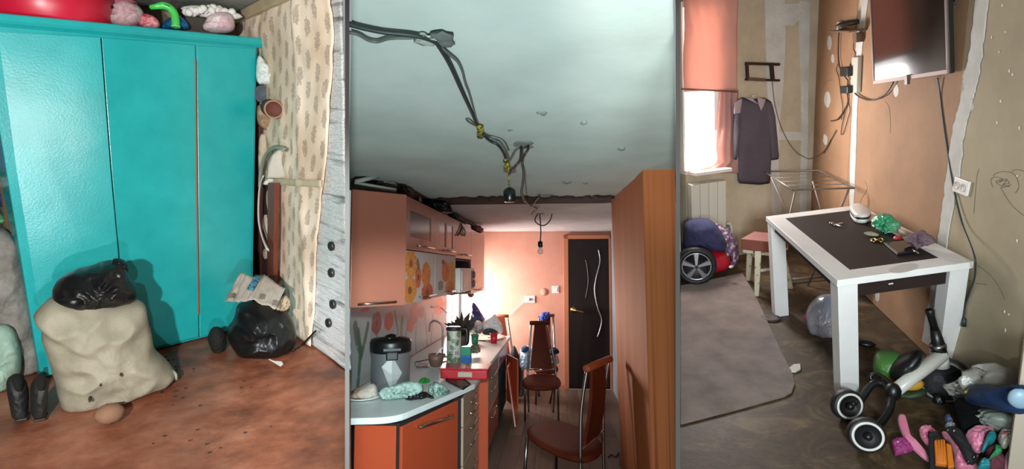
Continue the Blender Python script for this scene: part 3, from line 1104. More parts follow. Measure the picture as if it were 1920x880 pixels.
mk('ceiling', G().grid(ceil_pt(.85, gap_y0), 40, 60, (0, 0, .07)), lime_m, kind='structure', smooth=True)
mk('ceiling', G().grid(ceil_pt(gap_y1, BACK), 30, 40, (0, 0, .07)), lime_p, kind='structure', smooth=True)
mk('beam', G().box((XW, gap_y0 - .03, CEIL_M - .004), (.60, gap_y1 + .03, CEIL_M + .12)), mat('dark_beam', '24140f', .9, col2='301b14', vscale=6), kind='structure')
random.seed(5)
g = G()
for i in range(46):
    xx = -.98 + i * .031
    yy = gap_y0 + .0 + random.uniform(-.05, .05)
    g.blob((xx, yy, CEIL_M - .004), (.035, .04 + random.uniform(0, .06), .012), seed=i, amp=.4, n=8, m=5)
crumb = mk('plaster_edge', g, mat('crumbled_edge', '38211a', .95), bpy.data.objects['beam'], kind='stuff')
for i, (u, v, s) in enumerate(((1018, 211, .016), (1012, 210, .012), (1063, 342, .03), (1165, 279, .02), (1095, 230, .012), (957, 242, .015), (1098, 468 - 125, .02))):
    c = kfl(u, v, CEIL_M)
    mk('pit', G().blob(c, (s, s * 1.6, .008), seed=i, amp=.5, n=10, m=5), mat('plaster_pit', '88908a', .95), bpy.data.objects['ceiling.001'], smooth=True)

# ---- walls
peach = mat('peach_paint', 'cb917c', .8, col2='bd836d', vscale=3, bump=.1, bscale=30)
wall_b = mk('wall_back', G().box((XW, BACK, 0), (1.0, BACK + .1, CEIL_M + .1)), peach, kind='structure')
mk('wall_left', G().box((XW - .08, Y55 + .22, 0), (XW, 6.72, CEIL_M + .1)), peach, kind='structure')
mk('wall_left', G().box((XW - .1, 6.72, 0), (XW, BACK, .92)), peach, kind='structure')
mk('wall_left', G().box((XW - .1, 6.72, 1.72), (XW, BACK, CEIL_M + .1)), peach, kind='structure')
win = mk('window_1', G().box((XW - .1, 6.72, .92), (XW - .02, BACK, .96)), mat('white_frame', 'd8d5d0', .5), kind='structure')
wf_m = mat('white_frame', 'd8d5d0', .5)
for a, b in (((6.72, .96), (6.78, 1.72)), ((BACK - .06, .96), (BACK, 1.72)), ((6.78, 1.66), (BACK - .06, 1.72)), ((7.2, .96), (7.25, 1.66))):
    mk('window_bar', G().box((XW - .09, a[0], a[1]), (XW - .03, b[0], b[1])), wf_m, win, bevel=.004)
mk('pane', G().box((XW - .07, 6.78, .96), (XW - .06, BACK - .06, 1.66)), mat('bright_sky_glass', 'f4f6ff', .1, emit=7), win)
grey_w = mat('grey_blue_wall', '8f949a', .7, col2='7e858d', vscale=3)
wr_ = mk('wall_right', G().hexa([(.77, 5.2, 0), (.9, 5.2, 0), (.9, BACK, 0), (.77, BACK, 0)], [(.77, 5.2, CEIL_M + .1), (.9, 5.2, CEIL_M + .1), (.9, BACK, CEIL_M + .1), (.77, BACK, CEIL_M + .1)]), grey_w, kind='structure')
for v0, v1 in ((484, 498),):
    c = K_.sx(.765, 1139.5, 491)
    mk('latch', G().box((.752, c.y - .04, c.z - .05), (.77, c.y + .04, c.z + .05)), mat('dark_latch', '4a4035', .5), wr_, bevel=.004)
c = K_.sx(.765, 1146, 664)
mk('door_pull', G().tube(curve([(.768, c.y + .25, c.z + .07), (.73, c.y + .1, c.z + .03), (.72, c.y - .05, c.z - .03), (.768, c.y - .2, c.z - .06)], 5), .014, 8), black_pl, wr_, smooth=True)

# ---- orange clad box at the kitchen's right edge
clad = mat('orange_cladding', 'ae6a41', .8, col2='a2613b', vscale=2, stretch=(1, 1, .3), bump=.08, bscale=12, spec=.08)


def clad_pt(u, v):
    # u: 0 far edge, .45 corner, 1 partition; v: height
    bot = [(0, V((.535, 4.72, 0))), (.45, V((.50, 2.97, 0))), (1, V((px_x(1269, 2.97), 2.97, 0)))]
    top = [(0, V((.43, 4.26, CEIL_M))), (.45, V((.475, 2.97, CEIL_M))), (1, V((px_x(1269, 2.97), 2.97, CEIL_M)))]

    def at(L_, t):
        for (a, p), (b, q) in zip(L_, L_[1:]):
            if a <= t <= b:
                return p.lerp(q, (t - a) / (b - a))
    p = at(bot, u).lerp(at(top, u), v)
    k = .004 + .02 * max(0, .62 - v) ** 1.0
    f = noise.noise(V((u * 9, v * .9, 4))) + .6 * noise.noise(V((u * 19, v * 1.3, 9)))
    n = V((-1, 0, 0)) if u < .45 else V((0, -1, 0))
    if u == .45:
        n = V((-.7, -.7, 0))
    return p + n * f * k * 1.4


g = G().grid(clad_pt, 80, 50)
top_c = V((.62, 4.3, 0))
mk('wall_box', g, clad, kind='structure', smooth=True, base=(.5, 3.4, 0))

# ---- back wall: door, sockets
dk = mat('dark_door', '1a0f0d', .55, col2='21130f', vscale=2, stretch=(6, 1, 1), spec=.25)


def kb(u, v, off=0.0):
    return kp(BACK - off, u, v)


dL, dR, dT, dB = kb(1066, 500).x, kb(1141, 500).x, kb(1100, 449).z, .02
dr = mk('door_1', G().box((dL, BACK - .045, dB), (dR, BACK - .003, dT)), dk, kind='structure', bevel=.005)
for a, b in (((dL - .07, 0), (dL - .003, dT + .06)), ((dR + .003, 0), (.765, dT + .06)), ((dL - .07, dT + .003), (.765, dT + .06))):
    mk('door_frame', G().box((a[0], BACK - .05, a[1]), (b[0], BACK, b[1])), mat('peach_trim', 'b87352', .7), dr, bevel=.004)
brass = mat('brass', 'b79a62', .3, metal=1)
c = kb(1075, 581, .045)
g = G().lathe(c, [(.045, 0), (.045, .006), (.02, .012), (.016, .05), (.001, .052)], (0, -1, 0), 16).tube([c + V((0, -.045, 0)), c + V((.07, -.05, -.015)), c + V((.14, -.05, -.03))], .011, 8)
mk('handle', g, brass, dr, smooth=True)
silver = mat('silver_inlay', 'aaa59e', .35, metal=.8)
for pts in (((1122, 468), (1125, 490), (1118, 520), (1115, 545), (1120, 575), (1128, 600), (1124, 622), (1120, 632)), ((1098, 487), (1101, 500), (1103, 530), (1098, 560))):
    m_ = silver if pts[0][0] > 1110 else mat('dark_inlay', '3c2b25', .4)
    mk('inlay', G().tube(curve([kb(u, v, .047) for u, v in pts], 6), .009, 6), m_, dr, smooth=True)
white_pl = mat('white_plastic', 'd9d3cb', .4)
s = thing('wall_socket', 'white double wall socket with a white plug on the peach wall', 'socket', kb(995, 568))
a, b = kb(985, 568), kb(1003, 555)
mk('plate', G().box((a.x, BACK - .02, a.z), (b.x, BACK, b.z)), white_pl, s, bevel=.004)
mk('plug', G().box((a.x - .01, BACK - .07, a.z + .03), (a.x + .06, BACK - .02, a.z + .075)), white_pl, s, bevel=.006)
mk('lead', G().tube(curve([kb(986, 563, .06), kb(977, 570, .05), kb(965, 582, .04), kb(955, 592, .05)], 5), .007, 6), white_pl, s, smooth=True)
s = thing('light_switch', 'square white light switch left of the dark door', 'switch', kb(1041, 550))
a, b = kb(1035, 550), kb(1048, 536)
mk('plate', G().box((a.x, BACK - .012, a.z), (b.x, BACK, b.z)), white_pl, s, bevel=.003)
mk('rocker', G().box((a.x + .02, BACK - .022, a.z + .02), (b.x - .02, BACK - .012, b.z - .02)), white_pl, s, bevel=.003)
c = kb(1020, 548)
mk('blank_cover', G().lathe(c, [(.001, .0), (.055, 0), (.05, .012), (.001, .014)], (0, -1, 0), 20), peach, None, 'round peach painted blank cover between socket and switch', 'cover plate', smooth=True)
mk('baseboard_back', G().box((-.55, BACK - .015, 0), (dL - .07, BACK, .06)), mat('peach_trim', 'b87352', .7), kind='structure')

# ---- upper cabinets
orange = mat('orange_laminate', 'a46552', .32, col2='a86a54', vscale=1.5, spec=.5, coat=.25)
orange_in = mat('orange_edge', '9a4527', .4)
ZT, ZB = 2.14, 1.49
chrome = mat('chrome', 'c9c6c2', .16, metal=1)


def uy(u):
    return K_.sx(XU, u, 505 + 1).y


def uz(u, v):
    return K_.sx(XU, u, v).z


y0, y1, y2, y3, y4 = uy(757), uy(816), uy(854), uy(883), uy(908)
cu = thing('corner_wall_cabinet', 'orange corner wall cabinet with a plain angled door and long handle', 'cabinet', (-1.06, 3.0, ZB))
cA = V((XU, y0, 0))
cB = K_.vp(cA, cA + V((-1, -1, 0)), 656, 470)
cB.z = 0
g = G().prism([cA + UP * ZB, V((px_x(657, y0), y0, ZB)), cB + UP * ZB], (0, 0, ZT - ZB))
mk('body', g, orange_in, cu)
cdir = (cA - cB).normalized()
cn = V((cdir.y, -cdir.x, 0))
g = G().prism([cB + UP * ZB, cA + UP * ZB + cdir * .004, cA + UP * ZB + cdir * .004 + cn * .018, cB + UP * ZB + cn * .018], (0, 0, ZT - ZB))
mk('door', g, orange, cu, bevel=.003)


def bar_handle(name, p, q, n, parent, r=.006, lift=.03):
    p, q, n = V(p), V(q), V(n).normalized()
    d = (q - p).normalized()
    g = G().tube([p + n * lift - d * .02, q + n * lift + d * .02], r, 8)
    g.tube([p, p + n * lift], r * .8, 6).tube([q, q + n * lift], r * .8, 6)
    return mk(name, g, chrome, parent, smooth=True)


bar_handle('handle', K_.vp(cB, cA, 674, 570.5, .018), K_.vp(cB, cA, 734, 566.5, .018), cn, cu, .0065, .022)


def unit(name, label, ya, yb, za, zb, x=XU, back=XB, m=None, t=.018):
    th = thing(name, label, 'cabinet', ((x + back) / 2, (ya + yb) / 2, za), 'wall cabinets over the worktop')
    g = G()
    for lo, hi in (((back, ya, za), (x - t, ya + .016, zb)), ((back, yb - .016, za), (x - t, yb, zb)), ((back, ya + .016, za), (x - t, yb - .016, za + .016)),
                   ((back, ya + .016, zb - .016), (x - t, yb - .016, zb)), ((back, ya + .016, za + .016), (back + .006, yb - .016, zb - .016))):
        g.box(lo, hi)
    mk('body', g, m or orange_in, th)
    return th


smoke = mat('smoked_glass', '3f3a3c', .12, spec=.7, alpha=1.0)
zm = uz(757, 467)
for ya, yb, wl_, wr2, zt_, zb_, lab in ((y0, y1, 768, 808, uz(768, 394), uz(808, 453), 'orange wall cabinet with one wide smoked glass window'), (y1, y2, 823, 849, uz(823, 414), uz(849, 467), 'orange wall cabinet with a narrow two-pane glass window')):
    th = unit('wall_cabinet', lab, ya, yb, zm, ZT)
    wa, wb = uy(wl_), uy(wr2)
    zt_ = min(zt_, ZT - .05)
    dth = G()
    for lo, hi in (((XU - .018, ya + .002, zm), (XU, wa, ZT)), ((XU - .018, wb, zm), (XU, yb - .002, ZT)), ((XU - .018, wa, zm), (XU, wb, zb_)), ((XU - .018, wa, zt_), (XU, wb, ZT))):
        dth.box(lo, hi)
    d_o = mk('door', dth, orange, th)
    mk('pane', G().box((XU - .012, wa, zb_), (XU - .006, wb, zt_)), smoke, d_o)
    if wr2 < 850 and wl_ > 800:
        mk('bar', G().box((XU - .014, (wa + wb) / 2 - .012, zb_), (XU + .002, (wa + wb) / 2 + .012, zt_)), orange, d_o)
    bar_handle('handle', (XU, ya + (yb - ya) * .35, zm + .03), (XU, ya + (yb - ya) * .78, zm + .03), (1, 0, 0), d_o)
th = unit('wall_cabinet', 'orange wall cabinet with a plain flap door above the microwave', y2, y3, zm, ZT)
d_o = mk('door', G().box((XU - .018, y2 + .002, zm - .02), (XU, y3 - .002, ZT)), orange, th, bevel=.003)
bar_handle('handle', (XU, y2 + .3, zm + .02), (XU, y3 - .15, zm + .02), (1, 0, 0), d_o)
zt_end = uz(895, 430)
th = unit('wall_cabinet', 'tall orange end wall cabinet beside the bright window', y3, y4, 1.44, 2.12)
d_o = mk('door', G().box((XU - .018, y3 + .004, 1.44), (XU, y4, 2.12)), orange, th, bevel=.003)
bar_handle('handle', (XU, y3 + .35, 1.47), (XU, y4 - .2, 1.47), (1, 0, 0), d_o)


# flat flower prints: discs and strokes in the plane of the panel, given in metres along the wall and up
def print_panel(name, m, parent, x, ya, yb, za, zb, nu, nv, ground, shapes, t=.004):
    g = G().grid(lambda u, v: (x, ya + (yb - ya) * u, za + (zb - za) * v), nu, nv, (-t, 0, 0))
    nfront = (nu + 1) * (nv + 1)
    for i, p in enumerate(g.v):
        c = list(ground(p.y, p.z))
        for f in shapes:
            f(p.y, p.z, c)
        g.col.append((c[0], c[1], c[2], 1))
    o = mk(name, g, m, parent, smooth=False)
    return o


def mixc(c, k, col):
    for i in range(3):
        c[i] += (col[i] - c[i]) * k


def flower(cy, cz, ry, rz, col, col2, petals=9, seed=0, heart=None):
    A, B = lin(col), lin(col2)

    def f(y, z, c):
        dy, dz = (y - cy) / ry, (z - cz) / rz
        r = math.hypot(dy, dz)
        if r > 1.25:
            return
        a = math.atan2(dz, dy)
        lim = 1.02 + .035 * math.cos(petals * a + seed) + .08 * noise.noise(V((a * 2, seed, r * 3)))
        if r < lim:
            k = max(0, min(1, .5 + .45 * math.cos(a * petals * 1.0 + 3 * r) * (.4 + .6 * r) + .6 * noise.noise(V((y * 18, z * 18, seed)))))
            mixc(c, min(1, (lim - r) * 9) * .93, [A[i] * (1 - k) + B[i] * k for i in range(3)])
            if heart and r < .28:
                mixc(c, .8, lin(heart))
    return f


def stroke(pts, wdt, col, k=.85):
    C = lin(col)

    def f(y, z, c):
        for (a, b), (d, e) in zip(pts, pts[1:]):
            vy, vz = d - a, e - b
            t = max(0, min(1, ((y - a) * vy + (z - b) * vz) / (vy * vy + vz * vz + 1e-9)))
            r = math.hypot(y - a - vy * t, z - b - vz * t)
            if r < wdt * 1.5:
                mixc(c, k * min(1, (wdt * 1.5 - r) / wdt * 3), C)
                return
    return f


print_m = mat('flower_print', 'ffffff', .5, attr='print', spec=.2)


def uyz(u, v):
    p = K_.sx(XU, u, v)
    return p.y, p.z


def fl_px(u, v, ru, rv, c1, c2, pet, seed, fn_, heart=None):
    a, b = fn_(u - ru, v), fn_(u + ru, v)
    t, d = fn_(u, v - rv), fn_(u, v + rv)
    return flower((a[0] + b[0]) / 2, (t[1] + d[1]) / 2, abs(b[0] - a[0]) / 2, abs(t[1] - d[1]) / 2, c1, c2, pet, seed, heart)


ground_w = lin('c9bfb8')
gf = lambda y, z: (ground_w[0], ground_w[1], ground_w[2])
for ya, yb, lab, sh in ((y0, y1, 'wide white flap door printed with orange gerberas', [
        fl_px(768, 545, 14, 26, 'd9781f', 'e39a2e', 13, 2, uyz, '7a2b10'), fl_px(770, 495, 12, 28, 'd9701c', 'e8a035', 12, 1, uyz, '8c3a12'), fl_px(801, 548, 11, 18, 'b93a14', 'cf5a1f', 12, 4, uyz, '7a2210'),
        fl_px(799, 515, 9, 24, 'df8a25', 'cf5a1c', 11, 6, uyz), fl_px(784, 520, 6, 22, 'c0491a', 'd86a20', 9, 7, uyz, '5a2410'),
        stroke([uyz(783, 492), uyz(785, 500)], .02, '6b5a3c')]),
        (y1, y2, 'narrower white flap door printed with yellow orange gerberas', [
        fl_px(846, 520, 9, 32, 'e08a25', 'e6a63a', 12, 3, uyz), fl_px(835, 510, 7, 20, 'd9551f', 'e07a2a', 10, 5, uyz), fl_px(843, 540, 8, 14, 'dd7a20', 'd65d1c', 10, 8, uyz),
        fl_px(826, 536, 5, 10, '8d8a78', '7a6a50', 4, 3, uyz), fl_px(831, 492, 3, 5, '6d5a48', '7a5a40', 3, 1, uyz)])):
    th = unit('flap_cabinet', lab, ya, yb, ZB, zm - .004)
    print_panel('door', print_m, th, XU, ya + .003, yb - .003, ZB, zm - .006, 90, 70, gf, sh, .018)
    bar_handle('handle', (XU, ya + (yb - ya) * .42, ZB + .03), (XU, ya + (yb - ya) * .85, ZB + .03), (1, 0, 0), th)

# open niche with the microwave
th = unit('open_niche', 'open dark cabinet niche holding the white microwave', y2, y3, ZB - .02, zm - .025, m=mat('niche_dark', '4a3530', .7))
mw = thing('microwave', 'white microwave with a dark glass door in the open niche', 'microwave', (-1.0, (y2 + y3) / 2, ZB))
mz0, mz1 = ZB - .0, uz(860, 503)
ma, mb = y2 + .03, y3 - .04
mk('body', G().box((XB + .02, ma, mz0), (XU + .04, mb, mz1)), white_pl, mw, bevel=.006)
mk('door', G().box((XU + .04, ma + .03, mz0 + .02), (XU + .052, ma + (mb - ma) * .66, mz1 - .02)), white_pl, mw, bevel=.004)
mk('window', G().box((XU + .052, ma + .12, mz0 + .05), (XU + .056, ma + (mb - ma) * .56, mz1 - .05)), mat('pale_window', 'b89d8c', .3), mw)
mk('control_panel', G().box((XU + .04, ma + (mb - ma) * .7, mz0 + .02), (XU + .05, mb - .02, mz1 - .02)), mat('grey_panel', '9a8880', .5), mw, bevel=.003)
for z in (.3, .7):
    c = V((XU + .05, ma + (mb - ma) * .84, mz0 + (mz1 - mz0) * z))
    mk('knob', G().lathe(c, [(.034, 0), (.03, .02), (.001, .021)], (1, 0, 0), 14), mat('knob_grey', '6d5f5a', .4), mw, smooth=True)

# ---- splashback with printed poppies
def syz(u, v):
    p = K_.sx(XW + .006, u, v)
    return p.y, p.z


def sfl(*a, **k):
    return fl_px(*a, syz, **k)


leaf, leaf2 = '2c5a44', '47633f'
sh = [stroke([syz(672, 622), syz(676, 660), syz(673, 700), syz(668, 760)], .022, leaf), stroke([syz(666, 612), syz(670, 640), syz(677, 662)], .03, leaf), stroke([syz(690, 610), syz(684, 640), syz(677, 668)], .022, leaf),
      stroke([syz(655, 640), syz(657, 700), syz(655, 760)], .02, leaf), stroke([syz(706, 625), syz(709, 660), syz(711, 690)], .010, leaf2),
      stroke([syz(740, 585), syz(746, 620), syz(744, 660)], .013, leaf2), stroke([syz(754, 600), syz(752, 625), syz(757, 645)], .03, '71764f'), stroke([syz(765, 600), syz(760, 640)], .014, leaf2),
      stroke([syz(780, 615), syz(779, 650), syz(783, 680)], .013, leaf2), stroke([syz(797, 590), syz(800, 630), syz(801, 655)], .026, '566b4a'), stroke([syz(812, 590), (syz(808, 640))], .016, leaf2),
      stroke([syz(846, 580), syz(845, 630)], .02, '7a6a4c'), stroke([syz(867, 570), syz(868, 620)], .03, '8a6a52'), stroke([syz(722, 640), syz(720, 680)], .012, leaf2),
      sfl(706, 606, 10, 22, '7a241f', '9c3128', 5, 1, heart='3a2020'), sfl(729, 603, 9, 18, 'b93219', 'cc4526', 5, 2), sfl(684, 581, 9, 4, 'a83a44', 'b84850', 5, 3),
      sfl(777, 588, 9, 22, 'a3241a', 'bd3a28', 5, 4), sfl(790, 585, 6, 12, '86191a', '9e261c', 5, 5), sfl(823, 574, 9, 18, 'c03a26', 'd04a30', 5, 6), sfl(838, 572, 6, 12, 'c84a30', 'd65c40', 5, 7), sfl(770, 610, 8, 14, 'b84a38', 'c85a46', 5, 8)]
gl = lin('a0a9a7')
glass_splash = mat('splash_print', 'ffffff', .38, attr='print', spec=.3)
spl = print_panel('splashback', glass_splash, None, XW + .006, Y55 + .03, 6.7, ZC + .003, ZB + .02, 300, 90, lambda y, z: gl[:3], sh, .005)
props(spl, 'glossy splashback panel printed with red poppies behind the worktop', 'splashback')

# ---- worktop and base cabinets
A_, B_, C_ = kfl(655, 785, ZC), kfl(741, 783, ZC), kfl(857, 735, ZC)
XE = -.60
top_m = mat('worktop_laminate', 'dfe6e3', .36, col2='d3dbd8', vscale=7, spec=.5)


def arc(a, b, c, r, n=5):
    """Rounded corner at b."""
    p, q = b + (a - b).normalized() * r, b + (c - b).normalized() * r
    return [p * (1 - t) ** 2 + b * 2 * t * (1 - t) + q * t * t for t in [i / n for i in range(n + 1)]]


D_ = V((XE, C_.y + .25, ZC))
E_ = V((XE + .015, 6.68, ZC))
poly = [V((XW + .012, Y55 + .02, ZC)), A_] + arc(A_, B_, C_, .12) + arc(B_, C_, D_, .1) + [D_, E_, V((XW + .012, 6.68, ZC))]
wt = mk('worktop', G().prism([p - UP * .038 for p in poly], UP * .038), top_m, None, 'long pale grey laminate worktop with a cut corner', 'worktop', bevel=.006, seg=3)
ZBASE = .825
orange_b = mat('orange_base_laminate', 'b04a2c', .3, col2='b85030', vscale=1.5, spec=.5, coat=.25)
beige = mat('beige_laminate', 'a5917a', .4, col2='9a8670', vscale=4)
shadow_in = mat('cabinet_shade', '1d1512', .9)  # near black stands in for the shade inside the base cabinets

ec = thing('corner_base_cabinet', 'orange base cabinet with an angled door and long handle under the cut corner', 'cabinet', (-.95, 3.4, 0))
P1, P2, P3 = kfl(656, 800, ZBASE), kfl(746, 797, ZBASE), kfl(856, 764, ZBASE)
P2n = V((P2.x - .0, P2.y + .005, 0))
P3n = V((C_.x + .0, C_.y - .0, 0)) + V((-.012, .02, 0))
P1n = V((P1.x + .004, P2n.y + .0, 0))
P0n = V((XW + .014, Y55 + .05, 0))
g = G().prism([P1n + V((0, .02, .02)), P2n + V((.004, .02, .02)), P3n + V((-.02, .0, .02)), V((XW + .014, Y55 + .2, .02)), P0n + UP * .02], (0, 0, ZBASE - .022))
mk('body', g, shadow_in, ec)
mk('side_panel', G().prism([P1n + UP * .02, P2n + V((-.012, 0, .02)), P2n + V((-.012, .018, .02)), P1n + V((0, .018, .02))], (0, 0, ZBASE - .03)), orange_b, ec, bevel=.003)
dd = (P3n - P2n).normalized()
dn = V((dd.y, -dd.x, 0))
g = G().prism([P2n + dd * .012 + UP * .06, P3n - dd * .004 + UP * .06, P3n - dd * .004 + dn * .02 + UP * .06, P2n + dd * .012 + dn * .02 + UP * .06], (0, 0, ZBASE - .075))
cdo = mk('door', g, orange_b, ec, bevel=.004)
bar_handle('handle', K_.vp(P2n, P3n, 783, 799.5, .02), K_.vp(P2n, P3n, 840, 781, .02), dn, cdo, .008, .03)


def base_unit(name, label, ya, yb, fronts, x=-.645):
    th = thing(name, label, 'cabinet', ((x + XW) / 2, (ya + yb) / 2, 0), 'base cabinets under the worktop')
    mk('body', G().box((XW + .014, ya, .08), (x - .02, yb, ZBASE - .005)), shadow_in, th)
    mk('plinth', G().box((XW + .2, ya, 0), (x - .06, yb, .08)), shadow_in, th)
    for (za, zb, m, hs) in fronts:
        d = mk('drawer', G().box((x - .018, ya + .004, za), (x, yb - .004, zb - .004)), m, th, bevel=.003)
        for h in hs:
            z = za + (zb - za) * h
            bar_handle('handle', (x, ya + (yb - ya) * .3, z), (x, ya + (yb - ya) * .7, z), (1, 0, 0), d, .006, .028)
    return th


base_unit('drawer_cabinet', 'beige drawer cabinet beside the angled orange door', P3n.y + .02, 4.40, [(.09, .36, beige, [.55]), (.36, .62, beige, [.3, .75]), (.62, ZBASE - .005, beige, [.2, .6])])
op = thing('open_board', 'orange front panel standing open at a right angle between the drawers', 'panel', (-.62, 4.43, 0))
mk('board', G().box((-.66, 4.42, .02), (-.575, 4.44, .80)), orange_b, op, bevel=.004)
mk('edge_strip', G().box((-.575, 4.42, .02), (-.572, 4.44, .80)), mat('orange_glow_edge', 'c2613c', .3), op)
base_unit('drawer_cabinet', 'drawer cabinet with two beige drawers over an orange one', 4.62, 5.62, [(.09, .42, orange_b, [.8]), (.42, .66, beige, [.7]), (.66, ZBASE - .005, beige, [.3])], x=-.62)
bu = base_unit('sink_cabinet', 'sink base cabinet with an orange door hanging open', 5.64, 6.62, [(.66, ZBASE - .005, mat('lilac_reflection', '9a7f96', .2, spec=.6), [])], x=-.615)  # lilac front is a lavender reflection put into the colour
hinge = V((-.613, 6.6, 0))
odir = V((.26, -.62, 0)).normalized()
on = V((odir.y, -odir.x, 0))
g = G().prism([hinge + UP * .1, hinge + odir * .42 + UP * .1, hinge + odir * .42 + on * .018 + UP * .1, hinge + on * .018 + UP * .1], (0, 0, .56))
mk('door', g, orange_b, bu, bevel=.003)
pl = [kfl(u, v, 0) for u, v in ((962, 744), (967, 744))]
fp = thing('loose_panel', 'narrow orange board leaning on the open sink cabinet', 'board', (-.46, 5.95, 0))
mk('board', G().hexa([(-.47, 5.85, .002), (-.452, 5.85, .002), (-.452, 6.25, .002), (-.47, 6.25, .002)], [(-.575, 6.05, .6), (-.557, 6.05, .6), (-.557, 6.4, .6), (-.575, 6.4, .6)]), orange_b, fp, bevel=.002)

# ---- things on the worktop
def top_at(u, y):
    return V((px_x(u, y), y, ZC))


# thermo pot
c = top_at(735, 3.62)
r = 36 / 1000 * 3.62
tp_ = thing('thermo_pot', 'steel thermo pot with a black lid and a shiny faceted front', 'thermo pot', c)
ht = .37
mk('body', G().lathe(c, [(r * .93, .0), (r * .96, .02), (r, .03), (r * 1.0, ht * .72), (r * .98, ht * .76), (.01, ht * .76)], UP, 40), mat('dark_steel', '85888a', .33, metal=.55), tp_, smooth=True)
mk('base', G().lathe(c, [(r * .95, 0), (r * 1.0, .004), (r * 1.0, .024), (r * .95, .028)], UP, 40), black_pl, tp_, smooth=True)
mk('lid', G().lathe(c, [(r * 1.02, ht * .72), (r * 1.07, ht * .75), (r * 1.08, ht * .90), (r * 1.0, ht * .955), (r * .5, ht * .975), (.01, ht * .98)], UP, 40), black_pl, tp_, smooth=True)
g = G().blob(c + UP * ht * .98, (r * .32, r * .5, .022), seed=2, amp=.1)
mk('lid_catch', g, black_pl, tp_, smooth=True)
fdir = V((K_.eye.x - c.x + .25, K_.eye.y - c.y, 0)).normalized()
sdir = V((-fdir.y, fdir.x, 0))
mk('spout', G().ob(c + fdir * r * 1.02 + UP * ht * .69, sdir * r * .3, fdir * r * .14, UP * .028), black_pl, tp_, bevel=.008)
mk('buttons', G().ob(c + fdir * r * 1.05 + UP * ht * .80, sdir * r * .45, fdir * .006, UP * .010), mat('button_grey', '34383a', .4), tp_, bevel=.003)
f0 = c + fdir * r * .985
pts = [f0 - sdir * r * .0 + UP * ht * .69 - fdir * 0, f0 + sdir * r * .52 + UP * ht * .38 - fdir * r * .10, f0 + UP * ht * .06, f0 - sdir * r * .50 + UP * ht * .50 - fdir * r * .10]
mid = f0 + fdir * .012 + UP * ht * .36
g = G().add([p + fdir * .006 for p in pts] + [mid] + [p - fdir * .02 for p in pts], [(0, 1, 4), (1, 2, 4), (2, 3, 4), (3, 0, 4), (5, 6, 1, 0), (6, 7, 2, 1), (7, 8, 3, 2), (8, 5, 0, 3)])
mk('facet', g, mat('polished_steel', 'd0d3d2', .3, metal=.5), tp_)

# plate with bread in a bag
pc = kfl(679, 749, ZC)
plt_ = thing('plate', 'white plate at the worktop end holding bread in a bag', 'plate', pc)
mk('dish', G().lathe(pc, [(.03, .0), (.06, .002), (.115, .016), (.125, .022), (.123, .026), (.06, .01), (.002, .008)], UP, 36), mat('white_china', 'd6d8d0', .25, spec=.6), plt_, smooth=True)
mk('bread', G().puff([(655, 752), (660, 738), (675, 728), (700, 722), (708, 730), (704, 745), (690, 756), (668, 758)], pc + V((0, .02, 0)), .06, seed=5, amp=.2, zmin=ZC + .016), mat('bread_crust', 'c3a184', .8, col2='d8c0a4', vscale=14), None, 'piece of pale bread lying on the white plate', 'bread', smooth=True)
mk('bread_bag', G().puff([(662, 742), (672, 731), (690, 722), (700, 718), (707, 724), (710, 744), (702, 755), (690, 757)], pc + V((.02, -.02, 0)), .055, seed=6, amp=.3, zmin=ZC + .018), mat('thin_film', 'dfe2dc', .2, alpha=.35, bump=.7, bscale=40, spec=.8), None, 'thin clear bag wrapped over the bread on the plate', 'bag', smooth=True)
# cloths
teal_cloth = mat('mint_towel', 'a9c0b6', .95, col2='8aa79d', vscale=16, bump=.6, bscale=70)


def on_wt(name, label, cat, px, T, m, seed, dy=0.0, parent=None, **k):
    u = sum(p[0] for p in px) / len(px)
    v = max(p[1] for p in px)
    q = kfl(u, v, ZC) + V((0, T * .8 + dy, 0))
    k.setdefault('zmin', ZC + .001)
    return mk(name, G().puff(px, q, T, seed=seed, **k), m, parent, label, cat, smooth=True)


on_wt('tea_towel', 'crumpled mint green tea towel lying in front of the thermo pot', 'towel', [(708, 738), (716, 728), (740, 722), (760, 716), (785, 716), (795, 724), (792, 738), (775, 744), (750, 748), (725, 750), (712, 746)], .05, teal_cloth, 31, dy=-.05, amp=.5, fr=10, rough=.012, n=80, rings=14)
on_wt('dish_cloth', 'mint patterned dish cloth bunched right of the black gloves', 'towel', [(802, 735), (804, 722), (814, 716), (826, 718), (838, 728), (846, 736), (838, 741), (815, 742)], .06, mat('mint_pattern', '9fb8ae', .95, col2='5e7d74', vscale=26, vmin=.48, vmax=.56, bump=.5, bscale=60), 33, amp=.5, rough=.01)
on_wt('green_wrapper', 'bright green crumpled wrapper behind the mint cloths', 'wrapper', [(784, 718), (788, 711), (796, 707), (805, 709), (808, 716), (800, 722), (788, 721)], .04, mat('green_film', '2f9a3a', .3, col2='1c6a2a', vscale=20, bump=.6, bscale=50), 35, dy=.06, amp=.4)
gl_ = thing('glove', 'black glove with a loop of keys lying on the worktop corner', 'glove', kfl(785, 750, ZC))
q = kfl(785, 751, ZC) + V((0, .03, 0))
mk('palm', G().puff([(759, 750), (761, 741), (775, 736), (795, 734), (803, 736), (800, 744), (785, 749), (766, 753)], q, .04, seed=37, amp=.3, zmin=ZC + .001), black_pl, gl_, smooth=True)
mk('cuff', G().tube(curve([kfl(788, 746, ZC + .02), kfl(800, 742, ZC + .02), kfl(812, 746, ZC + .012)], 4), [.012, .014, .016, .016, .014, .012, .01, .01, .008], 8), black_pl, gl_, smooth=True)
mk('ring', G().tube(curve([kfl(803, 735, ZC + .01), kfl(810, 733, ZC + .03), kfl(814, 738, ZC + .01), kfl(808, 743, ZC + .01), kfl(803, 738, ZC + .01)], 5), .004, 6), steel, gl_, smooth=True)
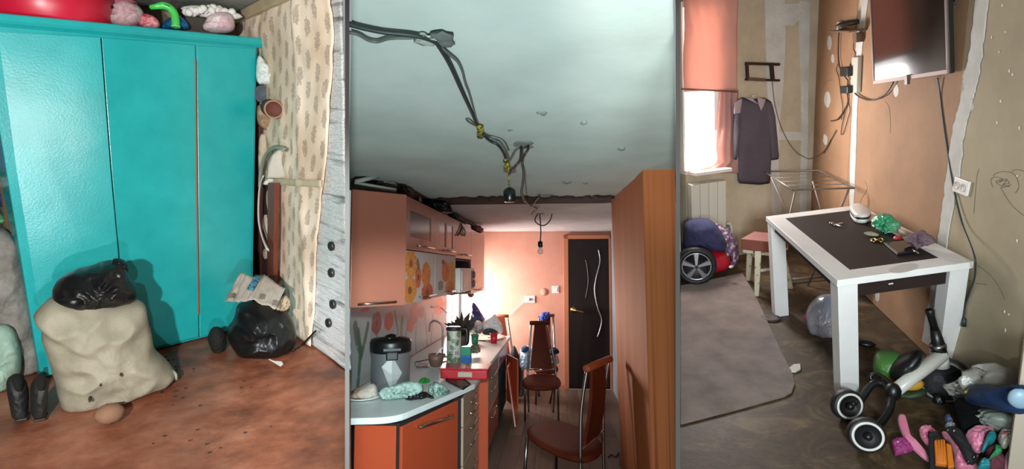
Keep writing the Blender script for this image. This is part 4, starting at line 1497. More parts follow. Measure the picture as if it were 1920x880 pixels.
# phone, bowl
ph = thing('phone', 'dark flat phone lying on the worktop beside the thermo pot', 'phone', kfl(792, 688, ZC))
P = [kfl(u, v, ZC + .001) for u, v in ((780, 691), (803, 690), (808, 684), (787, 683))]
mk('body', G().prism(P, (0, 0, .012)), mat('phone_black', '2a2c2e', .3), ph, bevel=.003)
mk('screen', G().prism([(p * .9 + sum(P, V()) / 4 * .1) + UP * .0115 for p in P], (0, 0, .0015)), mat('screen_dark', '35393c', .12, spec=.7), ph)
mk('charger_lead', G().tube(curve([kfl(781, 688, ZC + .006), kfl(778, 680, ZC + .006), kfl(786, 678, ZC + .006), kfl(800, 675, ZC + .006), kfl(812, 672, ZC + .006)], 5), .004, 6), black_pl, None, 'black charging lead behind the dark phone', 'cable', smooth=True)
yb_ = 4.55
c = top_at(819, yb_)
mug = thing('mug', 'brown clay mug with a white spoon standing in it', 'mug', c)
clay = mat('clay', '6f5044', .5)
mk('cup', G().lathe(c, [(.035, 0), (.05, .01), (.063, .06), (.066, .105), (.061, .105), (.056, .05), (.03, .02), (.001, .018)], UP, 28), clay, mug, smooth=True)
mk('handle', G().tube(curve([c + V((.06, 0, .085)), c + V((.095, 0, .08)), c + V((.1, 0, .05)), c + V((.058, 0, .035))], 5), .008, 8), clay, mug, smooth=True)
mk('spoon', G().tube([c + V((-.01, 0, .08)), c + V((.03, 0, .135)), c + V((.06, 0, .16))], [.008, .006, .009], 8, flat=.5), white_pl, mug, smooth=True)
c = kfl(838, 688, ZC)
yj = c.y
c.x = px_x(852, yj)
# tall patterned jar
jr = thing('canister', 'tall white canister printed with green leaves and a black rim', 'canister', c)
jw = 13.5 / 1000 * yj
jh = kp(yj, 855, 613).z - ZC


def jar_shapes():
    sh = []
    random.seed(21)
    for i in range(26):
        yy, zz = random.uniform(-jw, jw), random.choice((random.uniform(.03, .10), random.uniform(.16, jh - .02)))
        sh.append(flower(yy, ZC + zz, .018, .02, random.choice(('3c5a3c', '5a7a50', '2d4632')), '6d8a62', 4, i))
    return sh


g = G()
sh = jar_shapes()
n_, m_ = 40, 60
for j in range(m_ + 1):
    for i in range(n_):
        a = 2 * math.pi * i / n_
        p = V((c.x + jw * math.sin(a), c.y - jw * math.cos(a), ZC + .001 + (jh - .02) * j / m_))
        g.v.append(p)
        col = list(lin('b9b2a8')[:3])
        s_ = ((a + math.pi) % (2 * math.pi) - math.pi) * jw
        for f in sh:
            f(s_, p.z, col)
        if abs(p.z - ZC - .125) < .014 and abs(s_ + .0) < .055 and (int((s_ + .055) / .0125) % 2 == 0 or abs(p.z - ZC - .125) > .008):
            mixc(col, .75, lin('26302a'))
        g.col.append((*col, 1))
for j in range(m_):
    for i in range(n_):
        a, b = j * n_ + i, j * n_ + (i + 1) % n_
        g.f.append((a, b, b + n_, a + n_))
mk('body', g, mat('canister_print', 'ffffff', .35, attr='print'), jr, smooth=True)
mk('rim', G().lathe(c, [(jw * .9, jh - .03), (jw * 1.08, jh - .03), (jw * 1.1, jh - .008), (jw * .95, jh), (.001, jh)], UP, 32), mat('dark_lid', '2b2320', .4), jr, smooth=True)
hx = c.x + jw * 1.05
mk('handle', G().tube(curve([V((hx - .02, c.y, ZC + jh - .02)), V((hx + .025, c.y, ZC + jh - .012)), V((hx + .05, c.y, ZC + jh - .03)), V((hx + .052, c.y, ZC + jh - .12)), V((hx + .035, c.y, ZC + jh - .15))], 5), .02, 10, flat=.7), black_pl, jr, smooth=True)
# green and blue pack
cb_ = kfl(873, 690, ZC)
bp = thing('drink_pack', 'upright pack, green above and blue below, right of the canister', 'pack', cb_)
hw, hz = 9 / 1000 * cb_.y, kp(cb_.y, 873, 651).z - ZC
mk('lower_half', G().box((cb_.x - hw, cb_.y, ZC + .001), (cb_.x + hw, cb_.y + .07, ZC + hz * .58)), mat('pack_blue', '1d62a5', .4), bp, bevel=.003)
mk('upper_half', G().box((cb_.x - hw, cb_.y, ZC + hz * .58), (cb_.x + hw, cb_.y + .07, ZC + hz)), mat('pack_green', '1f8560', .4), bp, bevel=.003)
c = kfl(889, 646, ZC)
c.y += .05
gc = thing('green_cup', 'dark green plastic cup near the sink', 'cup', c)
r = 7.5 / 1000 * c.y
hh = kp(c.y, 889, 628).z - ZC
mk('cup', G().lathe(c, [(r * .8, 0), (r, hh), (r * .93, hh), (r * .75, .01), (.001, .01)], UP, 24), mat('green_plastic', '2f7a5a', .4), gc, smooth=True)
mk('rim', G().lathe(c, [(r * 1.0, hh - .012), (r * 1.07, hh - .01), (r * 1.05, hh + .004), (r * .95, hh)], UP, 24, ring=True), mat('green_plastic', '2f7a5a', .4), gc, smooth=True)
on_wt('herb_bunch', 'small bunch of herbs with pale roots beside the green cup', 'herbs', [(880, 655), (885, 646), (894, 645), (900, 652), (902, 661), (890, 664), (882, 662)], .05, mat('herb', '6a6e48', .8, col2='a08a78', vscale=20, vmin=.42, vmax=.58), 39, dy=-.15, amp=.6, rough=.02)
c = kfl(889, 689, ZC)
sg = thing('shot_glass', 'tiny clear shot glass right of the green and blue pack', 'glass', c)
r = 3.8 / 1000 * c.y
mk('glass', G().lathe(c, [(r * .8, 0), (r, .035), (r * .85, .035), (r * .7, .008), (.001, .008)], UP, 18), mat('clear_glass', 'e8e6e2', .08, alpha=.5, spec=.8), sg, smooth=True)
mk('base', G().lathe(c, [(r * .82, 0), (r * .84, .006), (.001, .006)], UP, 18), mat('clear_glass', 'e8e6e2', .08, alpha=.5), sg)
c = kfl(925, 645, ZC)
c.y += .05
rc = thing('red_cup', 'bright red cup standing at the front rim of the sink', 'cup', c)
r = 6.8 / 1000 * c.y
hh = kp(c.y, 925, 626).z - ZC
red_cup = mat('red_cup_plastic', 'c3162c', .35)
mk('cup', G().lathe(c, [(r * .85, 0), (r, hh), (r * .93, hh), (r * .78, .01), (.001, .01)], UP, 28), red_cup, rc, smooth=True)
mk('rim', G().lathe(c, [(r, hh - .014), (r * 1.07, hh - .012), (r * 1.06, hh + .004), (r * .94, hh)], UP, 28, ring=True), red_cup, rc, smooth=True)
# sink
c = kfl(915, 633.5, ZC)
c.x += .02
sk_ = thing('sink', 'round inset steel sink near the window end of the worktop', 'sink', c)
g = G()
rx, ry = 29 / 1000 * c.y, .34
prof = [(1.0, .002), (1.0, .010), (.94, .013), (.86, .010), (.82, .004), (.001, .003)]
for k_r, z in prof:
    for k in range(40):
        a = 2 * math.pi * k / 40
        g.v.append(c + V((rx * k_r * math.cos(a), ry * k_r * math.sin(a), z)))
for i in range(len(prof) - 1):
    for k in range(40):
        a, b = i * 40 + k, i * 40 + (k + 1) % 40
        g.f.append((a, b, b + 40, a + 40))
mk('rim', g, mat('sink_steel', 'a9a5a2', .25, metal=1), sk_, smooth=True)
mk('drain', G().lathe(c + UP * .004, [(.03, 0), (.028, .003), (.001, .003)], UP, 16), mat('drain_dark', '4a4644', .4, metal=.7), sk_)
# tap: curved spout in front of the splashback
c = V((XW + .12, 5.3, ZC))
tap_b = V((px_x(831, 5.1), 5.1, ZC))
tap = thing('tap', 'dim curved swan-neck tap before the poppy splashback', 'tap', tap_b)
mk('neck', G().tube(curve([tap_b, tap_b + UP * .12, kp(5.1, 830, 616), kp(5.1, 825, 607), kp(5.1, 815, 602), kp(5.1, 807, 607), kp(5.1, 805, 622)], 6), .009, 10), mat('dull_chrome', '8d7f78', .35, metal=.9), tap, smooth=True)
mk('base', G().lathe(tap_b, [(.03, 0), (.028, .02), (.016, .03), (.001, .03)], UP, 16), mat('dull_chrome', '8d7f78', .35, metal=.9), tap, smooth=True)
# red tray / box on the edge
rb = thing('red_box', 'flat red plastic box with a paper label overhanging the worktop edge', 'box', kfl(870, 706, ZC))
red_box = mat('red_box_plastic', 'a81c26', .35, col2='b5242c', vscale=3, spec=.5)
yk = kfl(870, 692, ZC).y - .45
zk = ZC + .004
bl, br_ = px_x(827, yk), px_x(914, yk)
hzk = kp(yk, 870, 697).z - kp(yk, 870, 715).z
g = G().box((bl, yk, zk), (br_, yk + .22, zk + hzk))
mk('body', g, red_box, rb, bevel=.012, seg=3)
mk('lid', G().box((bl - .008, yk - .008, zk + hzk), (br_ + .008, yk + .225, zk + hzk + .012)), red_box, rb, bevel=.004)
la, lb2 = px_x(860, yk), px_x(886, yk)
mk('label', G().box((la, yk - .0035, zk + hzk * .28), (lb2, yk - .0005, zk + hzk * .78)), mat('label_paper', 'b0a08e', .8), rb)
mk('catch', G().lathe(V(((la + lb2) / 2 - .02, yk - .001, zk + hzk * .9)), [(.006, -.002), (.006, .006), (.001, .006)], (0, -1, 0), 10), steel, rb)
bt = thing('baking_tray', 'black baking tray under the red box', 'tray', kfl(860, 728, ZC))
P = [kfl(u, v, ZC + .001) for u, v in ((836, 716), (868, 732), (882, 723), (866, 709), (840, 709))]
mk('tray', G().prism(P, (0, 0, .006)), black_pl, bt)
mk('rim', G().tube([p + UP * .008 for p in P + P[:1]], .006, 6), black_pl, bt, smooth=True)
# clutter at the window end
dark_leaf = mat('dark_leaves', '2e2622', .7, col2='3b302a', vscale=12)
c = top_at(866, 5.75)
hp = thing('pot_plant', 'dark leafy plant in a brown pot near the sink', 'plant', c)
mk('pot', G().lathe(c, [(.045, 0), (.065, .14), (.06, .14), (.04, .02), (.001, .02)], UP, 20), mat('brown_pot', '5a4038', .6), hp, smooth=True)
random.seed(9)
for i in range(44):
    a, e = random.uniform(0, 6.28), random.uniform(.5, 1.2)
    d = V((math.cos(a) * .8, math.sin(a) * .5, e)).normalized()
    base_ = c + UP * .12
    tip = base_ + d * random.uniform(.10, .27)
    mid_ = base_.lerp(tip, .6) + UP * .02
    s_ = d.cross(V((0, 1, .2))).normalized() * random.uniform(.02, .035)
    mk('leaf', G().add([base_, mid_ - s_, tip, mid_ + s_, mid_ + V((0, .006, .004))], [(0, 1, 4), (1, 2, 4), (2, 3, 4), (3, 0, 4), (0, 3, 2, 1)]), dark_leaf, hp)
cc = top_at(893, 6.35)


def heap(name, label, cat, px, y, T, m, seed, **k):
    k.setdefault('zmin', ZC + .002)
    return mk(name, G().puff(px, V((px_x(sum(p[0] for p in px) / len(px), y), y, ZC)), T, seed=seed, **k), m, None, label, cat, smooth=True)


heap('blue_jacket', 'dark blue jacket heaped in a peak behind the white bags', 'jacket', [(878, 604), (884, 588), (884, 570), (888, 566), (897, 578), (905, 592), (911, 600), (905, 612), (888, 614), (880, 612)], 6.62, .1, mat('navy_cloth', '2c2c58', .8, col2='44406e', vscale=8, bump=.5, bscale=30), 51, amp=.35, rough=.012)
heap('white_bag', 'white plastic bag glowing in the window light on the worktop', 'bag', [(906, 626), (900, 612), (908, 598), (918, 592), (928, 588), (934, 598), (942, 610), (944, 626), (925, 629)], 6.5, .12, mat('bright_white_film', 'e9e4e2', .4, bump=.6, bscale=25), 53, amp=.35, rough=.015)
heap('striped_bag', 'white and brown crumpled bag left of the glowing white bag', 'bag', [(876, 622), (878, 610), (886, 602), (898, 600), (905, 606), (908, 618), (902, 627), (885, 627)], 6.4, .1, mat('white_brown_film', 'cfc6c2', .45, col2='6f4a4c', vscale=9, vmin=.5, vmax=.62, bump=.6, bscale=25), 55, amp=.4, rough=.015)
heap('dark_pouch', 'dark green pouch at the foot of the glowing white bag', 'pouch', [(902, 626), (908, 617), (920, 615), (932, 620), (936, 627), (915, 630)], 6.28, .06, mat('dark_green_cloth', '38443f', .8), 57, amp=.4)
c = kp(6.0, 883, 552)
ld_ = thing('hanging_ladle', 'dark round ladle hanging under the tall end cabinet', 'ladle', c)
mk('bowl', G().lathe(c + V((0, .0, 0)), [(.001, -.012), (.03, -.008), (.036, .008), (.028, .012), (.001, .004)], (0, -1, 0), 20), mat('dark_metal', '5a4a46', .4, metal=.5), ld_, smooth=True)
mk('handle', G().tube([c + UP * .03, c + UP * .14, V((XU - .05, 6.0, 1.441))], .006, 6), mat('dark_metal', '5a4a46', .4, metal=.5), ld_, smooth=True)
mk('white_wire', G().tube(curve([kp(5.0, 809, 576), kp(5.1, 820, 577), kp(5.2, 828, 576), kp(5.3, 840, 588), kp(5.4, 850, 597), kp(5.5, 856, 605)], 5), .004, 6), white_pl, None, 'white wire looping along the splashback to the plant', 'wire', smooth=True) if False else None
sx_ = lambda u, v: K_.sx(XW + .014, u, v)
mk('wire', G().tube(curve([sx_(809, 576), sx_(819, 577), sx_(828, 576), sx_(838, 586), sx_(848, 597)], 5), .006, 6), white_pl, None, 'white wire looping along the printed splashback', 'wire', smooth=True)

# ---- on top of the wall cabinets
def heap_top(name, label, cat, px, y, T, m, seed, **k):
    u = sum(p[0] for p in px) / len(px)
    q = V((px_x(u, y), y, ZT))
    k.setdefault('zmin', ZT + .002)
    return mk(name, G().puff(px, q, T, seed=seed, **k), m, None, label, cat, smooth=True)


rolls = mat('paper_roll', 'a9b0aa', .7)
for (a, b, lab) in (((666, 341), (712, 330), 'pale paper roll tilted across the top of the corner cabinet'), ((664, 344), (742, 357), 'longer pale roll lying along the corner cabinet front edge')):
    p, q = kp(2.98, *a), kp(3.12, *b)
    lo_ = min(p.z, q.z)
    dz = max(0, ZT + .016 - lo_)
    t = thing('paper_roll', lab, 'roll', p)
    mk('tube', G().tube([p + UP * dz, q + UP * dz], .013, 12), rolls, t, smooth=True)
    mk('core', G().tube([q + UP * dz, q + UP * dz + (q - p).normalized() * .003], .007, 10), mat('roll_core', '5d615c', .8), t, smooth=True)
heap_top('folded_paper', 'folded grey paper sheet between the two rolls', 'paper', [(700, 348), (708, 336), (726, 334), (740, 340), (746, 346), (744, 352), (725, 354)], 3.25, .06, mat('grey_paper', '7f8580', .8), 61, amp=.3)
heap_top('floral_bundle', 'small dark bundle with pinkish blotches behind the rolls', 'bundle', [(742, 364), (748, 352), (760, 350), (772, 354), (778, 368), (770, 376), (756, 374)], 3.42, .07, mat('dark_floral', '3d4038', .8, col2='8a5a50', vscale=20, vmin=.5, vmax=.62), 63, amp=.4, rough=.01)
heap_top('paper_cone', 'small white paper cone among the dark bundles', 'paper', [(783, 377), (786, 370), (788, 368), (791, 376), (790, 381)], 3.62, .015, rolls, 65)
heap_top('black_bag', 'long heap of black plastic bag on the glass fronted cabinets', 'bag', [(790, 390), (796, 376), (810, 374), (830, 376), (842, 382), (848, 392), (851, 404), (846, 412), (830, 404), (812, 396)], 4.1, .1, binbag, 67, amp=.4, rough=.02)
heap_top('dark_green_bundle', 'dark green bundle behind the long black bag', 'bundle', [(836, 408), (842, 398), (854, 398), (862, 408), (868, 418), (862, 420), (848, 416)], 4.9, .08, mat('bottle_green', '24382f', .7), 69, amp=.4, rough=.01)
random.seed(4)
gar = thing('garland', 'tangled reddish garland trailing over the end wall cabinets', 'garland', kp(5.9, 885, 430))
for s_ in range(3):
    pts = [kp(5.0 + s_ * .1 + .22 * i, 858 + i * 6.2, 411 + i * 3.1 + random.uniform(-5, 3)) for i in range(8)]
    pts = [V((p.x, p.y, max(p.z, ZT + .012))) for p in pts]
    mk('strand', G().tube(curve(pts, 5), .012, 6), mat('garland_red', '5e3a38', .7), gar, smooth=True)
mk('tuft', G().blob((px_x(893, 6.3), 6.3, ZT + .03), (.08, .18, .05), seed=4, amp=.6, zmin=ZT + .001), mat('garland_tuft', '7a4a4a', .8), gar, smooth=True)
pts = [K_.sx(XU + .012, u, v) for u, v in ((866, 424), (862, 436), (858, 442), (855, 436), (858, 426))]
mk('hanging_loop', G().tube(curve([V((XU - .02, pts[0].y, ZT + .012))] + pts[:3], 5), .008, 6), mat('garland_red', '5e3a38', .7), gar, smooth=True)
pts = [K_.sx(XU + .012, u, v) for u, v in ((868, 426), (872, 434), (871, 442), (867, 436), (868, 428))]
mk('hanging_loop', G().tube(curve(pts, 5), .008, 6), mat('garland_cream', '8a7a64', .7), gar, smooth=True)

# ---- chairs
seat_m = mat('brown_leatherette', '562314', .6, col2='602a18', vscale=5, bump=.1, bscale=90, spec=.12)
rail_m = mat('orange_wood', '9a4a25', .5, col2='8a4020', vscale=6)
tube_m = mat('dull_steel_tube', '8a8682', .28, metal=1)


def chair(name, label, seat, posts, feet, slat_w=.55, zseat=.47, th=.055, rail_r=.022, group='leatherette dining chairs', slat_lean=.02, seatm=None, railm=None, bow=.02):
    """seat: front-left, front-right, back-right, back-left corners; posts: top of the left and right back post."""
    c = sum((V(p) for p in seat), V()) / 4
    t = thing(name, label, 'chair', (c.x, c.y, 0), group)
    g = G()
    S = [V((p[0], p[1], zseat)) for p in seat]
    P = resample(smooth_loop([c.lerp(p, 1.2) for p in S], 2), 48)
    cz = V((c.x, c.y, zseat))
    rows = []
    for r, z in ((.0, .012), (.4, .011), (.75, .006), (.93, -.004), (1.0, -.02), (1.0, -.04), (.94, -th), (.0, -th)):
        rows.append([V((cz.x + (p.x - cz.x) * r, cz.y + (p.y - cz.y) * r, zseat + z)) for p in P])
    for row_ in rows:
        g.v += row_
    for i in range(len(rows) - 1):
        for k in range(48):
            a, b = i * 48 + k, i * 48 + (k + 1) % 48
            g.f.append((a, b, b + 48, a + 48))
    mk('seat', g, seatm or seat_m, t, smooth=True)
    fp_ = [S[0].lerp(c, .1), S[1].lerp(c, .1)]
    for p, f in zip(fp_, feet[:2]):
        mk('leg', G().tube([V((p.x, p.y, zseat - th + .004)), V(f)], .0125, 10), tube_m, t, smooth=True)
    bl_, br2 = S[3].lerp(S[2], -.03), S[2].lerp(S[3], -.03)
    for p, f, tp in ((br2, feet[2], posts[1]), (bl_, feet[3], posts[0])):
        tp = V(tp)
        kink = V((p.x, p.y, zseat + .03))
        mk('leg', G().tube(curve([V(f), V((p.x, p.y, zseat - .06)), kink, kink.lerp(tp, .5) + (tp - kink).cross(S[2] - S[3]).normalized() * -bow, tp], 5), .0125, 10), tube_m, t, smooth=True)
    a, b = V(posts[0]), V(posts[1])
    dx = (b - a).normalized()
    mk('top_rail', G().tube([a - dx * .02, a - dx * .018, b + dx * .018, b + dx * .02], [rail_r * .7, rail_r, rail_r, rail_r * .7], 14), railm or rail_m, t, smooth=True)
    lo, hi = (bl_ + br2) / 2 + UP * .06, (a + b) / 2
    up_ = hi - lo
    nrm = up_.cross(dx).normalized()
    w1, w2 = (br2 - bl_).length * slat_w * .5, (b - a).length * .30

    def f(u, v):
        w_ = w1 + (w2 - w1) * v
        return lo + up_ * v + dx * (u - .5) * 2 * w_ + nrm * (bow * math.sin(v * math.pi) - bow)
    mk('back_slat', G().grid(f, 6, 14, nrm * .022), seatm or seat_m, t, smooth=False, bevel=0)
    cb = bl_ + UP * .05
    mk('cross_bar', G().tube([cb, br2 + UP * .05], .009, 8), chrome, t, smooth=True)
    return t


S = [kfl(1042, 785, .47), kfl(981, 806, .47), kfl(1090, 861, .47), kfl(1130, 822, .47)]
chair('dining_chair', 'nearest brown leatherette chair turned sideways with its back to the orange box', [S[0], S[1], S[2], S[3]],
      [kp(S[3].y + .02, 1142, 674), kp(S[2].y + .02, 1101, 691)],
      [V((S[0].x, S[0].y, 0)), V((S[1].x + .0, S[1].y, 0)), V((S[2].x + .0, S[2].y - .08, 0)), V((S[3].x + .01, S[3].y, 0))], slat_w=.62, rail_r=.026, bow=.018)
yc = 6.05
S = [kfl(981, 722, .47), kfl(1050, 722, .47), kfl(1040, 701, .47), kfl(991, 701, .47)]
chair('dining_chair', 'middle brown leatherette chair facing the viewer with a tall tapered back', S, [kp(S[3].y + .05, 996, 606), kp(S[2].y + .05, 1027, 606)],
      [V((kfl(984, 790).x, 6.12, 0)), V((kfl(1047, 789).x, 6.15, 0)), V((kfl(1037, 778).x, 6.5, 0)), V((kfl(990, 778).x, 6.5, 0))], slat_w=.80, rail_r=.026, railm=seat_m)
yb2 = 7.0
chair('dining_chair', 'far chair by the peach wall with a blue cloth on its rail', [kfl(1004, 693, .47), kfl(1045, 693, .47), kfl(1040, 682, .47), kfl(1008, 682, .47)], [kp(7.38, 1011, 592), kp(7.38, 1037, 592)],
      [V((px_x(1004, 6.85), 6.85, 0)), V((px_x(1030, 6.9), 6.9, 0)), V((px_x(1038, 7.3), 7.3, 0)), V((px_x(1010, 7.3), 7.3, 0))], slat_w=.6)
chair('dining_chair', 'chair at the end of the worktop, only its back visible', [kfl(932, 685, .47), kfl(966, 685, .47), kfl(962, 679, .47), kfl(934, 679, .47)], [kp(7.3, 926, 593), kp(7.3, 951, 593)],
      [V((px_x(932, 6.9), 6.9, 0)), V((px_x(960, 6.9), 6.9, 0)), V((px_x(957, 7.25), 7.25, 0)), V((px_x(932, 7.25), 7.25, 0))], slat_w=.6)
pr = [kp(7.36, u, v) for u, v in ((1012, 600), (1014, 588), (1022, 585), (1029, 589), (1027, 598), (1020, 603))]
mk('blue_cloth', G().puff([(1011, 601), (1013, 588), (1021, 585), (1027, 586), (1030, 584), (1031, 592), (1027, 599), (1020, 603)], V((px_x(1020, 7.38), 7.33, 0)), .05, seed=71, amp=.4, zmin=None, rough=.01), mat('royal_blue', '2a3f9a', .8, col2='5a7ac0', vscale=14), None, 'blue cloth hung over the far chair rail', 'cloth', smooth=True)


def seat_heap(name, label, cat, px, y, T, m, seed, **k):
    k.setdefault('zmin', .485)
    return mk(name, G().puff(px, V((px_x(sum(p[0] for p in px) / len(px), y), y, 0)), T, seed=seed, **k), m, None, label, cat, smooth=True)


seat_heap('white_carrier_bag', 'pale blue white carrier bag of clothes on the far chair', 'bag', [(972, 680), (973, 660), (980, 650), (992, 648), (1004, 652), (1008, 690), (990, 694), (974, 692)], 7.05, .14, mat('bluish_film', 'b9c5d2', .4, bump=.6, bscale=22), 73, amp=.3, zmin=.3)
seat_heap('clear_carrier_bag', 'clear plastic bag bulging right of the middle chair back', 'bag', [(1020, 692), (1022, 662), (1034, 656), (1044, 664), (1050, 680), (1046, 690), (1030, 696)], 7.05, .12, mat('pinkish_clear_film', 'b3938c', .3, alpha=.7, bump=.7, bscale=25), 75, amp=.3)
seat_heap('dark_clothes', 'dark navy clothes tucked over the top of the clear bag', 'clothing', [(1028, 664), (1030, 654), (1040, 650), (1049, 658), (1048, 664), (1040, 664), (1034, 668)], 6.95, .08, mat('dark_navy_cloth', '181c2c', .9), 77, amp=.4)
seat_heap('blue_garment', 'dark blue garment poking from the white carrier bag', 'clothing', [(976, 660), (978, 650), (988, 648), (994, 655), (986, 662)], 6.95, .06, mat('denim', '2c4668', .9), 78, amp=.3)
seat_heap('red_garment', 'bright red garment showing beside the middle chair back', 'clothing', [(1021, 662), (1022, 648), (1028, 645), (1031, 655), (1028, 663)], 6.99, .05, mat('bright_red_cloth', 'b5182c', .8), 79, amp=.3)
mk('black_sack', G().puff([(950, 690), (956, 664), (962, 646), (968, 652), (976, 676), (978, 700), (975, 745), (962, 748), (952, 740)], V((px_x(964, 7.05), 7.05, 0)), .13, seed=81, amp=.3, zmin=.001), mat('black_fabric', '141316', .8), None, 'tall black cloth bag at the end of the base cabinets', 'bag', smooth=True)
mk('black_crate', G().box((px_x(961, 7.3), 7.25, .001), (px_x(980, 7.3), 7.6, .35)), black_pl, None, 'black crate on the floor behind the middle chair', 'crate', bevel=.01)

# ---- cables under the ceiling
black_c = mat('black_cable', '23302f', .5)
grey_c = mat('grey_wire', '5a625c', .5)


def cz(u, v, drop=.007):
    return kfl(u, v, CEIL_M - drop)


cb1 = thing('ceiling_cable', 'thick black cable running along the limewashed ceiling to the lamp socket', 'cable', cz(820, 75))
pts = [cz(652, 44), cz(680, 52), cz(720, 60), cz(760, 64), cz(790, 69), cz(815, 78), cz(824, 88), cz(845, 124), cz(868, 175), cz(888, 218), cz(897, 240), cz(906, 252)]
mk('main_cable', G().tube(curve(pts, 5), .0062, 8), black_c, cb1, smooth=True)
pts = [cz(906, 252, .02), cz(914, 260, .03), cz(922, 266, .03), cz(934, 272, .04), cz(943, 285, .05), cz(949, 299, .06), cz(950, 310, .07)]
mk('lower_cable', G().tube(curve(pts, 5), .0062, 8), black_c, cb1, smooth=True)
pts = [cz(652, 60), cz(672, 65), cz(690, 75), cz(708, 78), cz(725, 73), cz(742, 71), cz(765, 71), cz(785, 69)]
mk('thin_wire', G().tube(curve(pts, 5), .0042, 6), grey_c, cb1, smooth=True)
pts = [cz(826, 88), cz(842, 102), cz(858, 116), cz(867, 135), cz(872, 155), cz(880, 176), cz(887, 200), cz(893, 222), cz(899, 238)]
mk('thin_wire', G().tube(curve(pts, 5), .0035, 6), grey_c, cb1, smooth=True)
pts = [cz(898, 238), cz(886, 233), cz(876, 226), cz(875, 222), cz(880, 223), cz(888, 230), cz(899, 242)]
mk('wire_loop', G().tube(curve(pts, 5), .0035, 6), grey_c, cb1, smooth=True)
pts = [cz(910, 256, .02), cz(926, 262, .03), cz(940, 268, .035), cz(948, 280, .05), cz(954, 296, .06)]
mk('thin_wire', G().tube(curve(pts, 5), .0045, 6), grey_c, cb1, smooth=True)
yel = mat('yellow_tape', 'a59a1e', .6, col2='3a3a24', vscale=60, vmin=.45, vmax=.55)
for u, v in ((900, 240), (901, 247), (900, 255)):
    mk('tape', G().blob(cz(u, v, .02), (.014, .022, .012), seed=u, amp=.3, n=10, m=6), yel, cb1, smooth=True)
for u, v in ((948, 302), (951, 308), (949, 313)):
    mk('tape', G().blob(cz(u, v, .07), (.012, .02, .012), seed=v, amp=.3, n=10, m=6), yel, cb1, smooth=True)
ys = cz(952, 312, .07).y
lw = thing('lamp_holder', 'black empty lamp holder hanging by a twisted yellow wire', 'lamp holder', kp(ys, 956, 379))
pts = [kp(ys, 953, 312), kp(ys, 954, 325), kp(ys, 954.5, 340), kp(ys, 955, 352)]
mk('twisted_wire', G().tube(curve(pts, 5), .0048, 6), yel, lw, smooth=True)
pa, pb = kp(ys, 955, 352), kp(ys, 956, 379)
hl = (pb - pa).length
mk('holder', G().lathe(pb, [(.024, 0), (.029, .004), (.029, hl * .75), (.022, hl * .9), (.012, hl), (.001, hl)], (pa - pb), 20), mat('black_bakelite', '121816', .28), lw, smooth=True)
jy = cz(982, 272).y
br = thing('branch_wire', 'dark wires branching from a hole in the ceiling beside the lamp holder', 'cable', cz(982, 272))
mk('wire', G().tube(curve([cz(977, 272, .0), kp(jy - .05, 977, 285), kp(jy - .1, 975, 300), kp(jy - .1, 966, 312), kp(ys, 957, 322), kp(ys, 954, 330)], 5), .006, 8), mat('brown_cable', '3a2f2a', .5), br, smooth=True)
pts = [cz(990, 272, .0), kp(jy - .05, 990, 280), kp(jy - .05, 983, 291), kp(jy, 979, 302), kp(jy, 982, 325), kp(jy, 980, 345), kp(jy, 978, 360), kp(jy, 982, 374)]
mk('wire', G().tube(curve(pts, 5), .006, 8), mat('brown_cable', '3a2f2a', .5), br, smooth=True)
y9 = gap_y1 + .2
pts = [kp(jy, 982, 374), cz(990, 382, .03), cz(1000, 388, .02), cz(1007, 392, .02), cz(1002, 399, .02), cz(994, 402, .02), cz(998, 390, .03), cz(1004, 378, .03), cz(1012, 368, .03)]
mk('wire', G().tube(curve(pts, 5), .0055, 8), mat('brown_cable', '3a2f2a', .5), br, smooth=True)
for u, v, s in ((982, 269, .04), (988, 275, .03), (974, 272, .03)):
    mk('putty', G().blob(cz(u, v, .004), (s, s * 1.4, .006), seed=u, amp=.5, n=12, m=6), mat('grey_putty', '7c8480', .9), br, smooth=True)
for u, v, a, b in ((803, 76, .03, .022), (828, 70, .03, .022), (834, 79, .02, .02), (790, 70, .018, .014)):
    mk('putty', G().blob(cz(u, v, .004), (a, b * 1.3, .006), seed=u, amp=.8, n=14, m=8), mat('grey_putty_light', 'a3ada4', .9) if u < 820 else mat('dark_putty', '5d6863', .9), cb1, smooth=True)
yh = kfl(1012, 401, CEIL_M).y
bl2 = thing('bulb', 'bare glass bulb hanging on a thin cable before the peach wall', 'bulb', kp(yh, 1013, 474))
mk('cable', G().tube(curve([cz(1012, 400, .0), kp(yh, 1007, 404), kp(yh, 1003, 412), kp(yh, 1008, 420), kp(yh, 1020, 423), kp(yh, 1031, 414), kp(yh, 1035, 398), kp(yh, 1031, 380), cz(1024, 366, .0)], 6), .006, 8), mat('brown_cable', '3a2f2a', .5), bl2, smooth=True)
mk('cable', G().tube(curve([cz(1012, 402, .0), kp(yh, 1013, 415), kp(yh, 1014, 435), kp(yh, 1013, 455)], 6), .006, 8), mat('brown_cable', '3a2f2a', .5), bl2, smooth=True)
c = kp(yh, 1013, 464)
mk('socket', G().lathe(c, [(.018, -.0), (.024, .004), (.024, .05), (.012, .062), (.001, .062)], UP, 16), mat('black_bakelite', '121816', .28), bl2, smooth=True)
mk('glass', G().lathe(c, [(.015, .0), (.02, -.015), (.03, -.04), (.028, -.058), (.012, -.07), (.001, -.072)], UP, 20), mat('bulb_glass', 'e6d6cc', .05, alpha=.45, spec=.8), bl2, smooth=True)
mk('ceiling_hook', G().blob(cz(1012, 400, .002), (.05, .06, .012), seed=3, amp=.4, n=12, m=6), mat('grey_putty', '7c8480', .9), bl2, smooth=True)
mk('ceiling_hook', G().blob(cz(1022, 365, .002), (.06, .05, .012), seed=5, amp=.4, n=12, m=6), mat('grey_putty', '7c8480', .9), bl2, smooth=True)
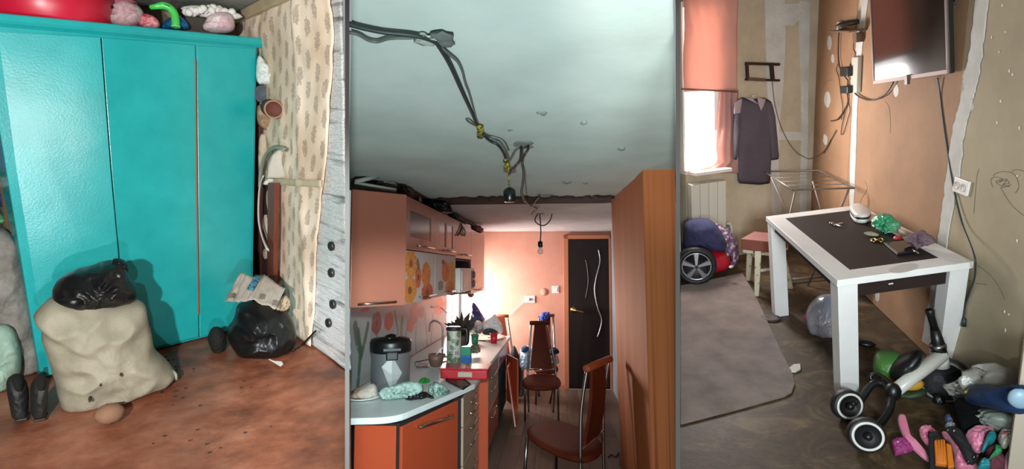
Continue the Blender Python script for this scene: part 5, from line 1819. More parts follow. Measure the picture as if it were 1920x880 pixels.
mk('floor_cord', G().tube(curve([kfl(1140, 858, .008), kfl(1147, 853, .008), kfl(1155, 857, .008), kfl(1160, 848, .008), kfl(1162, 862, .008), kfl(1163, 874, .008)], 5), .006, 8), mat('brown_cable', '3a2f2a', .5), None, 'tangled cord on the floor at the foot of the orange box', 'cord', smooth=True)

# ================================================================== RIGHT: the play room
RM = R_ = RR
w0, w1, w2 = R_.fl(1520, 455), R_.fl(1730, 655), R_.fl(1380, 480)
sd_ = (w1 - w0).normalized()          # along the long wall, towards the viewer
bd_ = (w2 - w0).normalized()          # along the window wall, to the left
sn = V((-sd_.y, sd_.x, 0))
if sn.x > 0:
    sn = -sn
bn = V((-bd_.y, bd_.x, 0))
if bn.y > 0:
    bn = -bn
CEIL_R = 2.5


def sw(u, v, off=0.0):
    return R_.vp(w0, w1, u, v, off)


def bw(u, v, off=0.0):
    return R_.vp(w0, w2, u, v, off)


def rfl(u, v, h=0.0):
    return R_.fl(u, v, h)


def rp(y, u, v):
    return R_.dp(y, u, v)


# ---- floor
def floor_mat():
    m = mat('worn_lino', '382b1f', .55, col2='68553d', vscale=3.2, vmin=.36, vmax=.66, ramp2='483927', bump=.15, bscale=25, spec=.35)
    nt = m.node_tree
    for n in nt.nodes:
        if n.type == 'TEX_NOISE' and abs(n.inputs['Scale'].default_value - 3.2) < .01:
            n.inputs['Distortion'].default_value = 2.2
            n.inputs['Roughness'].default_value = .7
    return m


fl_far = w0 + bd_ * 1.5
poly = [R_.fl(1273, 1000), R_.fl(1273, 520), fl_far + V((0, .0, 0)), w0, w1 + sd_ * 2.2, V((1.3, 1.2, 0))]
mk('floor', G().prism([p - UP * .08 for p in poly], UP * .08), floor_mat(), kind='structure')

# ---- long wall: plasterboards with filled seams
peach_lit_b = mat('peach_lit_board', 'a07a5b', .85, col2='8a684c', vscale=2.2, ramp2='967254', bump=.1, bscale=30)  # warm light from the window is put into these boards' colour
olive_b = mat('olive_board', 'aa9b7f', .85, col2='968870', vscale=2.0, ramp2='a19378', bump=.1, bscale=30)
putty = mat('white_putty', 'c6c3bd', .85, col2='b3afa8', vscale=6, bump=.3, bscale=40)
L_all = (w1 - w0).length + 2.2
wr2_ = mk('wall_right', G().prism([w0, w0 + sd_ * L_all, w0 + sd_ * L_all - sn * .12, w0 - sn * .12], UP * CEIL_R), mat('stud_core', '7d705a', .9), kind='structure')


def s_of(p):
    return (V(p) - w0).dot(sd_)


seam1, seam2 = s_of(sw(1597, 250)), s_of(sw(1790, 320))


def wboard(s0, s1, m, nm):
    g = G().prism([w0 + sd_ * s0 + UP * .004, w0 + sd_ * s1 + UP * .004, w0 + sd_ * s1 + sn * .012 + UP * .004, w0 + sd_ * s0 + sn * .012 + UP * .004], UP * (CEIL_R - .008))
    return mk(nm, g, m, wr2_)


wboard(.0, seam1 - .002, peach_lit_b, 'plasterboard')
wboard(seam1 + .002, seam2 - .002, peach_lit_b, 'plasterboard')
wboard(seam2 + .002, L_all, olive_b, 'plasterboard')


def putty_strip(pl, pr, off, seed, m=putty, plane=sw, parent=None, n=90, jag=.006):
    """Ragged filler strip between two pixel polylines given from top to bottom."""
    def at(pts, t):
        k = t * (len(pts) - 1)
        i = min(int(k), len(pts) - 2)
        return plane(pts[i][0] + (pts[i + 1][0] - pts[i][0]) * (k - i), pts[i][1] + (pts[i + 1][1] - pts[i][1]) * (k - i), off)
    nrm = sn if plane is sw else bn

    def f(u, v):
        a, b = at(pl, v), at(pr, v)
        d = (b - a).normalized()
        a = a + d * jag * (noise.noise(V((v * 40, seed, 1))) + noise.noise(V((v * 110, seed, 4))) * .6)
        b = b + d * jag * (noise.noise(V((v * 37, seed, 7))) + noise.noise(V((v * 120, seed, 9))) * .6)
        p = a.lerp(b, u)
        return p + nrm * .002 * noise.noise(V((u * 4, v * 60, seed)))
    g = G().grid(f, 4, n, -nrm * .006)
    return mk('putty_seam', g, m, parent or wr2_)


cut = max(rfl(1600, 300).z, 0)
putty_strip([(1614, -30), (1606, 60), (1601, 140), (1598, 200), (1594, 300), (1592, 395), (1590, 430)], [(1632, -30), (1619, 60), (1612, 140), (1607, 200), (1604, 300), (1600, 395), (1598, 430)], .017, 3)
putty_strip([(1831, -30), (1824, 40), (1816, 110), (1806, 140), (1806, 165), (1796, 205), (1786, 240), (1778, 300), (1771, 350), (1764, 410), (1757, 455), (1745, 540), (1728, 640)],
            [(1855, -30), (1847, 40), (1840, 100), (1832, 150), (1824, 180), (1817, 210), (1806, 250), (1800, 310), (1790, 370), (1780, 420), (1774, 460), (1768, 540), (1760, 660)], .017, 8, jag=.012)


def putty_blob(u, v, ru, rv, seed, plane=sw, parent=None, m=putty, off=.016):
    nrm = sn if plane is sw else bn
    P = [plane(u + ru * math.cos(a) * (1 + .25 * noise.noise(V((math.cos(a) * 2, math.sin(a) * 2, seed)))), v + rv * math.sin(a) * (1 + .25 * noise.noise(V((math.sin(a) * 2, seed, math.cos(a))))), off - .006) for a in [i * math.pi / 9 for i in range(18)]]
    return mk('putty_patch', G().prism(P, nrm * .004), m, parent or wr2_)


for i, (u, v, a, b) in enumerate(((1552, 187, 6, 15), (1548, 262, 4, 10), (1556, 80, 4, 14), (1562, 110, 3, 8), (1681, 170, 5, 12), (1646, 610 - 55, 4, 11), (1822, 200, 5, 8))):
    putty_blob(u, v, a, b, i)
white_fleck = mat('white_fleck', 'c9c4b8', .8)
random.seed(12)
for i, (u, v) in enumerate(((1880, 10), (1886, 60), (1874, 97), (1893, 133), (1899, 140), (1877, 190), (1870, 230), (1912, 240), (1860, 70), (1908, 452), (1884, 585), (1892, 590), (1886, 620), (1908, 330))):
    putty_blob(u, v, random.uniform(.6, 1.3), random.uniform(1.5, 3.5), i + 30, m=white_fleck, off=.0175)
# pencil scribbles
pencil = mat('pencil', '5f5443', .9)


def scribble(pts, plane=sw, r=.0011, n=5, off=.0125):
    return mk('scribble', G().tube(curve([plane(u, v, off) for u, v in pts], n), r, 5), pencil, wr2_)


scribble([(1862, 330), (1870, 324), (1884, 322), (1900, 326), (1908, 338), (1910, 352), (1904, 362)])
scribble([(1862, 352), (1858, 338), (1866, 332), (1880, 336), (1872, 342), (1886, 338), (1892, 344), (1880, 346), (1893, 350), (1876, 348), (1868, 340), (1888, 336), (1878, 352), (1896, 346)])
scribble([(1896, 322), (1906, 318), (1920, 322), (1930, 330)])
scribble([(1876, 352), (1888, 372), (1902, 390), (1925, 408)])
scribble([(1836, 317), (1832, 330), (1829, 360), (1826, 400)])
scribble([(1833, 498), (1852, 512), (1868, 530), (1880, 552), (1884, 562)])
scribble([(1810, 520), (1825, 530), (1850, 534)], r=.0012)
scribble([(1622, 340), (1626, 355), (1616, 372), (1610, 390)], r=.0015)
scribble([(1560, 150), (1551, 152), (1543, 163)], r=.002)
scribble([(1660, 190), (1668, 205), (1670, 250)], r=.0014)

# ---- window wall
sage_w = mat('sage_plaster', 'bcae97', .88, col2='a2957f', vscale=2.5, ramp2='b0a28b', bump=.15, bscale=25)
WL = 1.43
wz = [bw(1300, 322).z, 0]
sill_z = bw(1320, 323).z
win_s0 = (bw(1352, 250) - w0).dot(bd_)
win_s1 = WL
win_top = 2.42
bk = lambda s, z, o=0.0: w0 + bd_ * s + bn * o + UP * z


def bprism(s0, s1, z0, z1, o0, o1, m, name, parent=None, kind=None, bevel=0):
    g = G().hexa([bk(s0, z0, o1), bk(s1, z0, o1), bk(s1, z0, o0), bk(s0, z0, o0)], [bk(s0, z1, o1), bk(s1, z1, o1), bk(s1, z1, o0), bk(s0, z1, o0)])
    return mk(name, g, m, parent, kind=kind, bevel=bevel)


wb2 = bprism(-.1, win_s0, 0, CEIL_R, -.12, 0, sage_w, 'wall_back', kind='structure')
bprism(win_s0, WL, 0, sill_z, -.12, 0, sage_w, 'wall_back', kind='structure')
bprism(win_s0, WL, win_top, CEIL_R, -.12, 0, sage_w, 'wall_back', kind='structure')
wn2 = bprism(win_s0, WL, sill_z, sill_z + .03, -.12, .0, wf_m, 'window_2', kind='structure')
for s0, s1, z0, z1 in ((win_s0, win_s0 + .05, sill_z + .03, win_top), (WL - .02, WL, sill_z + .03, win_top), (win_s0 + .05, WL - .02, win_top - .05, win_top)):
    bprism(s0, s1, z0, z1, -.10, -.03, wf_m, 'window_bar', wn2, bevel=.004)
bprism(win_s0 + .05, WL - .02, sill_z + .03, win_top - .05, -.08, -.07, mat('bright_sky_glass_room', 'ffffff', .1, emit=5), 'pane', wn2)
mk('ceiling', G().prism([w0 + UP * CEIL_R, w0 + bd_ * WL + UP * CEIL_R, R_.fl(1279, -420, CEIL_R), w1 + sd_ * 2.2 + UP * CEIL_R], UP * .08), mat('room_ceiling', 'b5ada0', .9), kind='structure')
# filler patches on the window wall (white field around two olive islands)
putty_strip([(1434, -30), (1436, 60), (1438, 160), (1443, 240), (1446, 330), (1448, 420)], [(1470, -30), (1473, 60), (1472, 100), (1468, 170), (1462, 230), (1460, 310), (1466, 400)], .006, 21, plane=bw, parent=wb2)
putty_strip([(1500, 2), (1499, 60), (1502, 140), (1503, 250), (1501, 330), (1500, 420)], [(1519, 2), (1518, 60), (1516, 140), (1515, 250), (1513, 330), (1512, 420)], .006, 22, plane=bw, parent=wb2)
putty_strip([(1436, 8), (1440, 20), (1462, 34), (1466, 48)], [(1518, 6), (1517, 20), (1500, 36), (1486, 48)], .0055, 23, plane=bw, parent=wb2, n=40)
putty_strip([(1446, 246), (1446, 262)], [(1512, 248), (1512, 264)], .0055, 24, plane=bw, parent=wb2, n=16)

# ---- partition side boards of the room stay behind the radial partition; things follow
# curtains
pk = mat('pink_curtain', 'e0b4a6', .8, bump=.3, bscale=30, thru=.5)
pk2 = mat('pink_sheer', 'd2a9a2', .8, alpha=.8, thru=.5)
cu_t = thing('curtain', 'rust pink blind curtain covering the top of the bright window', 'curtain', bw(1330, 165, .05))


def cur_pt(u, v):
    a = bw(1280 + (1382 - 1280) * u, 0, .05)
    z0_, z1_ = bw(1330, 168 + 4 * u, .05).z, 2.49
    z = z0_ + (z1_ - z0_) * v
    k = noise.noise(V((u * 3, v * 2.2, 2))) * .022 + abs(noise.noise(V((u * 4 + v * 2, v * 3 - u, 5)))) * .03 * v
    return V((a.x, a.y, z)) + bn * k


mk('fabric', G().grid(cur_pt, 40, 50, bn * .004), pk, cu_t, smooth=True)
zc_ = bw(1330, 170, .05).z
mk('hem_rod', G().tube([bw(1278, 167, .05), bw(1382, 172, .05)], .008, 8), mat('hem_dark', '7d5347', .8), cu_t, smooth=True)
sh_t = thing('sheer_curtain', 'pale pink sheer curtain hanging beside the bright window gap', 'curtain', bw(1365, 320, .03))


def sheer_pt(u, v):
    lft = [(0, 1281), (.06, 1300), (.14, 1338), (.3, 1335), (.6, 1342), (.85, 1346), (1, 1348)]
    x0 = 1342
    for (a, b), (c, d) in zip(lft, lft[1:]):
        if a <= v <= c:
            x0 = b + (d - b) * (v - a) / (c - a)
    x1 = 1386
    pu = x0 + (x1 - x0) * u
    p = bw(pu, 325 - 157 * v, .03)
    return p + bn * (.012 * math.sin(u * 22 + v * 2) + .01 * noise.noise(V((u * 3, v * 3, 1))))


mk('fabric', G().grid(sheer_pt, 40, 30, bn * .003), pk2, sh_t, smooth=True)
# radiator
rad = thing('radiator', 'white sectional radiator under the pink curtained window', 'radiator', bw(1325, 440, .08))
rt, rb_ = bw(1325, 342, .12).z, bw(1335, 440, .12).z
s_r = (bw(1362, 400, .12) - w0).dot(bd_)
rm_ = mat('radiator_enamel', 'c3bfb2', .35)
k = 0
while s_r + k * .092 < WL - .03:
    s = s_r + k * .092
    g = G().hexa([bk(s + .002, rb_, .12), bk(s + .090, rb_, .12), bk(s + .086, rb_, .04), bk(s + .006, rb_, .04)], [bk(s + .002, rt - .01, .12), bk(s + .090, rt - .01, .12), bk(s + .086, rt, .04), bk(s + .006, rt, .04)])
    mk('section', g, rm_, rad, bevel=.005)
    k += 1
bprism(s_r + .01, WL - .02, rb_ + .03, rb_ + .06, .06, .10, rm_, 'manifold', rad)
bprism(s_r + .01, WL - .02, rt - .08, rt - .05, .06, .10, rm_, 'manifold', rad)
mk('valve', G().tube([bk(s_r + .01, rb_ + .05, .08), bk(s_r - .04, rb_ + .05, .08)], .016, 10), mat('green_valve', '5d7d58', .5), rad, smooth=True)
mk('pipe', G().tube(curve([bk(s_r - .03, rb_ + .07, .08), bk(s_r - .07, rb_ + .06, .08), bk(s_r - .085, rb_ - .02, .08), bk(s_r - .06, rb_ - .1, .06), bk(s_r - .03, .02, .05)], 6), .014, 10), rm_, rad, smooth=True)
bprism(win_s0 - .02, WL - .02, sill_z - .005, sill_z + .028, .0, .14, mat('sill_white', 'd5cdc4', .4), 'sill', wn2, bevel=.004)

# dress on the wall
dress = thing('dress', 'dark grey school dress with a pale collar hanging on the wall', 'dress', bw(1415, 347, .05))
dm = mat('charcoal_cloth', '4a434c', .9, col2='554c54', vscale=4, bump=.3, bscale=120)


def bpuff(name, px, off, T, m, seed, parent, **k):
    q = bw(sum(p[0] for p in px) / len(px), 300, off)
    k.setdefault('zmin', None)
    return mk(name, G().puff(px, q, T, seed=seed, nrm=bn, back=.02, **k), m, parent, smooth=True)


bpuff('bodice', [(1378, 190), (1392, 182), (1402, 185), (1416, 186), (1432, 182), (1446, 190), (1451, 212), (1448, 250), (1446, 300), (1444, 344), (1425, 347), (1384, 344), (1382, 320), (1380, 280), (1376, 230)], .03, .035, dm, 5, dress, amp=.2, round_=False, power=.35)
bpuff('sleeve', [(1436, 188), (1446, 190), (1452, 212), (1456, 250), (1460, 299), (1446, 301), (1442, 260), (1438, 220)], .045, .03, dm, 6, dress, amp=.15, round_=False)
bpuff('sleeve', [(1378, 192), (1386, 188), (1388, 220), (1386, 260), (1382, 300), (1375, 299), (1374, 250), (1375, 214)], .045, .03, dm, 7, dress, amp=.15, round_=False)
col_m = mat('pale_collar', '9a8a90', .85)
bpuff('collar', [(1398, 184), (1410, 182), (1416, 190), (1424, 196), (1418, 194), (1406, 188)], .072, .006, col_m, 8, dress, round_=False)
bpuff('collar', [(1420, 182), (1436, 186), (1432, 200), (1427, 208), (1422, 194)], .072, .006, col_m, 9, dress, round_=False)
bpuff('collar', [(1376, 192), (1392, 184), (1390, 200), (1388, 212), (1376, 214)], .072, .006, col_m, 10, dress, round_=False)
mk('hanger_nail', G().tube([bw(1412, 178, .0), bw(1412, 180, .06)], .005, 6), steel, dress)

# metal wall bracket
brk = thing('wall_bracket', 'dark metal television bracket screwed to the window wall', 'bracket', bw(1425, 152, .03))
iron = mat('dark_iron', '3a302a', .5, metal=.6)


def bbar(u0, v0, u1, v1, wv, off, m=iron, name='bar', parent=brk, t=.014):
    a, b = bw(u0, v0, off), bw(u1, v1, off)
    d = (b - a).normalized()
    up = d.cross(bn).normalized() * wv
    return mk(name, G().ob((a + b) / 2, (b - a) / 2, up, bn * t), m, parent, bevel=.002)


bbar(1398, 119, 1461, 121, .012, .03)
bbar(1398, 149, 1461, 151, .010, .03)
bbar(1400, 117, 1402, 151, .010, .035)
bbar(1446, 118, 1449, 152, .014, .04)
for u, v in ((1398, 132), (1458, 136)):
    mk('standoff', G().tube([bw(1404, 120 if u < 1420 else 150, .0), bw(1404, 120 if u < 1420 else 150, .03)], .01, 8), iron, brk)
bbar(1402, 148, 1434, 150, .014, .045, mat('rusty', '5a4334', .8), 'clamp')

# cables on the window wall
mk('cable', G().tube(curve([bw(1448, 152, .01), bw(1452, 190, .01), bw(1462, 230, .012), bw(1476, 262, .012), bw(1492, 284, .012), bw(1505, 293, .012), bw(1517, 298, .012), sw(1530, 294, .02), sw(1546, 282, .02), sw(1558, 262, .02), sw(1568, 244, .02)], 6), .0045, 6), mat('grey_brown_wire', '6b6152', .6), None, 'thin grey wire sagging across the room corner', 'wire', smooth=True)
# ---- television
tv = thing('television', 'large black flat television tilted on the wall, its lower edge pale', 'television', sw(1710, 150, .1))
q0, q1, q2_, q3_ = sw(1640, 158, .145), sw(1780, 138, .05), sw(1783, -70, .11), sw(1629, -70, .205)
tvn = (q1 - q0).cross(q3_ - q0).normalized()
if tvn.dot(R_.eye - q0) < 0:
    tvn = -tvn
q3_ = q0 + (q3_ - q0) * .9
q2_ = q1 + (q3_ - q0)
g = G().prism([q0, q1, q2_, q3_], -tvn * .028)
mk('back_case', g, mat('tv_case', '1d1a19', .5), tv, bevel=.004)
dx_, dy_ = (q1 - q0), (q3_ - q0)


def tq(u, v, o=0.0):
    return q0 + dx_ * u + dy_ * v + tvn * o


bez = mat('tv_silver_bezel', '8f7a70', .6, metal=.3)
for u0, v0, u1, v1 in ((0, 0, 1, .035), (.988, .035, 1, 1), (0, .035, .015, 1), (.015, .985, .988, 1)):
    mk('bezel', G().prism([tq(u0, v0), tq(u1, v0), tq(u1, v1), tq(u0, v1)], tvn * .010), bez, tv, bevel=.002)
mk('screen', G().prism([tq(.015, .035), tq(.988, .035), tq(.988, .985), tq(.015, .985)], tvn * .005), mat('tv_screen', '120808', .10, spec=.6), tv)
mk('receiver', G().ob(tq(.52, .02, .012) - dy_ * .02, dx_ * .018, dy_ * .04, tvn * .008), mat('dark_metal2', '4a3a34', .5), tv)
mk('wall_arm', G().tube([tq(.5, .5, -.028), sw(1712, 60, .0)], .03, 10), iron, tv)
mk('aerial_lead', G().tube([tq(.99, .55, -.01), sw(1790, 8, .03), sw(1800, -12, .03)], .006, 6), black_c, tv, smooth=True)
# cables, power strip, adapter
mk('tv_cable', G().tube(curve([sw(1758, 146, .03), sw(1763, 180, .016), sw(1769, 230, .016), sw(1778, 290, .016), sw(1786, 340, .02), sw(1794, 380, .022), sw(1806, 425, .03), sw(1818, 455, .06), sw(1826, 478, .08), sw(1829, 495, .08), sw(1826, 525, .04), sw(1816, 553, .02), sw(1809, 575, .02), sw(1808, 598, .02)], 6), .0042, 8), black_c, None, 'long black cable hanging from the television past the table corner', 'cable', smooth=True)
mk('cable_plug', G().tube([sw(1808.5, 597, .02), sw(1807, 612, .02)], [.008, .012], 10), black_c, bpy.data.objects['tv_cable'], smooth=True)
ps_ = thing('power_strip', 'white power strip mounted upright on the filled seam', 'power strip', sw(1609, 175, .03))
P = [sw(u, v, .014) for u, v in ((1602, 175), (1614, 173), (1617, 106), (1605, 107))]
mk('body', G().prism(P, sn * .03), mat('strip_white', 'b3b0a2', .5), ps_, bevel=.004)
for v0, v1, u0 in ((124, 142, 1596), (160, 174, 1596)):
    P = [sw(u, v, .02) for u, v in ((u0 - 6, v1), (u0 + 9, v1), (u0 + 9, v0), (u0 - 6, v0))]
    mk('plug', G().prism(P, sn * .06), black_pl, ps_, bevel=.008)
wires = [[(1590, 60), (1585, 52), (1574, 58), (1572, 80), (1572, 110), (1576, 130), (1586, 146), (1590, 150)], [(1590, 150), (1588, 170), (1590, 190), (1584, 205), (1578, 215), (1570, 224), (1558, 227)],
         [(1590, 150), (1590, 180), (1586, 205), (1579, 235), (1577, 252), (1583, 246), (1590, 222), (1594, 205), (1590, 190)], [(1572, 118), (1568, 130), (1573, 146), (1577, 180), (1580, 200), (1578, 225)],
         [(1603, 175), (1612, 182), (1628, 188), (1642, 186), (1655, 180), (1664, 172), (1672, 160), (1675, 154)], [(1602, 70), (1600, 90), (1604, 100), (1602, 108)], [(1558, 262), (1552, 275), (1545, 288)]]
for i, wpts in enumerate(wires):
    mk('lead', G().tube(curve([sw(u, v, .03 if i in (0, 4) else .022) for u, v in wpts], 6), .0055 if i in (0, 1, 4) else .0032, 6), mat('dark_lead', '3a2d25', .5), ps_, smooth=True)
ad = thing('adapter_shelf', 'small wall shelf holding a black adapter beside the television', 'shelf', sw(1596, 66, .06))
P = [sw(u, v, .012) for u, v in ((1574, 58), (1607, 66), (1627, 60), (1622, 54))]
a, b = sw(1576, 58, .014), sw(1626, 57, .014)
mk('shelf_board', G().prism([a, b, b + sn * .12, a + sn * .09], UP * .012), mat('shelf_brown', '6b5240', .7), ad, bevel=.003)
mk('adapter', G().blob(sw(1595, 47, .06) , (.10, .05, .04), seed=3, amp=.2, n=16, m=8, zmin=a.z + .012), mat('adapter_black', '1a1512', .5), ad, smooth=True)
mk('support', G().prism([sw(1613, 78, .013), sw(1620, 78, .013), sw(1620, 60, .013), sw(1612, 60, .013)], sn * .05), mat('shelf_brown', '6b5240', .7), ad)
mk('white_plate', G().prism([sw(1573, 56, .013), sw(1580, 54, .013), sw(1582, 40, .013), (sw(1574, 41, .013))], sn * .02), mat('plate_cream', 'c7c0ae', .5), ad, bevel=.003)
so = thing('wall_socket', 'white double wall socket on the olive board above the table corner', 'socket', sw(1806, 368, .02))
P = [sw(u, v, .012) for u, v in ((1790, 358), (1816, 368), (1822, 341), (1796, 331))]
mk('plate', G().prism(P, sn * .014), white_pl, so, bevel=.003)
for f_ in (.27, .73):
    cpt = (P[0].lerp(P[1], f_) + P[3].lerp(P[2], f_)) / 2 + sn * .014
    mk('outlet', G().lathe(cpt, [(.001, 0), (.020, 0), (.021, .004), (.017, .005), (.015, .002), (.001, .002)], sn, 20), mat('socket_inner', 'bdb6ac', .5), so, smooth=True)

# ---- folding drying rack
dr_ = thing('drying_rack', 'folding metal clothes drying rack standing behind the white table', 'drying rack', rfl(1500, 500))
zt = .82


def rk(u, v):
    return rfl(u, v, zt)


c1, c2_, c3, c4 = rk(1433, 322), rk(1486, 356), rk(1601, 353), rk(1536, 320)
rr_ = mat('rack_steel', '6f675f', .45, metal=.3)
mk('frame', G().tube([c1, c2_, c3, c4, c1], .0075, 8), rr_, dr_, smooth=True)
for t in (.2, .4, .6, .8):
    mk('wire', G().tube([c1.lerp(c2_, t), c4.lerp(c3, t)], .0028, 6), rr_, dr_, smooth=True)
legs = [((1446, 332), (1476, 398), (1500, 470)), ((1492, 356), (1482, 400), (1466, 470)), ((1524, 340), (1540, 396), (1552, 450)), ((1592, 354), (1576, 392), (1556, 440))]
for k, ((u0, v0), (u1, v1), (u2, v2)) in enumerate(legs):
    a = rk(u0, v0)
    b = R_.dp(a.y, u1, v1)
    d = (b - a)
    foot = a + d * (a.z / max(1e-3, a.z - b.z))
    foot = V((foot.x, foot.y, .006))
    mk('leg', G().tube([a, foot], .0075, 8), rr_, dr_, smooth=True)
a, b = rfl(1478, 525, .03), rfl(1545, 519, .03)
mk('floor_bar', G().tube([a, b], .010, 8), rr_, dr_, smooth=True)
mk('foot_cap', G().tube([a + V((-.03, 0, 0)), a + V((.03, 0, 0))], .02, 10), mat('green_cap', '2f8a55', .5), dr_, smooth=True)

# ---- table
ZT2 = .72
A, Bc, Cc = rfl(1436, 406, ZT2), rfl(1570, 526, ZT2), rfl(1826, 491, ZT2)
Dc = A + Cc - Bc
ta, tb = (A - Bc), (Cc - Bc)
tab_w = mat('white_table', 'e3e2e0', .45, col2='d6d4d1', vscale=3)
tab_i = mat('dark_table_inset', '2c2220', .6, col2='261d1b', vscale=3, spec=.2)
tbl = thing('dining_table', 'white framed dining table with a dark brown inset top', 'table', ((A + Cc) / 2).xy.to_3d())


def tt(s, t, z=ZT2):
    p = Bc + tb * s + ta * t
    return V((p.x, p.y, z))


s0, s1, t0, t1 = .16, .84, .085, .915
for ring in (((0, 0), (1, 0), (s1, t0), (s0, t0)), ((1, 0), (1, 1), (s1, t1), (s1, t0)), ((1, 1), (0, 1), (s0, t1), (s1, t1)), ((0, 1), (0, 0), (s0, t0), (s0, t1))):
    mk('frame_board', G().prism([tt(*p, ZT2 - .035) for p in ring], UP * .035), tab_w, tbl, bevel=.0025)
mk('inset', G().prism([tt(*p, ZT2 - .03) for p in ((s0 + .002, t0 + .001), (s1 - .002, t0 + .001), (s1 - .002, t1 - .001), (s0 + .002, t1 - .001))], UP * .0285), tab_i, tbl)
sm = mat('worn_smear', 'c4c0ba', .6)
P = [rfl(u, v, ZT2 + .0005) for u, v in ((1664, 506), (1690, 496), (1716, 493), (1724, 498), (1714, 507), (1688, 513), (1668, 512))]
mk('smear', G().prism(resample(smooth_loop(P), 24), UP * .0006), sm, tbl)
na, nb = ta.normalized(), tb.normalized()


def leg(corner, da, db, wid, px_bot):
    """A square post below a corner of the top; its foot stands at the point seen in the photograph."""
    c = V(corner)
    top4 = [c, c + db * wid, c + db * wid + da * wid, c + da * wid]
    f = rfl(*px_bot)
    o = f - c
    o.z = 0
    o = o if o.length < .2 else o.normalized() * .2
    bot4 = [V((p.x, p.y, 0)) + o for p in top4]
    g = G().hexa(bot4, [V((p.x, p.y, ZT2 - .035)) for p in top4])
    return mk('leg', g, tab_w, tbl, bevel=.003)


lw_ = .105
leg(tt(.012, .008), na, nb, lw_, (1577, 752))
leg(tt(.012, .992), -na, nb, lw_, (1447, 585))
leg(tt(.985, .008), na, -nb, lw_, (1786, 668))
leg(tt(.985, .992), -na, -nb, lw_, (1590, 500))
for p, q in (((.16, .03), (.84, .03)), ((.16, .97), (.84, .97))):
    a, b = tt(*p, 0), tt(*q, 0)
    mk('apron', G().prism([a + UP * (ZT2 - .115), b + UP * (ZT2 - .115), b + na * .02 * (1 if p[1] < .5 else -1) + UP * (ZT2 - .115), a + na * .02 * (1 if p[1] < .5 else -1) + UP * (ZT2 - .115)], UP * .078), tab_i, tbl)
for p, q in (((.05, .09), (.05, .91)), ((.95, .09), (.95, .91))):
    a, b = tt(*p, 0), tt(*q, 0)
    mk('apron', G().prism([a + UP * (ZT2 - .09), b + UP * (ZT2 - .09), b + nb * .02 * (1 if p[0] < .5 else -1) + UP * (ZT2 - .09), a + nb * .02 * (1 if p[0] < .5 else -1) + UP * (ZT2 - .09)], UP * .055), tab_i, tbl)
P = [rfl(u, v, ZT2) for u, v in ((1676, 531), (1690, 529))]
mk('scuff', G().ob(tt(.42, .027, ZT2 - .072), nb * .012, na * .002, UP * .003), white_pl, tbl)


def on_tab(name, label, cat, px, T, m, seed, dy=.0, **k):
    u = sum(p[0] for p in px) / len(px)
    v = max(p[1] for p in px)
    q = rfl(u, v, ZT2) + V((0, T * .8 + dy, 0))
    k.setdefault('zmin', ZT2 + .001)
    return mk(name, G().puff(px, q, T, seed=seed, **k), m, None, label, cat, smooth=True)


# things on the table
pcase = thing('zip_case', 'white oval zip case with a black seam on the table', 'case', rfl(1612, 421, ZT2))
P = [rfl(u, v, ZT2 + .002) for u, v in ((1591, 402), (1598, 415), (1606, 421), (1629, 421), (1633, 410), (1620, 400), (1604, 396))]
PR = resample(smooth_loop(P), 32)
pc_ = sum(PR, V()) / 32


def ringz(f, z):
    return [V((pc_.x + (p.x - pc_.x) * f, pc_.y + (p.y - pc_.y) * f, ZT2 + z)) for p in PR]


def loft(rows):
    g = G()
    n = len(rows[0])
    for r in rows:
        g.v += r
    for i in range(len(rows) - 1):
        for k in range(n):
            a, b = i * n + k, i * n + (k + 1) % n
            g.f.append((a, b, b + n, a + n))
    g.f.append(tuple(range(n))[::-1])
    g.f.append(tuple(len(g.v) - n + k for k in range(n)))
    return g


mk('lower_shell', loft([ringz(.85, .001), ringz(.98, .012), ringz(1.04, .035)]), mat('case_white', 'cfc8c2', .5), pcase, smooth=True)
mk('zip_band', loft([ringz(1.045, .035), ringz(1.06, .038), ringz(1.06, .046), ringz(1.045, .049)]), black_pl, pcase, smooth=True)
mk('lid', loft([ringz(1.04, .049), ringz(.98, .064), ringz(.8, .072), ringz(.1, .075)]), mat('case_white', 'cfc8c2', .5), pcase, smooth=True)
ky = thing('keys', 'small bunch of shiny keys on the dark inset', 'keys', rfl(1568, 422, ZT2))
mk('key', G().tube([rfl(1560, 421, ZT2 + .006), rfl(1568, 421, ZT2 + .006), rfl(1580, 418, ZT2 + .006)], [.014, .006, .006], 8, flat=.4), chrome, ky, smooth=True)
mk('key', G().tube([rfl(1566, 422, ZT2 + .005), rfl(1576, 424, ZT2 + .005), rfl(1579, 426, ZT2 + .005)], [.012, .005, .005], 8, flat=.4), steel, ky, smooth=True)
mk('fob', G().blob(rfl(1559, 419, ZT2 + .012), (.014, .012, .01), seed=3, amp=.1, n=10, m=6, zmin=ZT2 + .001), chrome, ky, smooth=True)
grn = mat('green_film_bag', '2f8a5f', .3, col2='6fa888', vscale=10, vmin=.45, vmax=.65, bump=.7, bscale=40, spec=.6)
on_tab('green_bag', 'shiny green plastic bag crumpled on the table by the wall', 'bag', [(1633, 412), (1640, 404), (1656, 400), (1672, 403), (1680, 412), (1690, 420), (1688, 428), (1680, 434), (1662, 439), (1650, 434), (1644, 428), (1634, 426)], .08, grn, 81, amp=.4, rough=.012, n=80, rings=12)
on_tab('beige_rag', 'flat pale olive rag between the green bag and the black tablet', 'cloth', [(1617, 437), (1628, 434), (1642, 436), (1650, 441), (1644, 444), (1626, 442)], .02, mat('olive_rag', '8a8a70', .9), 82, amp=.3)
bn_t = thing('brass_bits', 'pair of small brass fittings beside the black tablet', 'fitting', rfl(1645, 453, ZT2))
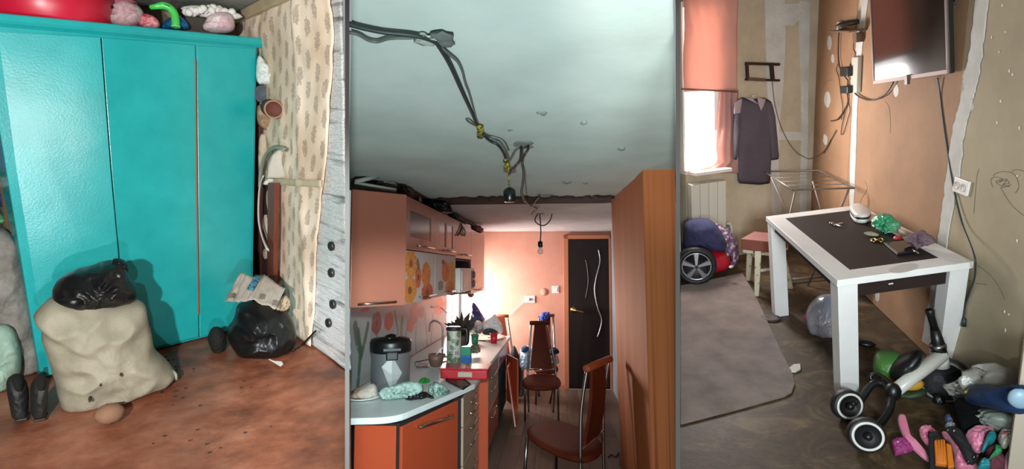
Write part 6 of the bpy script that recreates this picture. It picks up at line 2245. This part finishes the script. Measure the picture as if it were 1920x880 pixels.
for u, v in ((1638, 452), (1652, 452)):
    mk('ring', G().tube([rfl(u + 8 * math.cos(a) * .5, v - 1.5 + 3.2 * math.sin(a), ZT2 + .006) for a in [i * math.pi / 6 for i in range(13)]], .0055, 6), brass, bn_t, smooth=True)
mk('joint', G().tube([rfl(1641, 450, ZT2 + .012), rfl(1650, 449, ZT2 + .012)], .006, 6), brass, bn_t, smooth=True)
on_tab('paper_strip', 'cream paper strip at the table edge behind the purple cloth', 'paper', [(1682, 428), (1690, 430), (1708, 436), (1711, 441), (1698, 443), (1684, 438)], .02, mat('cream_card', 'b9a48e', .8), 83, amp=.1)
on_tab('red_sachet', 'small shiny red sachet left of the purple cloth', 'sachet', [(1673, 447), (1678, 442), (1690, 441), (1694, 446), (1690, 451), (1678, 450)], .025, mat('red_film', 'b0313f', .3, bump=.6, bscale=50), 84, amp=.4)
on_tab('purple_cloth', 'dusky purple cloth crumpled on the table against the wall', 'cloth', [(1694, 452), (1696, 444), (1710, 438), (1722, 434), (1732, 430), (1738, 438), (1752, 446), (1755, 456), (1742, 460), (1726, 462), (1718, 470), (1708, 458)], .05, mat('plum_cloth', '5e4a50', .9, col2='6d5860', vscale=12), 85, amp=.4, rough=.01)
tr = thing('tablet', 'black tablet with a glossy screen at the edge of the dark inset', 'tablet', rfl(1690, 475, ZT2))
P = [rfl(u, v, ZT2 + .001) for u, v in ((1682, 480), (1722, 474), (1700, 454), (1656, 458))]
mk('body', G().prism(P, UP * .012), mat('tablet_black', '161415', .35), tr, bevel=.003)
pcn = sum(P, V()) / 4
mk('screen', G().prism([pcn.lerp(p, .88) + UP * .0118 for p in P], UP * .0015), mat('tablet_glass', '0c0b0c', .1, spec=.7), tr)
mk('cable_end', G().tube([rfl(1712, 469, ZT2 + .02), rfl(1722, 476, ZT2 + .014)], .006, 8), chrome, tr, smooth=True)

# ---- stool
st = thing('stool', 'white speckled wooden stool with a faded red seat', 'stool', rfl(1425, 545))
zs_ = .45
sc_ = rfl(1428, 443, zs_)
sc_ = V((sc_.x + .03, sc_.y - .0, zs_))
hwid = 31 / 1000 * sc_.y
mk('seat', G().ob(sc_ - UP * .05, V((hwid, -.03, 0)), V((.03, hwid * .9, 0)), UP * .048), mat('faded_red', '73392f', .7, col2='7d4436', vscale=5), st, bevel=.012)
speck = mat('speckled_white', 'bdb29a', .6, col2='6d5f4a', vscale=28, vmin=.56, vmax=.62)
feet = [(1403, 526), (1419, 555), (1483, 541), (1452, 520)]
tops = [(-.8, -.0), (-.25, -.85), (.85, -.5), (.7, .7)]
for (u, v), (a_, b_) in zip(feet, tops):
    f_ = rfl(u, v)
    tpt = sc_ + V((hwid * a_, hwid * b_, -.09))
    mk('leg', G().hexa([f_ + V((-.017, -.017, .001)), f_ + V((.017, -.017, .001)), f_ + V((.017, .017, .001)), f_ + V((-.017, .017, .001))], [tpt + V((-.024, -.02, 0)), tpt + V((.024, -.02, 0)), tpt + V((.024, .02, 0)), tpt + V((-.024, .02, 0))]), speck, st, bevel=.003)
fpts = [rfl(*p) for p in feet]
for i, j, z in ((0, 1, .3), (1, 2, .2)):
    ti, tj = sc_ + V((hwid * tops[i][0], hwid * tops[i][1], -.09)), sc_ + V((hwid * tops[j][0], hwid * tops[j][1], -.09))
    k = z / ti.z
    mk('stretcher', G().tube([fpts[i].lerp(ti, k), fpts[j].lerp(tj, k)], .014, 8), speck, st, smooth=True)
mk('apron', G().ob(sc_ - UP * .108, V((hwid * .9, -.03, 0)), V((.03, hwid * .8, 0)), UP * .018), speck, st, bevel=.003)

# ---- carpet
cpx = [(1262, 538), (1392, 514), (1412, 548), (1430, 585), (1448, 625), (1466, 665), (1486, 704), (1490, 722), (1484, 738), (1470, 746), (1380, 771), (1273, 798)]
cpx = [(max(u, 1276), v) for u, v in cpx]
P = [rfl(u, v, .001) for u, v in cpx]
carp = mat('greyish_carpet', '837269', .98, col2='5d4e49', vscale=4.5, ramp2='736259', bump=.5, bscale=160, sheen=.2)
g = G().prism(P, UP * .012)
mk('carpet', g, carp, None, 'greyish pink short pile carpet on the worn floor', 'carpet', bevel=.004)

# ---- toy car under a navy cover
car = thing('toy_car', 'red ride-on toy car with a black wheel and silver star rim', 'toy car', rfl(1310, 530))
wc_y = rfl(1303, 531).y
wc = R_.dp(wc_y, 1305, 497)
rw = wc.z
ax_w = V((.30, -.95, 0)).normalized()
side_ = V((ax_w.y, -ax_w.x, 0)) * -1


def wheel(c, r, ax, wid, tyre_m, rim_m, parent, spokes=5, rr=.62, hub_m=None):
    c, ax = V(c), V(ax).normalized()
    w_o = mk('wheel', G().lathe(c, [(r * .3, -wid / 2), (r * .9, -wid / 2), (r, -wid * .3), (r, wid * .3), (r * .93, wid / 2), (r * rr, wid * .5), (r * rr, wid * .2), (.001, wid * .2)], ax, 36), tyre_m, parent, smooth=True)
    return w_o


tyre = mat('black_tyre', '17171a', .55, bump=.2, bscale=60)
alloy = mat('silver_rim', 'b5b3b8', .3, metal=.8)
t_w = wheel(wc - ax_w * -.0, rw, ax_w, .13, tyre, alloy, car, rr=.74)
sd1 = ax_w.orthogonal().normalized()
sd2 = ax_w.cross(sd1)
face = wc + ax_w * .045
g = G()
ang0 = math.atan2(UP.dot(sd2), UP.dot(sd1))
for k in range(5):
    a = ang0 + k * 2 * math.pi / 5
    d = sd1 * math.cos(a) + sd2 * math.sin(a)
    e = ax_w.cross(d)
    g.hexa([face + d * rw * .08 - e * .010, face + d * rw * .70 - e * .028, face + d * rw * .70 + e * .028, face + d * rw * .08 + e * .010],
           [face + d * rw * .08 - e * .008 + ax_w * .02, face + d * rw * .70 - e * .018 + ax_w * .014, face + d * rw * .70 + e * .018 + ax_w * .014, face + d * rw * .08 + e * .008 + ax_w * .02])
mk('rim_star', g, alloy, car)
mk('rim_ring', G().tube([face + (sd1 * math.cos(a) + sd2 * math.sin(a)) * rw * .71 for a in [i * math.pi / 18 for i in range(37)]], .010, 8), alloy, car, smooth=True)
red_b = mat('red_car_body', 'b5162c', .3, spec=.55, col2='a3132a', vscale=3)


def rpuff(name, label, cat, px, y, T, m, seed, parent=None, x_off=0, **k):
    u = sum(p[0] for p in px) / len(px)
    q = R_.dp(y, u, 500)
    return mk(name, G().puff(px, q, T, seed=seed, **k), m, parent, label, cat, smooth=True)


rpuff('body', None, None, [(1284, 494), (1290, 470), (1312, 462), (1340, 466), (1366, 474), (1373, 488), (1371, 500), (1356, 508), (1335, 512), (1310, 515), (1290, 514)], wc_y + .28, .16, red_b, 3, car, amp=.04, zmin=.04)
rpuff('wheel_arch', None, None, [(1283, 500), (1283, 478), (1292, 464), (1312, 462), (1328, 472), (1336, 492), (1334, 510), (1300, 520)], wc_y + .2, .12, mat('black_plastic', '101211'), 4, car, amp=.02, zmin=.05)
rpuff('tail_lamp', None, None, [(1368, 478), (1374, 478), (1374, 492), (1369, 492)], wc_y + .12, .02, mat('dark_lamp', '351218', .3), 5, car, amp=.02, zmin=None)
rpuff('tail_trim', None, None, [(1365, 500), (1374, 497), (1376, 500), (1368, 504)], wc_y + .1, .02, white_pl, 6, car, amp=.02, zmin=None)
navy = mat('navy_quilt', '282a4a', .95, col2='33345a', vscale=14, bump=.5, bscale=80)
rpuff('navy_cover', 'navy blue fluffy cover draped over the red toy car', 'cover', [(1281, 470), (1281, 422), (1290, 413), (1310, 410), (1332, 411), (1346, 424), (1358, 444), (1366, 468), (1340, 470), (1312, 460), (1290, 462)], wc_y + .22, .2, navy, 7, amp=.08, zmin=.2, n=72, rings=12)
flor = mat('floral_purple', '5a4460', .9, col2='c2aebb', vscale=26, vmin=.5, vmax=.58, bump=.3, bscale=40)
rpuff('floral_blanket', 'purple floral blanket bundled behind the red toy car', 'blanket', [(1336, 418), (1350, 420), (1366, 430), (1378, 446), (1386, 466), (1386, 484), (1380, 500), (1366, 508), (1360, 480), (1350, 450), (1338, 430)], wc_y + .42, .14, flor, 8, amp=.15, zmin=.001)

# ---- small things on the floor
mk('clear_bag', G().puff([(1509, 590), (1516, 572), (1530, 558), (1548, 552), (1566, 555), (1578, 575), (1576, 618), (1566, 636), (1546, 638), (1524, 630), (1512, 616)], rfl(1545, 637) + V((0, .13, 0)), .14, seed=91, amp=.15, zmin=.001), mat('lilac_clear_film', '9aa0ac', .25, col2='b9a8b2', vscale=6, alpha=.85, bump=.6, bscale=25, spec=.7), None, 'rounded clear plastic bag lying under the white table', 'bag', smooth=True)
mk('red_knot', G().blob(rfl(1512, 596, .08), (.02, .02, .025), seed=2, amp=.2, zmin=.05), mat('red_tie', 'b0304a', .5), bpy.data.objects['clear_bag.001'] if 'clear_bag.001' in bpy.data.objects else None, smooth=True)
lid_ = rfl(1446, 599)
mk('jar_lid', G().lathe(lid_ + UP * .001, [(.062, 0), (.065, .01), (.055, .016), (.03, .012), (.001, .012)], UP, 24), mat('dark_brown_lid', '3a2320', .6), None, 'dark brown round lid on the floor beside the carpet', 'lid', smooth=True)
P = [rfl(u, v, .002) for u, v in ((1480, 692), (1488, 686), (1500, 685), (1501, 694), (1492, 699), (1484, 699))]
mk('white_scrap', G().prism(P, UP * .01), white_fleck, None, 'white scrap of paper at the carpet corner', 'paper')
mk('black_scrap', G().blob(rfl(1624, 645, .015), (.05, .03, .018), seed=5, amp=.4, zmin=.001), black_pl, None, 'small black rag behind the front table leg', 'rag', smooth=True)

# ---- balance bike with white frame
bk_y = rfl(1625, 850).y
bike = thing('balance_bike', 'white framed balance bike tipped with its two small wheels forward', 'bike', rfl(1680, 780))
w1c = R_.dp(rfl(1588, 791).y + .03, 1588, 763)
w2c = R_.dp(rfl(1625, 851).y + .03, 1624, 821)
wx = V((.42, -.88, .22)).normalized()
whr = mat('white_wall_ring', 'd3d0c8', .4)
for c, r, axx in ((w1c, 27.5 / 1000 * w1c.y * 1.0, V((.55, -.8, .2))), (w2c, 30 / 1000 * w2c.y, V((.25, -.92, .28)))):
    axx = axx.normalized()
    c.z = max(c.z, r * .98)
    wheel(c, r, axx, .045, tyre, alloy, bike, rr=.68)
    mk('white_ring', G().lathe(c + axx * .022, [(r * .70, 0), (r * .70, .004), (r * .83, .004), (r * .85, 0)], axx, 36, ring=True), whr, bike, smooth=True)
    mk('hub', G().lathe(c + axx * .012, [(r * .24, 0), (r * .22, .02), (r * .1, .03), (.001, .03)], axx, 20), black_pl, bike, smooth=True)
yb0 = w2c.y + .35
fk = lambda u, v, dy: R_.dp(yb0 + dy, u, v)
crown = fk(1672, 738, .0)
mk('fork', G().tube(curve([w1c + V((.02, .0, .01)), fk(1612, 752, -.05), fk(1635, 722, .03), fk(1655, 720, .05), crown], 6), [.014] * 6 + [.018] * 12 + [.022] * 7, 10), black_pl, bike, smooth=True)
mk('fork', G().tube(curve([w2c + V((.01, .02, .01)), fk(1650, 795, -.2), fk(1668, 768, -.1), fk(1672, 745, -.03), crown], 6), [.014] * 6 + [.018] * 12 + [.024] * 7, 10), black_pl, bike, smooth=True)
mk('fork_crown', G().blob(fk(1674, 735, -.01), (.036, .04, .045), seed=2, amp=.08), black_pl, bike, smooth=True)
mk('crown_loop', G().tube(curve([fk(1640, 722, .08), fk(1632, 706, .1), fk(1645, 702, .1), fk(1662, 712, .06), fk(1672, 726, .02)], 6), .009, 8), black_pl, bike, smooth=True)
hd = fk(1762, 668, .28)
mk('frame', G().tube([crown + (hd - crown) * .06, crown + (hd - crown) * .5, hd, hd + (hd - crown).normalized() * .02], [.036, .040, .044, .03], 16, flat=.8), mat('bike_white', 'cbc9c0', .35, col2='b9b7ad', vscale=6), bike, smooth=True)
mk('head_tube', G().tube([fk(1766, 688, .28), fk(1760, 660, .28)], .036, 14), mat('bike_white', 'cbc9c0'), bike, smooth=True)
mk('scratch', G().ob(fk(1737, 696, .17), (hd - crown).normalized() * .02, UP * .004, V((0, .003, 0))), mat('grey_scratch', '8a8a84', .6), bike)
mk('stem', G().tube([fk(1762, 663, .28), fk(1758, 640, .28), fk(1752, 616, .28)], [.034, .028, .02], 12), black_pl, bike, smooth=True)
mk('handle_grip', G().tube([fk(1754, 622, .28), fk(1746, 594, .26), fk(1743, 582, .25), fk(1742.5, 580, .25)], [.018, .017, .021, .014], 12), black_pl, bike, smooth=True)
mk('collar', G().tube([fk(1759, 652, .27), fk(1758, 646, .27)], .036, 14), steel, bike, smooth=True)
rw_c = R_.dp(yb0 + .3, 1771, 714)
rr0 = 37 / 1000 * rw_c.y
axr = V((-.15, -.9, .3)).normalized()
wheel(rw_c, rr0, axr, .09, tyre, alloy, bike, rr=.8)
mk('rear_ring', G().tube([rw_c + axr * .045 + (axr.orthogonal().normalized() * math.cos(a) + axr.cross(axr.orthogonal().normalized()) * math.sin(a)) * rr0 * .82 for a in [i * math.pi / 16 for i in range(33)]], .006, 6), mat('grey_ring', '6d6b62', .4), bike, smooth=True)
mk('pedal', G().puff([(1752, 738), (1770, 742), (1774, 760), (1752, 766), (1748, 752)], R_.dp(yb0 + .2, 1760, 750), .03, seed=9, amp=.1, zmin=.01), black_pl, bike, smooth=True)

# ---- green and yellow ride-on behind it
ro = thing('ride_on_toy', 'green and yellow ride-on toy with a black seat behind the white bike', 'toy', rfl(1690, 735))
ty = rfl(1690, 744).y + .06
gm = mat('toy_green', '3f6b2f', .5, col2='4d7a3a', vscale=6)
rpuff('body', None, None, [(1636, 700), (1637, 670), (1645, 661), (1664, 660), (1690, 664), (1692, 690), (1668, 704), (1648, 706)], ty, .1, gm, 21, ro, amp=.06, zmin=.02)
rpuff('seat', None, None, [(1664, 694), (1672, 682), (1692, 668), (1716, 657), (1730, 658), (1733, 672), (1722, 690), (1706, 706), (1684, 713), (1668, 708)], ty - .08, .08, mat('toy_black', '0f1010', .4), 22, ro, amp=.05, zmin=.03)
rpuff('bumper', None, None, [(1650, 712), (1662, 706), (1690, 714), (1720, 712), (1734, 716), (1732, 730), (1700, 732), (1670, 728), (1652, 722)], ty - .03, .04, mat('toy_yellow', 'c2922a', .5), 23, ro, amp=.04, zmin=.02)
rpuff('skirt', None, None, [(1652, 722), (1700, 730), (1736, 728), (1740, 742), (1700, 746), (1660, 738)], ty - .02, .06, mat('toy_dark_green', '2a3a22', .6), 24, ro, amp=.04, zmin=.001)

# ---- heap of clothes and toys in the corner
dl = lambda u, v, h=.0: rfl(u, v, h)


def flo(name, label, cat, px, T, m, seed, lift=0.0, back=.0, group=None, **k):
    u = sum(p[0] for p in px) / len(px)
    v = max(p[1] for p in px)
    q = rfl(u, min(v, 905)) + V((0, T * .8 + back, 0))
    k.setdefault('zmin', .001 + lift)
    return mk(name, G().puff(px, q, T, seed=seed, **k), m, None, label, cat, group, smooth=True)



HN = V((0, -.42, .91)).normalized()
HQ = rfl(1790, 884)


def hp_(t, name, crop, T, m, seed, o, label=None, cat=None, **k):
    px = [(1650 + x * .2545, 656 + y * .2545) for x, y in crop]
    k.setdefault('zmin', .001)
    k.setdefault('amp', .2)
    k.setdefault('power', .4)
    return mk(name, G().puff(px, HQ + HN * o, T, back=.012, seed=seed, nrm=HN, **k), m, t, label, cat, smooth=True)


def wallpuff(name, label, cat, px, off, T, m, seed, **k):
    k.setdefault('zmin', .001)
    return mk(name, G().puff(px, w0 + sn * off, T, seed=seed, nrm=sn, back=min(T, off - .02), **k), m, None, label, cat, smooth=True)


wallpuff('clear_sack', 'large crumpled clear plastic bag against the wall in the corner heap', 'bag', [(1796, 744), (1800, 728), (1818, 718), (1834, 700), (1848, 684), (1866, 680), (1884, 690), (1892, 720), (1890, 760), (1850, 770), (1815, 758)], 0.1, 0.09, mat('grey_clear_film', '8f8d84', .3, alpha=.72, col2='a5a399', vscale=8, bump=.8, bscale=25, spec=.7), 31, amp=.6, rough=.03, n=80, rings=14)
wallpuff('blue_board', 'dark blue plastic toy body lying across the corner heap', 'toy', [(1816, 752), (1822, 738), (1830, 726), (1846, 720), (1862, 722), (1880, 728), (1900, 722), (1925, 720), (1930, 770), (1914, 780), (1890, 772), (1860, 766), (1834, 762)], 0.2, 0.07, mat('navy_plastic', '1b3152', .55, col2='203a60', vscale=4, spec=.3), 32, amp=.06, n=70)
wallpuff('yellow_cap', 'small yellow cap at the end of the dark blue toy', 'cap', [(1817, 742), (1822, 732), (1830, 728), (1828, 740)], 0.22, 0.03, mat('yellow_cap', 'b5ad3a', .5), 33, amp=.1)
wallpuff('grey_film', 'greyish crumpled film under the dark blue toy', 'film', [(1840, 764), (1860, 766), (1884, 774), (1894, 790), (1884, 806), (1866, 812), (1852, 790)], 0.16, 0.06, mat('grey_green_film', '7d857c', .35, bump=.6, bscale=25), 35, amp=.35)
mk('blue_badge', G().blob(sw(1912, 748, .26), (.035, .02, .04), seed=1, amp=.05), mat('pale_blue_plastic', '8aa6b8', .4), bpy.data.objects['blue_board'], smooth=True)
pkm = mat('pink_satin', 'c2607e', .4, col2='d98aa2', vscale=7, spec=.5, sheen=.2)

hp_(None, 'black_trousers', [(530, 390), (570, 365), (640, 360), (720, 420), (780, 500), (840, 590), (865, 610), (780, 590), (690, 590), (600, 620), (570, 560), (555, 470)], .05, mat('black_knit', '0b0c0d', .95, spec=.1), 34, .03, 'black trousers spread under the dark blue toy', 'clothing')
bsg = thing('strap_bag', 'black bag strap with buckles laid diagonally over the pink dress', 'bag', rfl(1800, 850))
hp_(bsg, 'strap', [(480, 580), (560, 570), (600, 610), (640, 680), (700, 790), (720, 830), (680, 855), (640, 840), (580, 720), (510, 630)], .03, mat('black_webbing', '15161a', .8), 36, .085, round_=False)
for i, (x, y) in enumerate(((500, 600), (545, 605), (690, 800), (650, 835), (715, 790))):
    hp_(bsg, 'buckle', [(x - 14, y - 8), (x + 12, y - 12), (x + 15, y + 6), (x - 10, y + 12)], .012, steel, i, .115, n=16, rings=4)
gg = thing('goggles', 'grey and blue goggles beside the black strap', 'goggles', rfl(1778, 805))
hp_(gg, 'lens', [(470, 500), (500, 482), (530, 520), (545, 545), (500, 550), (475, 530)], .03, mat('smoky_blue', '333c58', .2, col2='4a5070', vscale=18), 37, .05)
hp_(gg, 'band', [(480, 545), (540, 540), (562, 570), (505, 592), (474, 580)], .025, mat('smoky_grey', '6d7278', .3), 38, .05)
rib = thing('pink_ribbon', 'long pink satin ribbon trailing left from the heap', 'ribbon', rfl(1700, 830))
hp_(rib, 'band', [(128, 490), (150, 470), (185, 475), (183, 515), (168, 570), (220, 645), (300, 715), (362, 785), (366, 842), (300, 795), (200, 695), (158, 620), (132, 545)], .02, pkm, 40, .012, amp=.15, n=80)
pd_ = thing('pink_dress', 'shiny pink satin dress crumpled in the corner heap', 'dress', rfl(1800, 862))
hp_(pd_, 'frill', [(285, 580), (320, 562), (375, 565), (432, 625), (400, 640), (352, 605), (332, 612), (342, 680), (368, 712), (340, 705), (298, 650)], .025, pkm, 41, .03, amp=.3, n=72, rough=.004)
hp_(pd_, 'skirt', [(440, 600), (480, 615), (560, 690), (620, 780), (700, 830), (730, 900), (540, 905), (545, 760), (500, 665)], .05, pkm, 42, .03, amp=.35, rough=.006)
hp_(pd_, 'bodice', [(618, 622), (690, 572), (780, 570), (862, 606), (800, 622), (735, 640), (722, 652), (772, 668), (745, 765), (700, 768), (655, 700)], .045, pkm, 43, .06, amp=.35, rough=.005, n=72)
hp_(pd_, 'hem', [(915, 775), (960, 738), (985, 760), (985, 900), (910, 900)], .03, pkm, 44, .03, amp=.25)
fz = thing('frilly_cloth', 'magenta cloth with white dots left of the orange block', 'cloth', rfl(1694, 850))
hp_(fz, 'fabric', [(78, 675), (120, 655), (175, 648), (230, 700), (255, 742), (200, 765), (110, 785), (95, 740)], .03, mat('magenta_dots', '8e2f6a', .7, col2='d9b8cc', vscale=60, vmin=.62, vmax=.66), 45, .005, round_=False)
ob_ = thing('orange_block', 'bright orange ribbed plastic block in the corner heap', 'toy block', rfl(1770, 880))
om = mat('bright_orange', 'cf7420', .5, col2='c26a1a', vscale=5)


def hq(x, y, o):
    return R_.hit(HQ + HN * o, HN, 1650 + x * .2545, 656 + y * .2545)


mk('panel', G().prism([hq(x, y, .10) for x, y in ((400, 662), (480, 655), (498, 846), (410, 838))], HN * -.05), om, ob_, bevel=.006)
mk('panel', G().prism([hq(x, y, .09) for x, y in ((486, 682), (528, 700), (552, 862), (500, 866))], HN * -.05), om, ob_, bevel=.006)
for f_ in (.25, .5, .75):
    a, b = hq(404 + 78 * f_, 665, .101), hq(412 + 84 * f_, 836, .101)
    mk('rib', G().tube([a, b], .002, 6), om, ob_, smooth=True)
bs = thing('black_strap', 'upright black strap with a knotted top left of the orange block', 'strap', rfl(1748, 882))
mk('strap', G().prism([hq(x, y, .085) for x, y in ((362, 640), (400, 640), (402, 905), (368, 905))], HN * -.03), mat('black_webbing', '15161a'), bs, bevel=.004)
mk('foot', G().prism([hq(x, y, .08) for x, y in ((400, 850), (500, 868), (525, 905), (400, 905))], HN * -.03), mat('black_webbing', '15161a'), bs, bevel=.004)
hp_(bs, 'knot', [(345, 640), (370, 625), (425, 612), (432, 640), (400, 655), (360, 660)], .03, mat('black_webbing', '15161a'), 46, .08, amp=.3)
tl = mat('toy_teal', '1f8088', .4)
tt_ = thing('teal_toy', 'teal plastic toy figure parts at the front of the heap', 'toy', rfl(1850, 870))
hp_(tt_, 'body', [(788, 622), (838, 604), (862, 640), (842, 690), (795, 705), (765, 765), (738, 755), (762, 690)], .035, tl, 51, .10, amp=.12)
hp_(tt_, 'base', [(706, 900), (728, 822), (782, 808), (815, 850), (805, 900)], .04, tl, 52, .10, amp=.2)
hp_(tt_, 'arm', [(842, 690), (912, 742), (882, 775), (822, 802), (785, 835), (826, 770), (850, 735)], .025, mat('toy_green2', '2f8a58', .4), 53, .11, amp=.2)
hp_(None, 'wine_cloth', [(765, 730), (838, 700), (872, 760), (922, 800), (918, 900), (798, 900), (786, 795)], .04, mat('wine_cloth', '5f2a36', .85), 54, .06, 'dark wine red cloth between the teal toy and the pale board', 'cloth')
hp_(None, 'clear_pack', [(858, 645), (900, 590), (932, 558), (1000, 538), (992, 620), (962, 702), (910, 742), (872, 705)], .04, mat('clear_red_film', '8f8a80', .3, col2='b05a50', vscale=30, vmin=.56, vmax=.62, bump=.7, bscale=40), 55, .08, 'crinkled clear packet with red spots beside the pale board', 'packet', amp=.4, rough=.008)
# pale board at the frame edge
P = [rfl(1898, 900), rfl(1926, 900), rfl(1948, 820), rfl(1918, 800)]
pb0, pb1 = R_.dp(rfl(1888, 905).y, 1887, 900), R_.dp(rfl(1888, 905).y, 1922, 640)
g = G().hexa([V((pb0.x, pb0.y, 0)), V((pb0.x + .25, pb0.y - .02, 0)), V((pb0.x + .25, pb0.y + .02, 0)), V((pb0.x, pb0.y + .025, 0))],
             [V((pb1.x, pb1.y, pb1.z)), V((pb1.x + .25, pb1.y - .02, pb1.z)), V((pb1.x + .25, pb1.y + .02, pb1.z)), V((pb1.x, pb1.y + .025, pb1.z))])
ld_b = mk('leaning_board', g, mat('pale_board', 'b5a896', .6), None, 'pale cream board leaning at the picture edge beside the heap', 'board', bevel=.003)
